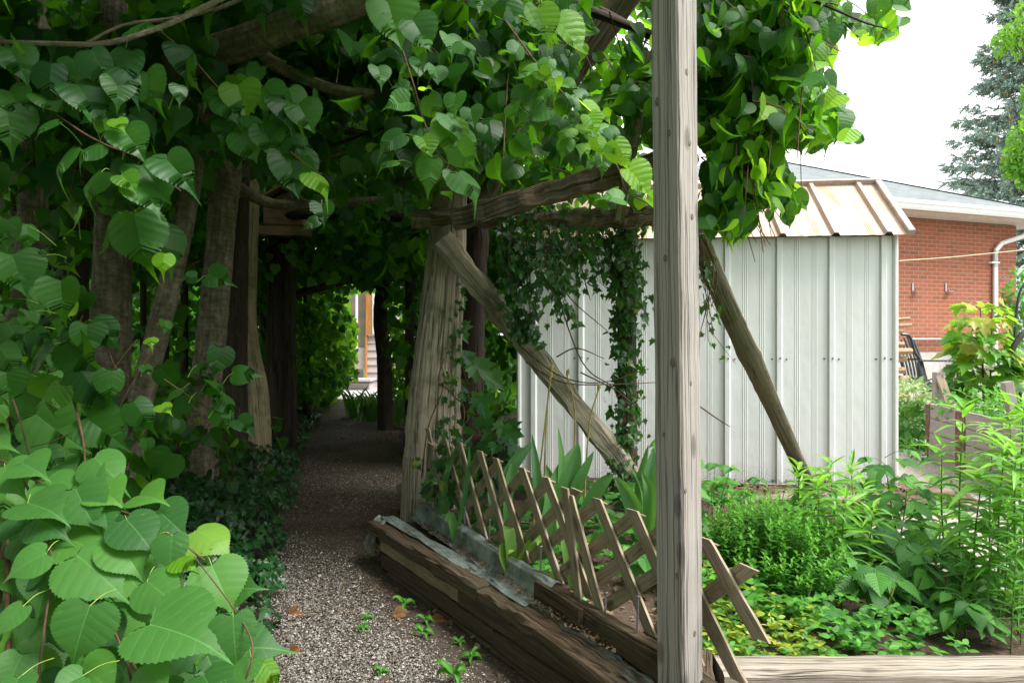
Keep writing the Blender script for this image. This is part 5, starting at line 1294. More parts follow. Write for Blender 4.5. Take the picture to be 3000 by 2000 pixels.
UL2 = [(1470, 630, 1560, 790), (1560, 560, 1610, 760), (1480, 800, 1440, 920), (1590, 870, 1660, 1045), (1760, 840, 1780, 1040), (1890, 1010, 1970, 1270), (1760, 790, 1890, 900), (1890, 890, 1980, 1010), (1420, 590, 1300, 660), (1650, 760, 1740, 860), (1740, 560, 1840, 720), (1900, 580, 1960, 800), (1960, 690, 2060, 840), (1820, 640, 1950, 760), (2110, 1340, 2130, 1465), (1240, 380, 1190, 560), (1180, 300, 1290, 470), (1960, 1100, 2060, 1150)]
near(gl, UL2, 2.15, 0, nvec=(.15, -.8, .75), dy=-.04, jit=.42, stems=toline([(430, 60, 2.2), (560, 170, 2.2), (660, 280, 2.2), (780, 380, 2.18), (880, 470, 2.1), (940, 510, 2.1)]))
near(gl, [(2040, 1135, 2190, 1245)], 2.05, 2)
near(gl, [(1700, -60, 1720, 125), (1970, -40, 2000, 130), (1100, 0, 1180, 110), (1000, 30, 900, 110), (2090, 1450, 1990, 1480)], 2.3, 0, nvec=(.1, -1, .5))
ML = [(490, 590, 520, 500), (1150, 440, 1290, 720), (1020, 160, 1210, 380)]
for line, r in (([(0, 110, 1.92), (60, 250, 1.85), (200, 360, 1.75), (300, 420, 1.65), (420, 470, 1.62), (530, 560, 1.6)], .003), ([(430, 60, 2.2), (560, 170, 2.2), (660, 280, 2.2), (780, 380, 2.18), (880, 470, 2.1), (945, 512, 2.1)], .003)):
    tube(gs, [P(*p) for p in line], [r, r * .8, r * .4], 7, 30)
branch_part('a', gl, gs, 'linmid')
# mid left explicit
gl, gs = Geo(), Geo()
q = dict(ov=600)
LM = [(570, 785, 590, 990), (740, 1090, 735, 1305), (880, 1290, 1000, 1470), (400, 1185, 270, 1385), (610, 760, 770, 920), (530, 1080, 690, 1330), (570, 1400, 800, 1568), (330, 920, 110, 1130), (460, 900, 640, 1120), (1060, 330, 1060, 440), (1010, 160, 1205, 390), (720, 160, 700, 360), (880, 60, 950, 440), (510, 60, 560, 210),
      (80, 330, 190, 580), (300, 330, 250, 300), (400, 500, 410, 770), (1080, 760, 1100, 830), (1290, 1230, 1270, 1340), (1400, 1200, 1440, 1290), (1430, 1330, 1490, 1480), (1560, 1410, 1670, 1500), (1450, 1260, 1560, 1360), (1440, 940, 1440, 1130), (1380, 1150, 1530, 1190), (1530, 1100, 1680, 1090), (1370, 460, 1510, 500), (1290, 470, 1180, 480),
      (1290, 1050, 1350, 1100), (950, 1050, 990, 1110), (200, 820, 320, 880), (60, 620, 170, 640), (40, 1100, 60, 1300), (200, 700, 190, 830), (50, 100, 10, 290), (170, 130, 200, 280)]
near(gl, LM, lambda u, v: 1.75 if u < 420 else 2.1, 0, ov=600, nvec=(.15, -.7, .8), dy=-.02, jit=.45, stems=toline([(190, 700, 1.8), (170, 1040, 1.75), (215, 1150, 1.75), (240, 1260, 1.75)]))
near(gl, [(1080, 320, 1060, 440), (990, 870, 990, 915), (1060, 1310, 1120, 1350)], lambda u, v: 1.7, 2, ov=600)
for line, r in (([(130, 1010, 1.8), (180, 1070, 1.78), (215, 1170, 1.75), (245, 1300, 1.72), (250, 1420, 1.7)], .004), ([(310, 1000, 1.8), (330, 1060, 1.8), (345, 1085, 1.8)], .002), ([(250, 1250, 1.75), (160, 1290, 1.75), (90, 1310, 1.75)], .002), ([(480, 1110, 2.1), (600, 1190, 2.1), (720, 1260, 2.1)], .002)):
    tube(gs, [P(*p) for p in line], [r, r * .8, r * .5], 7, 24)
branch_part('b', gl, gs, 'lin')  # darker leaf material puts shade into these near leaves
# centre hanging spray and the bright spray in front of the beams (crop scale 2.138, origin 900,0)
gl, gs = Geo(), Geo()
CE = [(600, 840, 420, 920), (560, 1010, 430, 1020), (790, 1000, 750, 1180), (950, 1080, 1110, 1240), (880, 760, 900, 960), (940, 920, 1020, 1060), (700, 760, 620, 680), (760, 600, 820, 740), (640, 540, 540, 510), (640, 640, 470, 660), (930, 590, 900, 700), (870, 720, 990, 860), (770, 800, 890, 960), (960, 830, 1060, 950),
      (880, 220, 940, 320), (960, 260, 1060, 340), (1020, 680, 1040, 780), (800, 420, 830, 510), (700, 360, 720, 440), (590, 420, 560, 500), (440, 420, 480, 510), (500, 10, 600, 270), (660, 130, 780, 290), (1120, -40, 1080, 60), (740, 250, 770, 290)]
near(gl, CE, 1.95, 0, s=2.138, ou=900, nvec=(.1, -.9, .7), dy=-.03, jit=.4, stems=toline([(1180, 200, 2.1), (1215, 260, 2.02), (1240, 350, 1.97), (1290, 460, 1.95), (1340, 500, 1.93)]))
near(gl, [(720, 860, 790, 960), (730, 570, 775, 530), (870, 1200, 910, 1230)], 1.93, 2, s=2.138, ou=900)
BR = [(1530, 560, 1390, 610), (1500, 680, 1310, 750), (1390, 560, 1250, 630), (1590, 530, 1700, 520), (1650, 600, 1720, 680), (1560, 440, 1480, 480), (1680, 720, 1700, 780), (1840, 780, 1950, 820), (1640, 870, 1600, 970), (1870, 960, 1870, 1070), (1780, 680, 1800, 760), (1660, 800, 1560, 850), (1290, 660, 1260, 740), (1480, 440, 1290, 440), (1600, 740, 1530, 820),
      (1980, 1250, 1850, 1190), (1330, 280, 1290, 380), (1400, 310, 1450, 290), (1520, 370, 1480, 460), (1700, 560, 1790, 600), (1780, 820, 1830, 900), (1890, 800, 1980, 860), (1740, 620, 1800, 680), (1430, 460, 1540, 500), (1250, 330, 1200, 290)]
near(gl, BR, 1.95, 0, s=2.138, ou=900, nvec=(.25, -.7, .85), dy=-.03, jit=.4, stems=toline([(1560, 170, 2.1), (1620, 240, 2.0), (1680, 310, 1.97), (1740, 380, 1.93), (1800, 480, 1.9), (1850, 570, 1.88)]))
BY = [(1930, 880, 2030, 1040), (2010, 1060, 2190, 1200), (2130, 1250, 2320, 1370), (1720, 650, 1860, 760), (1760, 720, 1830, 820), (1810, 860, 1850, 960), (1450, 450, 1540, 510), (1550, 500, 1560, 570), (1440, 60, 1550, 250), (1560, 130, 1780, 290), (1740, 900, 1780, 950), (1720, 780, 1790, 860), (1890, 900, 1950, 960), (1850, 700, 1900, 760)]
near(gl, BY, 1.86, 2, s=2.138, ou=900, nvec=(.2, -1, .55), dy=-.02, jit=.25)
near(gl, [(1450, 60, 1550, 250)], 1.8, 2, s=2.138, ou=900, nvec=(.5, -1, .1))
for line, r in (([(1180, 150, 2.15), (1215, 260, 2.02), (1240, 350, 1.97), (1290, 460, 1.95), (1345, 500, 1.93)], .003), ([(1480, 60, 2.2), (1560, 170, 2.1), (1620, 240, 2.0), (1680, 310, 1.97), (1740, 380, 1.93), (1810, 490, 1.9), (1835, 560, 1.88), (1900, 597, 1.86)], .003), ([(1570, -60, 1.85), (1590, 20, 1.82), (1635, 62, 1.8)], .0022)):
    tube(gs, [P(*p) for p in line], [r, r * .8, r * .5], 7, 30)
branch_part('i', gl, gs)
# explicit outer leaves against the sky, right (scale 2.138, origin 1900,0)
gl, gs = Geo(), Geo()
RT = [(1430, -10, 1440, 150), (1530, 30, 1690, 40), (1350, 130, 1460, 190), (1520, 200, 1440, 240), (1160, 120, 1230, 150), (1210, 40, 1270, 140), (1120, 150, 1180, 330), (1000, 370, 1130, 450), (1100, 480, 1220, 580), (1060, 480, 1010, 610), (1130, 640, 1140, 760), (1200, 740, 1320, 790), (1160, 780, 1260, 870), (1030, 850, 1130, 905), (870, 800, 880, 905), (1000, 680, 1050, 740),
      (950, 830, 960, 950), (1010, 930, 1070, 950), (650, 960, 640, 1070), (740, 1000, 750, 1080), (660, 1130, 680, 1240), (830, 1060, 930, 1150), (760, 920, 830, 1020), (440, 900, 480, 1050), (600, 790, 640, 890), (740, 1230, 780, 1310), (930, 1200, 1000, 1330), (850, 1330, 910, 1430), (760, 1320, 770, 1400), (560, 1340, 580, 1410), (470, 1400, 520, 1490), (840, 1230, 880, 1310), (460, 1090, 480, 1190), (780, 1160, 880, 1200),
      (560, 1260, 640, 1320), (380, 1460, 430, 1500), (1220, 860, 1290, 900), (1290, 850, 1390, 860), (690, 20, 790, 170), (880, 20, 980, 80), (1050, 40, 1150, 130), (450, 90, 510, 190), (360, 100, 410, 210)]
near(gl, RT, 2.6, 0, s=2.138, ou=1900, nvec=(.1, -1, .35), dy=.0, jit=.25, stems=toline([(2230, 150, 2.75), (2350, 210, 2.75), (2420, 290, 2.75), (2475, 390, 2.7), (2320, 560, 2.65)]))
RY = [(1080, 180, 1100, 300), (960, 450, 1000, 540), (970, 800, 930, 950), (1180, 760, 1250, 870), (560, 780, 640, 880), (890, 1260, 1000, 1330), (500, 1450, 550, 1500), (620, 820, 680, 800), (480, 80, 490, 180), (1180, 100, 1240, 120), (1530, 180, 1460, 270), (700, 780, 610, 800), (960, 560, 1040, 620), (900, 440, 930, 520), (600, 20, 720, 20), (920, 500, 960, 580)]
near(gl, RY, 2.55, 2, s=2.138, ou=1900, nvec=(.1, -1, .2), dy=.02, jit=.2)
tube(gs, [P(2290, 100, 2.75), P(2420, 10, 2.65), P(2530, 70, 2.6)], .0025, 6, 20); tube(gs, [P(2140, 330, 2.75), P(2270, 490, 2.65), P(2330, 590, 2.6)], .0022, 6, 20)
branch_part('i', gl, gs)
for t in TK: t.done()
# ---------------------------------------------------------------- ivy
def ivy_on(points, normals, size, n_mat='ivy', spread=.5, tipdown=.6):
    T = nrm(-UP * tipdown + rv(len(points), .6)); return T
g = Geo()
n = 15000
y = 1.9 + 7.8 * rng.random(n) ** 1.25; t = rng.random(n) ** .8
x = pathx(y, 'L') - 1.5 * t * (1 + .05 * y) + .05 * snoise(x if 0 else y, t, 9, 2)
z = .04 + .30 * np.sin(np.clip(t, 0, 1) * 1.6) ** .8 + .06 * snoise(x, y, 4, 5) + rng.random(n) * .07
p = np.stack([x, y, z], -1)
N = nrm(A(.45, -.35, .8)[None] + rv(n, .32)); T = nrm(A(.5, -.5, -.5)[None] + rv(n, .7))
place(g, ivy_md, p, T, N, .035 + .035 * rng.random(n) ** 1.5)
tag(g.build('ivy_ground_cover', M['ivy']), 'dark glossy ivy covering the ground left of the gravel path', 'ivy', kind='stuff')
def ivy_plant(label, strands, size=.045, dens=55, leafm='ivyhang', lname='ivy_vine', spread=.05, face=(0, -1, .3), r=.0025):
    gl, gs = Geo(), Geo()
    b = np.asarray(strands[0][0], float)
    root = empty(lname, b, label, 'ivy')
    for s in strands:
        s = np.array(s, float); L = np.linalg.norm(np.diff(s, axis=0), axis=1).sum(); n = max(3, int(L * dens))
        c = cat_rom(s, max(8, int(L * 30))); tube(gs, s, [r, r * .7, r * .4], 5, max(6, int(L * 24)), cap=False)
        q = c[rng.integers(0, len(c), n)] + rng.normal(0, spread, (n, 3)) * A(1, .6, 1)
        T = nrm(A(0, -.1, -.8)[None] + rv(n, .55)); N = nrm(np.asarray(face)[None] + rv(n, .45))
        place(gl, ivy_md, q, T, N, size * (.6 + .7 * rng.random(n)))
    gs.build('vine', M['twig'], root); gl.build('leaves', M[leafm], root)
# hanging curtain over the beam
S = []
for i in range(30):
    u = rng.uniform(1460, 1730); Y = rng.uniform(3.3, 3.6); v0 = rng.uniform(570, 660) if u < 1620 else rng.uniform(668, 690); v1 = v0 + rng.uniform(60, 330) * (1 if u < 1640 else .6)
    S.append([P(u, v0, Y), P(u + rng.normal() * 16, (v0 + v1) / 2, Y - .03), P(u + rng.normal() * 28, v1, Y - .03)])
for i in range(10):
    u = rng.uniform(1480, 1560); S.append([P(u, 700, 3.4), P(u + 15, 850, 3.42), P(u + 30, 990, 3.45)])
ivy_plant('ivy hanging over the horizontal log beam in a tangled green curtain', S, .046, 52, spread=.03)
S = []
for i in range(16):
    u = rng.uniform(1700, 1830); S.append([P(u, 690, 3.7), P(u + 40, 760 + rng.uniform(-30, 60), 3.7), P(1860, 820 + rng.uniform(-60, 120), 3.75)])
for i in range(9):
    u = rng.uniform(1805, 1905); S.append([A(.6 + (u - 1800) / 1500, 3.82, .15), A(.6 + (u - 1800) / 1400, 3.84, 1.0), A(.58 + (u - 1800) / 1200, 3.82, 1.72)])
ivy_plant('dark ivy climbing the post between the lattice fence and the metal shed', S, .044, 46, 'ivyhang', spread=.045)
S = [[A(-.33, 3.58, .3), A(-.32, 3.59, .9), A(-.28, 3.61, 1.5)], [A(-.31, 3.6, .25), A(-.36, 3.57, .7), A(-.31, 3.6, 1.1)]]
ivy_plant('sparse ivy strands climbing the right edge of the thick cedar log post', S, .038, 48, spread=.025)
S = []
for i in range(8):
    a = rng.uniform(-.55, -.1); S.append([fline(rng.uniform(-.3, .1), rng.uniform(.04, .25), .25), fline(rng.uniform(-.3, .25), rng.uniform(.0, .2), .42), fline(rng.uniform(-.35, .2), -.02, .58 + rng.uniform(-.15, .1))])
ivy_plant('ivy clump at the foot of the cedar log behind the far end of the lattice', S, .052, 55, 'ivyhang', spread=.05)
S = []
for i in range(7):
    S.append([P(2050, 700 + rng.uniform(-10, 40), 3.4), P(2060 + rng.uniform(0, 20), 840, 3.4), P(2060 + rng.uniform(0, 60), 960 + rng.uniform(-40, 40), 3.4)])
S.append([P(2060, 860, 3.4), P(2080, 960, 3.4), P(2155, 1065, 3.4)])
ivy_plant('thin ivy strand dangling right of the squared post before the shed', S, .04, 14, spread=.03, lname='ivy_vine')
# bare looping vines in front of the shed
g = Geo()
for pts in ([(1580, 700, 3.6), (1660, 860, 3.6), (1780, 970, 3.6)], [(1600, 760, 3.6), (1700, 1050, 3.6), (1790, 1130, 3.6), (1810, 1170, 3.6)], [(1520, 1010, 3.6), (1640, 1100, 3.6), (1760, 1120, 3.65), (1900, 1080, 3.7)], [(1630, 1045, 3.6), (1690, 1020, 3.6), (1770, 1050, 3.6)],
            [(1540, 1060, 3.5), (1650, 1120, 3.5), (1800, 1125, 3.6), (1920, 1120, 3.7)], [(1700, 1090, 3.6), (1800, 1140, 3.6), (1860, 1180, 3.6), (1872, 1110, 3.6)], [(1690, 730, 3.6), (1715, 830, 3.6), (1730, 880, 3.6)], [(1860, 700, 3.7), (1780, 790, 3.7), (1700, 700, 3.6)],
            [(2055, 690, 3.3), (2090, 780, 3.3), (2070, 900, 3.3), (2050, 980, 3.3)], [(2065, 700, 3.3), (2100, 800, 3.3), (2085, 900, 3.3)], [(2050, 1190, 3.3), (2100, 1225, 3.3), (2140, 1250, 3.3)], [(1235, 1400, 3.4), (1255, 1250, 3.45), (1300, 1130, 3.45), (1290, 1050, 3.5)], [(1300, 1050, 3.5), (1285, 1120, 3.48), (1330, 1160, 3.45), (1330, 1300, 3.4)], [(1330, 1160, 3.5), (1360, 1200, 3.45), (1345, 1330, 3.4)]):
    tube(g, [P(*q) for q in pts], [.004, .0035, .002], 5, 24, cap=False)
tag(g.build('bare_vine', M['twig']), 'bare brown vine tendrils looping between the cedar log and the ivy post', 'vine')

# ---------------------------------------------------------------- maple seedlings behind the log post and the far shrub
def maple(label, base, top, n, size, spreadr, mat='maple', name='maple_sapling', z0=.35, off=None, rr=.012, face=(0, -.35, .9), flat=.35):
    base = np.asarray(base, float); top = np.asarray(top, float)
    root = empty(name, base, label, 'sapling' if 'sapling' in name else 'plant')
    gs, gl = Geo(), Geo()
    tube(gs, [base, (base + top) / 2 + A(.015, 0, 0), top], [rr, rr * .8, rr * .35], 8, 14)
    H = np.linalg.norm(top - base)
    for i in range(n):
        t = z0 + (1 - z0) * (i + .5) / n; t = round(t * 9) / 9 + rng.normal(0, .01)
        a = rng.uniform(0, 6.28); c = base + (top - base) * min(t, 1)
        r = spreadr * (.35 + .65 * rng.random()) * (1.15 - .45 * t)
        d = A(math.cos(a), math.sin(a) * .8, .22)
        e = c + d * r
        tube(gs, [c, (c + e) / 2 + UP * .01, e], [.0025, .0018, .0012], 4, 5, cap=False)
        place(gl, map_md, e[None], nrm(A(math.cos(a), math.sin(a), -flat) + rng.normal(0, .25, 3))[None], nrm(np.asarray(face) + rng.normal(0, .25, 3))[None], size * (.7 + .5 * rng.random()), rnd=np.array([min(1, .3 * rng.random() + .75 * max(0, t - .5) * 3.0)]))
    gs.build('stem', M['twig'], root); gl.build('leaves', M[mat], root)
maple('yellow green maple sapling with orange tip leaves in front of the brick wall', Gd(2880, 1330), P(2872, 905, 6.8), 96, .165, .36, z0=.34)
maple('broad green maple seedling at the right edge behind the weeds', A(4.85, 6.9, 0), A(4.75, 6.8, 1.05), 44, .21, .40, name='maple_sapling', z0=.4)
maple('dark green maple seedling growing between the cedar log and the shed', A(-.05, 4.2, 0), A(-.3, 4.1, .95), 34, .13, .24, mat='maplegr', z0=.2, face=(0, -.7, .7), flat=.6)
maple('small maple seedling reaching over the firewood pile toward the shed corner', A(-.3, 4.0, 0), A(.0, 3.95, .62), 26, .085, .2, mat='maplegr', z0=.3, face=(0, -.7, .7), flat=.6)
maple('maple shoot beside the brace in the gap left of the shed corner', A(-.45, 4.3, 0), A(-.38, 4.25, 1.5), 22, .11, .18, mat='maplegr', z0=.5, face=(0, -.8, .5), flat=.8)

# ---------------------------------------------------------------- firewood pile behind the cedar log
kk = 0
for row in range(9):
    for col in range(5 if row > 1 else 6):
        z = .03 + row * .052; x = -.46 + col * .062 + (row % 2) * .03 + rng.normal(0, .004); 
        if row == 8: r = .055 if col == 2 else 0
        else: r = .024 + .007 * rng.random()
        if r == 0: continue
        g = Geo(); yw = rng.normal(0, .12) + (.0 if row % 2 else 1.2 if col == 0 else 0)
        c = A(x, 4.3, z + (.03 if row == 8 else 0)); L = .42
        if row % 3 == 0 or row == 8:
            d = A(.16, rng.normal(0, .02), 0); c = c * A(0, 1, 1) + A(-.34, -.08, 0)
            if col not in (0, 2): continue
            tube(g, [c - d * (.8 + .2 * rng.random()), c, c + d], [r, r * 1.05, r * .95], 12, 8, ridge=.03, rough=.015)
        else:
            d = A(math.sin(yw * .3) * .2, -.2, 0); tube(g, [c - d, c, c + d], [r, r * 1.03, r], 10, 8, ridge=.03, rough=.02)
        kk += 1
        lab = 'short cut firewood log in the low stack behind the cedar log post' if row < 8 else 'thick reddish barked log lying on top of the firewood stack'
        tag(g.build('firewood_log', M['fbark'], off=c), lab, 'log', 'cut logs stacked behind the cedar post')

# ---------------------------------------------------------------- tulips
def blade(g, base, tip, w, bend, face, n=12, fold=.25, rnd=.5, twist=0.):
    base = np.asarray(base, float); tip = np.asarray(tip, float)
    c = cat_rom([base, (base + tip) / 2 + np.asarray(bend, float), tip], n); T = nrm(np.gradient(c, axis=0))
    t = np.linspace(0, 1, n); ww = w * np.sin(np.clip(t * .93 + .07, 0, 1) * np.pi) ** .65 * (1 - .3 * t); ww[-1] = .0005
    S = nrm(np.cross(T, np.asarray(face, float))); Nn = np.cross(S, T)
    cols = np.array([-1, -.5, 0, .5, 1.])
    ph = rng.random() * 6
    V = c[:, None] + S[:, None] * (cols[None, :, None] * ww[:, None, None] / 2) + Nn[:, None] * ((np.abs(cols)[None, :, None] * fold + .1 * np.sin(t * 9 + ph)[:, None, None] * cols[None, :, None]) * ww[:, None, None])
    uv = np.stack(np.broadcast_arrays(cols[None] * .15, t[:, None]), -1)
    g.add(V.reshape(-1, 3), ring_quads(n, 5, False), uv.reshape(-1, 2), rnd)
TL = [  # base u,v at soil depth Y; list of (tip u, v, width px)
    ((1290, 1520, 3.15), [(1352, 1285, 32), (1390, 1270, 26)], 'tulip leaves poking through the lattice at its far end'),
    ((1330, 1560, 2.95), [(1302, 1525, 40), (1375, 1300, 26)], 'drooping tulip leaf hanging over the fence timber at the far end'),
    ((1480, 1570, 2.9), [(1500, 1345, 45), (1565, 1290, 60), (1440, 1400, 45)], 'tulip clump behind the fifth lattice slat'),
    ((1590, 1560, 2.75), [(1558, 1270, 42), (1600, 1360, 55), (1690, 1300, 70), (1600, 1380, 40)], 'tall tulip clump in the middle of the bed by the seed stalks'),
    ((1640, 1560, 2.8), [(1635, 1250, 40), (1695, 1298, 75), (1740, 1320, 55), (1800, 1385, 60)], 'broad leaved tulip clump below the leaning brace'),
    ((1500, 1600, 2.55), [(1500, 1620, 75), (1590, 1610, 80), (1480, 1540, 60)], 'pale floppy tulip leaves lying on the soil behind the lattice'),
    ((1690, 1660, 2.45), [(1630, 1520, 60), (1720, 1590, 60), (1600, 1700, 60)], 'tulip leaves among the lower slats in front of the ivy post'),
    ((1900, 1560, 2.7), [(1800, 1395, 70), (1880, 1380, 55), (1915, 1310, 60), (1960, 1340, 50)], 'tulip clump pressed against the left side of the squared post'),
    ((1870, 1520, 2.9), [(1815, 1400, 60), (1850, 1370, 40), (1900, 1300, 45)], 'arching tulip leaves at the foot of the ivy covered post')]
for (bu, bv, bY), tips, lab in TL:
    b = P(bu, bv, bY); zz = float(soilz(b[0], b[1])); b[2] = zz
    root = empty('tulip_plant', b, lab, 'tulip'); g = Geo()
    for (tu, tv, wpx) in tips:
        Y = bY + rng.uniform(-.08, .08); tip = P(tu, tv, Y); w = wpx / 2000 * Y * .8
        blade(g, b + rng.normal(0, .012, 3) * A(1, 1, 0), tip, w, A(rng.normal(0, .02), -.02, .05 + .05 * rng.random()), A(rng.normal(0, .3), -1, .35), rnd=rng.random() * .7)
    g.build('leaves', M['tulipy' if 'pale' in lab or 'among' in lab else 'tulip'], root)
for i, ((bu, bv), pts) in enumerate((((1555, 1460), [(1590, 1300), (1612, 1110)]), ((1590, 1440), [(1600, 1250), (1615, 1088)]), ((1660, 1450), [(1685, 1240), (1662, 1100)]), ((1705, 1430), [(1725, 1260), (1752, 1145)]))):
    Y = 2.95; b = P(bu, bv, Y); b[2] = .22; g = Geo(); tube(g, [b, P(*pts[0], Y), P(*pts[1], Y)], [.0042, .0036, .003], 6, 16)
    tp = P(*pts[1], Y); tube(g, [tp, tp + A(.004, 0, .018), tp + A(.005, 0, .03)], [.004, .009, .003], 8, 6)
    lab = ['leftmost bent dry seed stalk of the tulips, beside the cedar log side', 'tallest straight dry tulip seed stalk before the brace', 'tulip seed stalk curving left at its tip over the brace', 'rightmost short tulip seed stalk under the leaning brace'][i]
    tag(g.build('seed_stalk', M['seed'], off=b), lab, 'seed stalk')

# ---------------------------------------------------------------- generic leafy stems
def leafy_stem(gs, gl, base, top, n, size, tmpl, droop=.1, w=1., r=.004, bend=(0, 0, 0), spiral=2.4, start=.15, topf=1., up=.35, rn=None):
    base = np.asarray(base, float); top = np.asarray(top, float)
    c = cat_rom([base, (base + top) / 2 + np.asarray(bend, float), top], 40); tube(gs, c[::5], [r, r * .8, r * .45], 6, 14, cap=False)
    t = start + (1 - start) * (np.arange(n) + .5) / n; idx = (t * 39).astype(int); a = np.arange(n) * spiral + rng.random() * 6
    p = c[idx]; el = up + .9 * np.clip((t - .8) / .2, 0, 1) * topf
    T = np.stack([np.cos(a), np.sin(a), el], -1) + rv(n, .12); N = np.stack([-np.cos(a) * el, -np.sin(a) * el, np.ones(n)], -1) + rv(n, .15)
    S = size * (.75 + .4 * rng.random(n)) * np.where(t > .88, .75, 1) * np.clip(.55 + t * 1.3, 0, 1)
    q = np.minimum(rng.random(n) * .7 + .65 * (t > .84), 1) if rn is None else rn(t)
    place(gl, tmpl, p, T, N, S, q, wid=np.full(n, w))
def weeds(label_fn, specs, size, n, tmpl, leafm, name, cat, group, w=1., up=.35, droop=.1, r=.004, spiral=2.4):
    for i, (u, v0, v1, Y, *rest) in enumerate(specs):
        v1 -= 45; base = P(u, v0, Y); base[2] = float(soilz(base[0], base[1])) if (Y < 4.4 and base[0] < 4.3) else 0; top = P(u + (rest[0] if rest else 0), v1, Y - .02)
        root = empty(name, base, label_fn(i), cat, group); gs, gl = Geo(), Geo()
        nn = int(n * max(.5, (top[2] - base[2]) / .6)); leafy_stem(gs, gl, base, top, nn, size, tmpl, w=w, up=up, r=r, bend=(rng.normal(0, .01), 0, 0), spiral=spiral)
        gs.build('stem', M['stem'], root); gl.build('leaves', M[leafm], root)
GW1 = 'tall narrow leaved weed stems in the right foreground'
sp1 = [(2815, 1850, 1225, 2.75, 8), (2955, 1850, 1215, 2.8, 0), (2995, 1860, 1205, 2.7, 5), (2900, 1850, 1290, 2.95, 10), (2770, 1800, 1340, 3.1, -10), (3040, 1850, 1230, 2.6, 0), (2930, 1860, 1330, 2.5, 15), (2985, 1880, 1340, 2.4, -10), (2860, 1880, 1420, 2.5, 20)]
L1 = ['tall narrow leaved weed left of its neighbours, before the planter boards', 'tall narrow leaved weed directly under the leaning grey stake', 'tall narrow leaved weed reaching highest at the right edge', 'medium weed stem leaning right between the two tallest ones', 'weed stem half hidden behind the raspberry canes', 'weed stem cut off by the right border of the photo', 'front weed stem with fine leaves near the right border', 'shorter front weed stem beside the right border', 'short leaning front weed near the timber edging']
weeds(lambda i: L1[i], sp1, .135, 40, lan_md, 'gold', 'goldenrod_plant', 'weed', GW1, w=1.45, r=.005, up=.25)
sp2 = [(2345, 1840, 1405, 2.9, -5), (2430, 1850, 1392, 2.85, -2), (2487, 1840, 1402, 2.95, 6), (2400, 1850, 1440, 2.7, -5), (2540, 1830, 1530, 2.8, 20), (2465, 1860, 1480, 2.65, 12), (2370, 1830, 1470, 3.0, -20), (2520, 1820, 1450, 3.1, 10), (2390, 1830, 1420, 3.1, 0)]
L2 = ['bright narrow leaved weed in front of the foot of the right brace', 'tallest bright weed of the middle clump before the shed', 'bright weed at the right side of the middle clump top', 'lower front stem of the middle weed clump beside the herb mound', 'outermost weed of the middle clump, leaning toward the raspberries', 'front right stem of the middle weed clump', 'weed leaning left over the herb mound from the middle clump', 'back right stem of the middle weed clump near the raspberry', 'back stem of the middle weed clump close to the brace foot']
weeds(lambda i: L2[i], sp2, .12, 56, lan_md, 'gold', 'goldenrod_plant', 'weed', 'narrow leaved weeds in the middle of the bed', w=1.5, r=.004, up=.3)
# fine grassy aster like stems at the far right front
sp3 = [(2880, 1890, 1560, 2.35, 30), (2935, 1890, 1500, 2.35, 20), (2990, 1890, 1480, 2.3, 10), (2830, 1880, 1640, 2.4, 25), (2960, 1900, 1600, 2.2, 20)]
L3 = ['fine leaved weed rising left of the right border above the timber', 'fine leaved weed second from the right border', 'fine leaved weed touching the right border', 'lowest fine leaved weed left of the others', 'short fine leaved weed nearest the timber edging at far right']
weeds(lambda i: L3[i], sp3, .07, 60, lan_md, 'herb', 'aster_plant', 'weed', 'fine leaved weeds near the right border', w=1.1, r=.003, up=.6)
# raspberry canes
def raspberry(label, base, top, n, size):
    root = empty('raspberry_plant', base, label, 'raspberry'); gs, gl = Geo(), Geo()
    c = cat_rom([base, (np.asarray(base) + top) / 2 + A(rng.normal(0, .02), 0, 0), top], 30); tube(gs, c[::5], [.0045, .0035, .0025], 6, 14)
    n = int(n * 1.5); size = size * .78
    for i in range(n):
        t = .2 + .8 * (i + .6) / n; q = c[min(29, int(t * 29))]; a = i * 2.4 + rng.random()
        d = nrm(A(math.cos(a), math.sin(a) * .8, .45)); e = q + d * size * (.6 + .5 * rng.random())
        tube(gs, [q, (q + e) / 2 + UP * .01, e], [.002, .0016, .0012], 4, 5, cap=False)
        h = nrm(A(math.cos(a), math.sin(a) - .25, -.35)); sdv = nrm(np.cross(h, UP)); N = nrm(A(0, -.35, .9) + rng.normal(0, .2, 3))
        s = size * (.75 + .5 * rng.random()) * (1 if t < .9 else .75)
        place(gl, ras_hi, np.array([e + h * s * .25, e, e]), np.array([h, h * .55 + sdv * .8, h * .55 - sdv * .8]), np.array([N, N + sdv * .15, N - sdv * .15]), np.array([s, s * .8, s * .8]), rng.random(3))
    gs.build('stem', M['stem'], root); gl.build('leaves', M['rasp'], root)
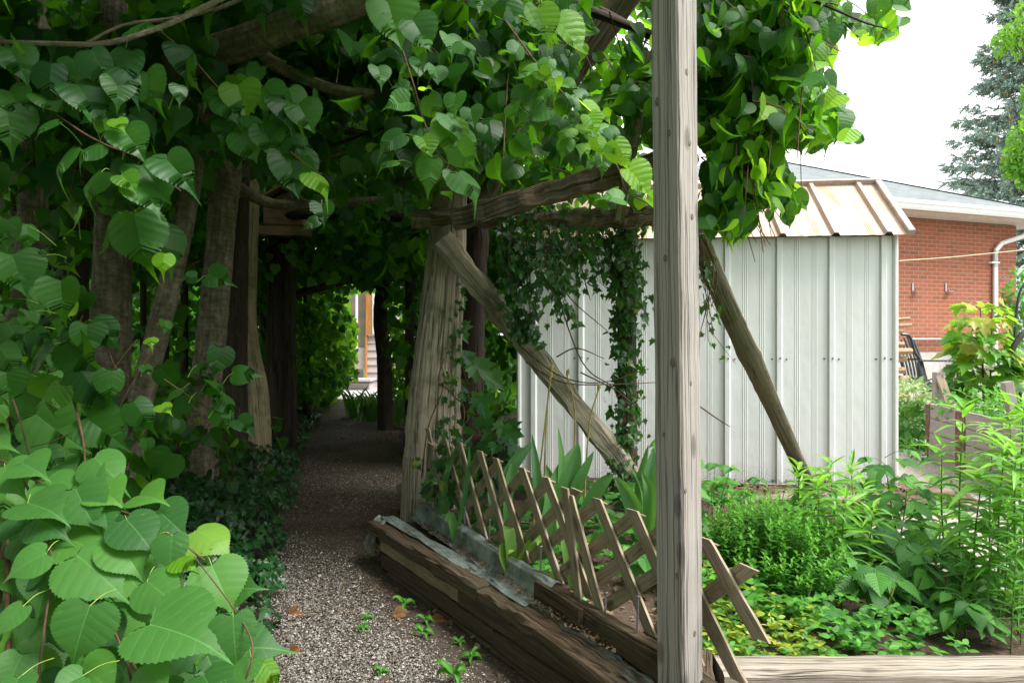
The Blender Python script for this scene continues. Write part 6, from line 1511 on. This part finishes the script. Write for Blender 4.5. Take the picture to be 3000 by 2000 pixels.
RB = [((2640, 1700, 3.3), (2590, 1330, 3.3), 11, .12, 'tallest raspberry cane against the shed corner'), ((2620, 1740, 3.1), (2660, 1400, 3.1), 9, .11, 'raspberry cane right of the tallest one, before the gravel'), ((2560, 1780, 2.9), (2600, 1520, 2.9), 7, .11, 'raspberry cane beside the middle weed clump'),
      ((2660, 1800, 2.8), (2700, 1580, 2.8), 8, .115, 'raspberry cane with large drooping leaves in the right bed'), ((2600, 1840, 2.55), (2560, 1660, 2.55), 10, .11, 'low raspberry shoot over the bare soil'), ((2720, 1850, 2.6), (2760, 1640, 2.6), 12, .11, 'raspberry shoot left of the fine weeds'),
      ((2790, 1830, 2.8), (2830, 1600, 2.8), 7, .10, 'raspberry cane among the tall weeds'), ((2800, 1890, 2.35), (2830, 1760, 2.35), 10, .09, 'small raspberry shoot just behind the timber edging at right'), ((2690, 1880, 2.4), (2700, 1790, 2.4), 7, .07, 'tiny raspberry shoot behind the timber edging centre'),
      ((1980, 1600, 3.0), (1955, 1300, 3.0), 9, .1, 'raspberry shoot peeking left of the squared post'), ((2290, 1850, 2.5), (2270, 1790, 2.5), 6, .08, 'small raspberry leaf sprig under the herb mound'), ((1900, 1700, 2.5), (1880, 1600, 2.4), 8, .08, 'raspberry leaves seen through the lattice left of the post'), ((2730, 1760, 3.3), (2740, 1480, 3.3), 7, .11, 'raspberry cane in front of the pale gravel yard')]
for b, t_, n_, s_, lab in RB:
    bb_ = P(*b); bb_[2] = float(soilz(bb_[0], bb_[1])); raspberry(lab, bb_, P(*t_), n_, s_)
# herb mound (fine small leaves on many stems) and its yellow skirt
root = empty('herb_bush', A(.98, 2.6, .08), 'rounded bright green bushy herb mound with tiny leaves beside the squared post', 'bush'); gs, gl = Geo(), Geo()
for i in range(330):
    a = rng.uniform(0, 6.28); rr0 = math.sqrt(rng.random()); bx, by = .98 + .13 * rr0 * math.cos(a), 2.62 + .13 * rr0 * math.sin(a)
    tx, ty = .98 + .29 * rr0 * math.cos(a) + rng.normal(0, .02), 2.62 + .27 * rr0 * math.sin(a); tz = .08 + .43 * math.sqrt(max(.05, 1 - (rr0 * .86) ** 2)) * rng.uniform(.72, 1.16)
    leafy_stem(gs, gl, (bx, by, .06), (tx, ty, tz), 34, .028, ova_lo, r=.0016, start=.3, up=.5, spiral=1.65)
gs.build('stem', M['stem'], root); gl.build('leaves', M['herb'], root)
root = empty('columbine_plant', A(.98, 3.5, .08), 'loose leafy columbine clump behind the herb mound near the shed mulch', 'plant'); gs, gl = Geo(), Geo()
for i in range(46):
    a = rng.uniform(0, 6.28); R = rng.random() ** .5 * .2; tx, ty = .95 + R * math.cos(a) * 1.3, 3.4 + R * math.sin(a); b = A(.98 + R * .3 * math.cos(a), 3.4, .07); tz = .2 + .30 * rng.random()
    if i % 4 == 0: tx += .15; tz += .03
    tube(gs, [b, A(tx, ty, tz)], [.0018, .0012], 4, 5, cap=False)
    for q in range(5):
        aa = q * 1.257 + rng.random(); place(gl, ova_lo, A(tx, ty, tz)[None], A(math.cos(aa), math.sin(aa), .05)[None], A(0, -.4, .9)[None] + rv(1, .2), .055, wid=np.array([1.6]))
gs.build('stem', M['stem'], root); gl.build('leaves', M['herb'], root)
def carpet(n, xf, yf, hz, size, tmpl, mats, rnd, name, label, keepf=None, up=.8):
    x, y = xf(n), yf(n)
    if keepf is not None: m_ = keepf(x, y); x, y = x[m_], y[m_]
    n = len(x); z = soilz(x, y) + hz * rng.random(n); g = Geo(); a = rng.random(n) * 6.28
    for q in range(3):
        aa = a + q * 2.09; place(g, tmpl, np.stack([x, y, z], -1), np.stack([np.cos(aa), np.sin(aa), np.full(n, .3)], -1), A(0, -.3, up)[None] + rv(n, .3), size * (.6 + .7 * rng.random(n)), rnd(n), wid=np.full(n, 1.3))
    tag(g.build(name, mats), label, name.split('_')[0] if 0 else 'ground cover', kind='stuff')
carpet(1900, lambda n: rng.uniform(.56, 1.36, n), lambda n: rng.uniform(2.06, 2.75, n), .09, .026, ova_lo, M['yel'], lambda n: np.where(rng.random(n) < .5, .93 + .07 * rng.random(n), rng.random(n) * .6), 'yellow_ground_cover', 'low yellow green ground cover under the herb mound',
       lambda x, y: snoise(x, y, 7, 3) + (1.2 - x) * 2.0 > .05)
carpet(420, lambda n: rng.uniform(.5, 1.4, n), lambda n: rng.uniform(2.06, 2.5, n), .12, .03, ova_lo, M['herb'], lambda n: rng.random(n), 'green_ground_cover', 'small green leaves mixed through the yellow ground cover', lambda x, y: x + .6 * snoise(x, y, 6, 8) < 1.35)
carpet(420, lambda n: rng.uniform(1.2, 2.0, n), lambda n: rng.uniform(2.15, 3.9, n), .12, .05, ras_hi, M['rasp'], lambda n: rng.random(n), 'low_undergrowth', 'low mixed green undergrowth beneath the raspberry canes', lambda x, y: (snoise(x, y, 4, 13) > -.1) & (x > 1.15 + (y - 2.2) * .2) & ((y > 2.5) | (x > 1.9)))
carpet(700, lambda n: rng.uniform(-.3, 1.2, n), lambda n: rng.uniform(2.1, 4.2, n), .10, .045, ras_hi, M['rasp'], lambda n: rng.random(n), 'bed_undergrowth', 'small green weeds growing inside the raised bed behind the lattice', lambda x, y: ((x - FA[0]) * FN[0] + (y - FA[1]) * FN[1] > .06) & (snoise(x, y, 5, 4) > -.15) & ((y < 3.9) | (x < .2)))
# garden plants beyond the shed corner, right
def bush(name, label, c, rad, n, size, mat, tmpl=ova_lo, cat='bush', stuff=False):
    c = np.asarray(c, float); rad = np.asarray(rad, float); d = nrm(rv(n)); r = rng.random(n) ** .4; lump = 1 + .18 * snoise(d[:, 0] * 3, d[:, 2] * 3 + d[:, 1], 2, int(abs(c[0]) * 100) % 97)
    p = c + d * (r * lump)[:, None] * rad; p = p[p[:, 2] > .01]; n = len(p)
    root = empty(name, A(c[0], c[1], 0), label, cat); gs, gl = Geo(), Geo()
    for i in range(9): tube(gs, [A(c[0] + rng.normal(0, .03), c[1], 0), c + nrm(rv(1))[0] * rad * .7], [.005, .002], 4, 6, cap=False)
    place(gl, tmpl, p, nrm((p - c) / rad + A(0, 0, -.3)) + rv(n, .5), A(0, -.35, .85)[None] + rv(n, .4), size * (.6 + .7 * rng.random(n)))
    gs.build('stem', M['stem'], root); gl.build('leaves', M[mat], root)
bush('variegated_shrub', 'white edged variegated shrub at the shed corner', P(2660, 1185, 7.6), (.24, .3, .3), 1100, .06, 'white')
bush('hosta_plant', 'dark green leafy clump below the variegated shrub', P(2650, 1265, 7.2) * A(1, 1, 0) + A(0, 0, .15), (.28, .3, .3), 420, .09, 'rasp')
bush('low_weed', 'sunlit low weeds on the gravel beside the shed corner', P(2700, 1300, 6.6) * A(1, 1, 0), (.4, .6, .16), 600, .06, 'herb')
bush('low_weed', 'green weeds growing inside the grey board planter', A(4.1, 5.8, .5), (.35, .7, .2), 800, .06, 'herb')
bush('low_weed', 'dense green weeds behind the planter at the right edge', A(4.9, 6.2, .25), (.7, .6, .35), 1500, .07, 'rasp')
bush('low_weed', 'small weeds rooted in the pale gravel before the planter', P(2790, 1440, 5) * A(1, 1, 0), (.5, .3, .08), 240, .05, 'herb')
bush('trellis_vine', 'green vine leaves clinging to the trellis by the house corner', P(2985, 900, 8.9), (.22, .2, .5), 500, .08, 'herb', cat='vine')
bush('garden_shrub', 'leafy shrub filling the gap beside the house under the spruce', A(9.6, 12.0, .5), (.8, .5, .6), 700, .12, 'herb')
# weeds at the far mouth of the tunnel
for i, (u, v) in enumerate(((1035, 1225), (1075, 1235), (1100, 1228), (1150, 1250), (1175, 1240))):
    b = Gd(u, v); root = empty('iris_clump', b, ['spiky leaf clump at the tunnel mouth nearest the patio', 'spiky leaf clump between the patio and the dark far trunk', 'spiky leaves right at the foot of the dark far trunk', 'shaded spiky leaves right of the dark far trunk', 'shaded spiky leaves beside the far log post'][i], 'plant'); g = Geo()
    for q in range(22):
        a = rng.uniform(0, 6.28); h = rng.uniform(.2, .48); blade(g, b + A(rng.normal(0, .06), rng.normal(0, .06), 0), b + A(math.cos(a) * h * .5, math.sin(a) * h * .5, h), .03, A(0, 0, .1), A(0, -1, .2), 8)
    g.build('leaves', M['tulip' if i else 'herb'], root)
# seedlings on the path
SD = [((1668, 1955), 5, .115, 'largest pale green seedling at the foot of the bed wall'), ((1185, 1790), 4, .05, 'small seedling on the gravel below the bed corner'), ((1075, 1820), 5, .03, 'tiny green sprig on the left part of the gravel'), ((1330, 2010), 4, .06, 'narrow leaved seedling at the bottom edge of the path'),
      ((1245, 1830), 4, .035, 'small round leaved seedling on the dark soil by the wall'), ((1240, 1870), 4, .04, 'round leaved seedling below the middle of the bed wall'), ((1380, 1940), 5, .038, 'clover like seedling near the large pale one'), ((1345, 1895), 3, .03, 'tiny seedling leaning against the bed wall'), ((1120, 1980), 4, .03, 'small seedling on the white gravel at the bottom'), ((1060, 1850), 5, .03, 'fine seedling tuft amid the white gravel')]
for (u, v), n_, s_, lab in SD:
    b = Gd(u, v, .02); root = empty('seedling', b, lab, 'seedling', 'seedlings on the gravel path'); gs, gl = Geo(), Geo(); h = s_ * (1.1 if s_ > .1 else .7)
    tube(gs, [b, b + A(.003, 0, h)], [.0016, .001], 5, 5)
    for q in range(n_ + 2):
        a = q * 2.2 + rng.random(); el = .1 if q < n_ else 1.5
        blade(gl, b + A(0, 0, h * (.85 + .1 * q / n_)), b + A(math.cos(a) * s_, math.sin(a) * s_ * .8, h + s_ * el * .55 - .02), s_ * .42, A(math.cos(a) * .1 * s_, 0, s_ * .28), A(0, -.5, 1), 8, rnd=.6)
    gs.build('stem', M['stem'], root); gl.build('leaves', M['herb' if s_ < .1 else 'tulip'], root)
# leaf litter, dead leaves, twigs
g = Geo()
def lit(n, xf, y0, y1, zf, smin, smax, pw=1.):
    y = y0 + (y1 - y0) * rng.random(n) ** pw; x = xf(n, y)
    place(g, lin_lo + ova_lo, np.stack([x, y, zf(x, y) + .004], -1), rv(n) * A(1, 1, .15), A(0, 0, 1)[None] + rv(n, .35), smin + (smax - smin) * rng.random(n) ** 3)
lit(2400, lambda n, y: pathx(y, 'L') + (pathx(y, 'R') - pathx(y, 'L')) * rng.random(n), 1.9, 10, lambda x, y: .022 + 0 * x, .008, .03, 1.5)
lit(1600, lambda n, y: rng.uniform(.3, 2.9, n), 4.42, 5.1, lambda x, y: .06 + 0 * x, .01, .05)
lit(1100, lambda n, y: rng.uniform(.5, 2.1, n), 2.06, 4.4, lambda x, y: soilz(x, y), .01, .04)
lit(500, lambda n, y: rng.uniform(-.3, 1.0, n) * 0 + FA[0] + (FA[1] - y) * .533 + rng.uniform(.08, .6, n), 2.0, 3.4, lambda x, y: soilz(x, y), .01, .05)
lit(700, lambda n, y: FA[0] + (FA[1] - y) * .533 - rng.uniform(.055, .10, n), 1.9, 3.3, lambda x, y: .236 + 0 * x, .005, .016)
tag(g.build('leaf_litter', [M['litter']]), 'scattered dry brown leaf litter on soil mulch and path', 'leaf litter', kind='stuff')
for i, (u, v, s_) in enumerate(((850, 1797, .05), (900, 1500, .04), (1298, 1812, .06), (850, 1905, .04), (870, 1895, .03), (1180, 1795, .05))):
    b = Gd(u, v, .03); g = Geo(); place(g, map_md if i % 2 == 0 else lin_md, b[None], A(math.cos(i * 2.), math.sin(i * 2.), .1)[None], A(.2, -.5, .8)[None] + rv(1, .2), s_)
    tag(g.build('dead_leaf', M['dead'], off=b), ['brown fallen leaf on gravel by the ivy edge', 'brown leaf lying in the dark part of the path', 'curled brown maple leaf at the foot of the bed wall', 'brown leaf scrap on the white gravel lower left', 'tiny brown leaf beside the scrap on white gravel', 'brown leaf under the small seedling below the bed corner'][i], 'leaf')
g = Geo()
for (a, b) in (((2500, 1890, .07), (2640, 1930, .08)), ((2560, 1925, .07), (2700, 1905, .08)), ((2270, 1560, .06), (2300, 1440, .3)), ((2440, 1600, .05), (2460, 1590, .06)), ((2330, 1880, .09), (2560, 1680, .25))):
    tube(g, [Gd(a[0], a[1], a[2]), Gd(b[0], b[1], b[2])] if b[2] < .2 else [Gd(a[0], a[1], a[2]), A(Gd(a[0], a[1], a[2])[0] + .1, Gd(a[0], a[1], a[2])[1] + .1, b[2])], [.003, .002], 5, 5)
tag(g.build('dry_twig', M['twig']), 'dry brown twigs lying on the soil of the right bed', 'twig')
for i, (u, v0, v1, Y) in enumerate(((2600, 1880, 1720, 2.45), (2680, 1850, 1690, 2.5), (2755, 1880, 1690, 2.5))):
    g = Geo(); b = P(u, v0, Y); b[2] = .06; tube(g, [b, P(u - 8, (v0 + v1) / 2, Y), P(u + 20, v1, Y)], [.004, .0035, .003], 6, 8)
    tag(g.build('dead_cane', M['seed' if i == 0 else 'twig'], off=b), ['pale bent dead cane rising from bare soil', 'short dark dead cane right of the pale one', 'dark dead cane among the raspberry leaves'][i], 'cane')

# ---------------------------------------------------------------- spruce and birch behind the house
sb = A(18.6, 24, 0); spr = empty('spruce_tree', sb, 'tall blue green spruce with brown cones behind the brick house roof', 'tree'); gt, gc, gk = Geo(), Geo(), Geo()
tube(gt, [sb, sb + UP * 8, sb + UP * 17], [.3, .2, .04], 12, 20)
def bough(g, gt, gk, a, b, sag, w, n):
    c = cat_rom([a, (a + b) / 2 - UP * sag, b], 14); tube(gt, c[::4], [.035, .02, .008], 5, 8, cap=False)
    t = rng.random(n) ** .8; i = (t * 13).astype(int); p = c[i]; d = nrm(b - a); sd = nrm(np.cross(d, UP))
    s = rng.choice([-1, 1], n); r = w * (1.05 - t) * rng.random(n) ** .6 + .05
    p = p + sd * (s * r)[:, None] + d * (r * .6)[:, None] - UP * (rng.random(n) * .14 + r * .15)[:, None]
    T = nrm(d[None] * .8 + sd * s[:, None] * .7 + rv(n, .35) - UP * .15); N = UP[None] + rv(n, .5)
    place(g, [SPT], p, T, N, .33 * (.7 + .6 * rng.random(n)))
    m_ = rng.random(n) < .11
    place(gk, [SPC], p[m_] - UP * .05, -UP[None] + rv(m_.sum(), .2), rv(m_.sum(), 1), .14)
V = []; F = []; q = 0
for i in range(16):      # a sprig: needles as thin blades around a twiglet
    y0 = i / 16 * .8; a = i * 2.4; d = A(math.cos(a) * .16, .16, math.sin(a) * .16); sdn = A(-math.sin(a) * .05, 0, math.cos(a) * .05) + A(0, .03, 0)
    V += [A(0, y0, 0) - sdn, A(0, y0, 0) + sdn, A(0, y0, 0) + d + sdn * .3, A(0, y0, 0) + d - sdn * .3]; F.append([q, q + 1, q + 2, q + 3]); q += 4
V += [A(-.015, 0, 0), A(.015, 0, 0), A(.006, 1, 0), A(-.006, 1, 0)]; F.append([q, q + 1, q + 2, q + 3])
SPT = (np.array(V), np.array(F), np.array(V)[:, :2])
th = np.arange(6) / 6 * 6.28; V = np.concatenate([np.stack([r_ * np.cos(th), np.full(6, y_), r_ * np.sin(th)], -1) for y_, r_ in ((0, .03), (.25, .16), (.7, .13), (1., .02))]); SPC = (V, ring_quads(4, 6), V[:, :2])
for lev in range(44):
    z = 1.5 + lev * .36; R = 4.8 * (1 - (z / 18) ** 1.1) + .2
    for q in range(9):
        a = rng.uniform(0, 6.28); 
        if math.cos(a) > .6 : continue
        r = R * rng.uniform(.72, 1.05); bough(gc, gt, gk, sb + UP * z, sb + A(math.cos(a) * r, math.sin(a) * r, z - .25 + .2 * (lev / 44) + .25), .18, .6, 76)
gt.build('trunk', M['barkd'], spr); gc.build('crown', M['needle'], spr); gk.build('cones', M['cone'], spr)
def leafy_tree(label, base, lumps, n, size, mat, name, H, r):
    base = np.asarray(base, float); root = empty(name, base, label, 'tree'); gt, gl = Geo(), Geo()
    tube(gt, [base, base + UP * H], [r, r * .4], 10, 12)
    for (c, rad, k_) in lumps:
        c = np.asarray(c, float); m = int(n * k_); d = nrm(rv(m)); rr = rng.random(m) ** .45 * (1 + .25 * snoise(d[:, 0] * 4, d[:, 2] * 4 + d[:, 1] * 2, 2, int(abs(c[2] * 31)) % 89)); p = c + d * rr[:, None] * np.asarray(rad)
        p -= UP * (rng.random(m) ** 2 * .3)[:, None]
        place(gl, lin_lo, p, -UP[None] + rv(m, .7), A(0, -.6, .5)[None] + rv(m, .5), size * (.7 + .6 * rng.random(m)))
        for q in range(4): tube(gt, [base + UP * min(H * .9, c[2] * .8), c + nrm(rv(1))[0] * np.asarray(rad) * .6], [.03, .01], 5, 6, cap=False)
    gt.build('trunk', M['bark'], root); gl.build('crown', M[mat], root)
leafy_tree('pale green birch overhanging in front of the spruce at the right edge', A(14.8, 18.5, 0), [(P(3030, 60, 17), (.6, .8, .8), .5), (P(3060, 260, 17), (.4, .6, .9), .5), (P(3030, 400, 16), (.5, .6, .7), .6), (P(3040, 480, 16), (.5, .6, .4), .5), (P(2975, 460, 16), (.25, .4, .3), .16), (P(2945, 110, 17), (.4, .4, .3), .10)], 1100, .10, 'birchl', 'birch_tree', 12, .15)
# far garden hedges closing the horizon
def hedge(label, p0, p1, H, D, n, size, mat, name='hedge'):
    p0, p1 = np.asarray(p0, float), np.asarray(p1, float); t = rng.random(n); z = H * rng.random(n) ** .8; x = p0 + (p1 - p0) * t[:, None]; dd = nrm(np.cross(p1 - p0, UP))
    top = H * (.75 + .25 * snoise(t * np.linalg.norm(p1 - p0), t * 0, 1.2, int(H * 10))); z = np.minimum(z, top) * 1.
    p = x + dd * rng.normal(0, D, n)[:, None] + UP * z[:, None]; g = Geo(); keep_ = keep(p); p = p[keep_]; n = len(p)
    place(g, lin_lo, p, -UP[None] + rv(n, .7), A(.2, -.6, .5)[None] + rv(n, .5), size * (.7 + .6 * rng.random(n)))
    tag(g.build(name, M[mat]), label, 'hedge', kind='stuff')
hedge('dense sunlit leaf mass closing the view behind the left trunks', (-13, 9, 0), (-6.6, 14.5, 0), 7, 1.0, 14000, .15, 'back', 'far_thicket')
hedge('leafy thicket behind the arbour between the far trunk and the shed', (-1.3, 12.5, 0), (1.6, 8.5, 0), 3.6, .5, 6500, .12, 'back', 'back_thicket')
hedge('line of leafy bushes far behind the shed and the houses', (0.8, 8.2, 0), (4, 22, 0), 3.0, .8, 3500, .15, 'back', 'garden_hedge')
hedge('unseen leaf mass added behind the camera to block light from that side', (-9, -4.5, 0), (2.2, -4.8, 0), 7.5, .6, 13000, .2, 'back', 'rear_shade_thicket')  # out of view, added to keep the arbour and left leaves dark
hedge('distant line of garden trees seen between the left trunks', (-26, 16, 0), (-7.5, 20, 0), 7, .8, 7000, .34, 'back', 'distant_trees')
hedge('trees on the open left side of the garden outside the arbour', (-12, 1, 0), (-9, 9.5, 0), 6, 1.0, 5000, .16, 'back', 'side_thicket')
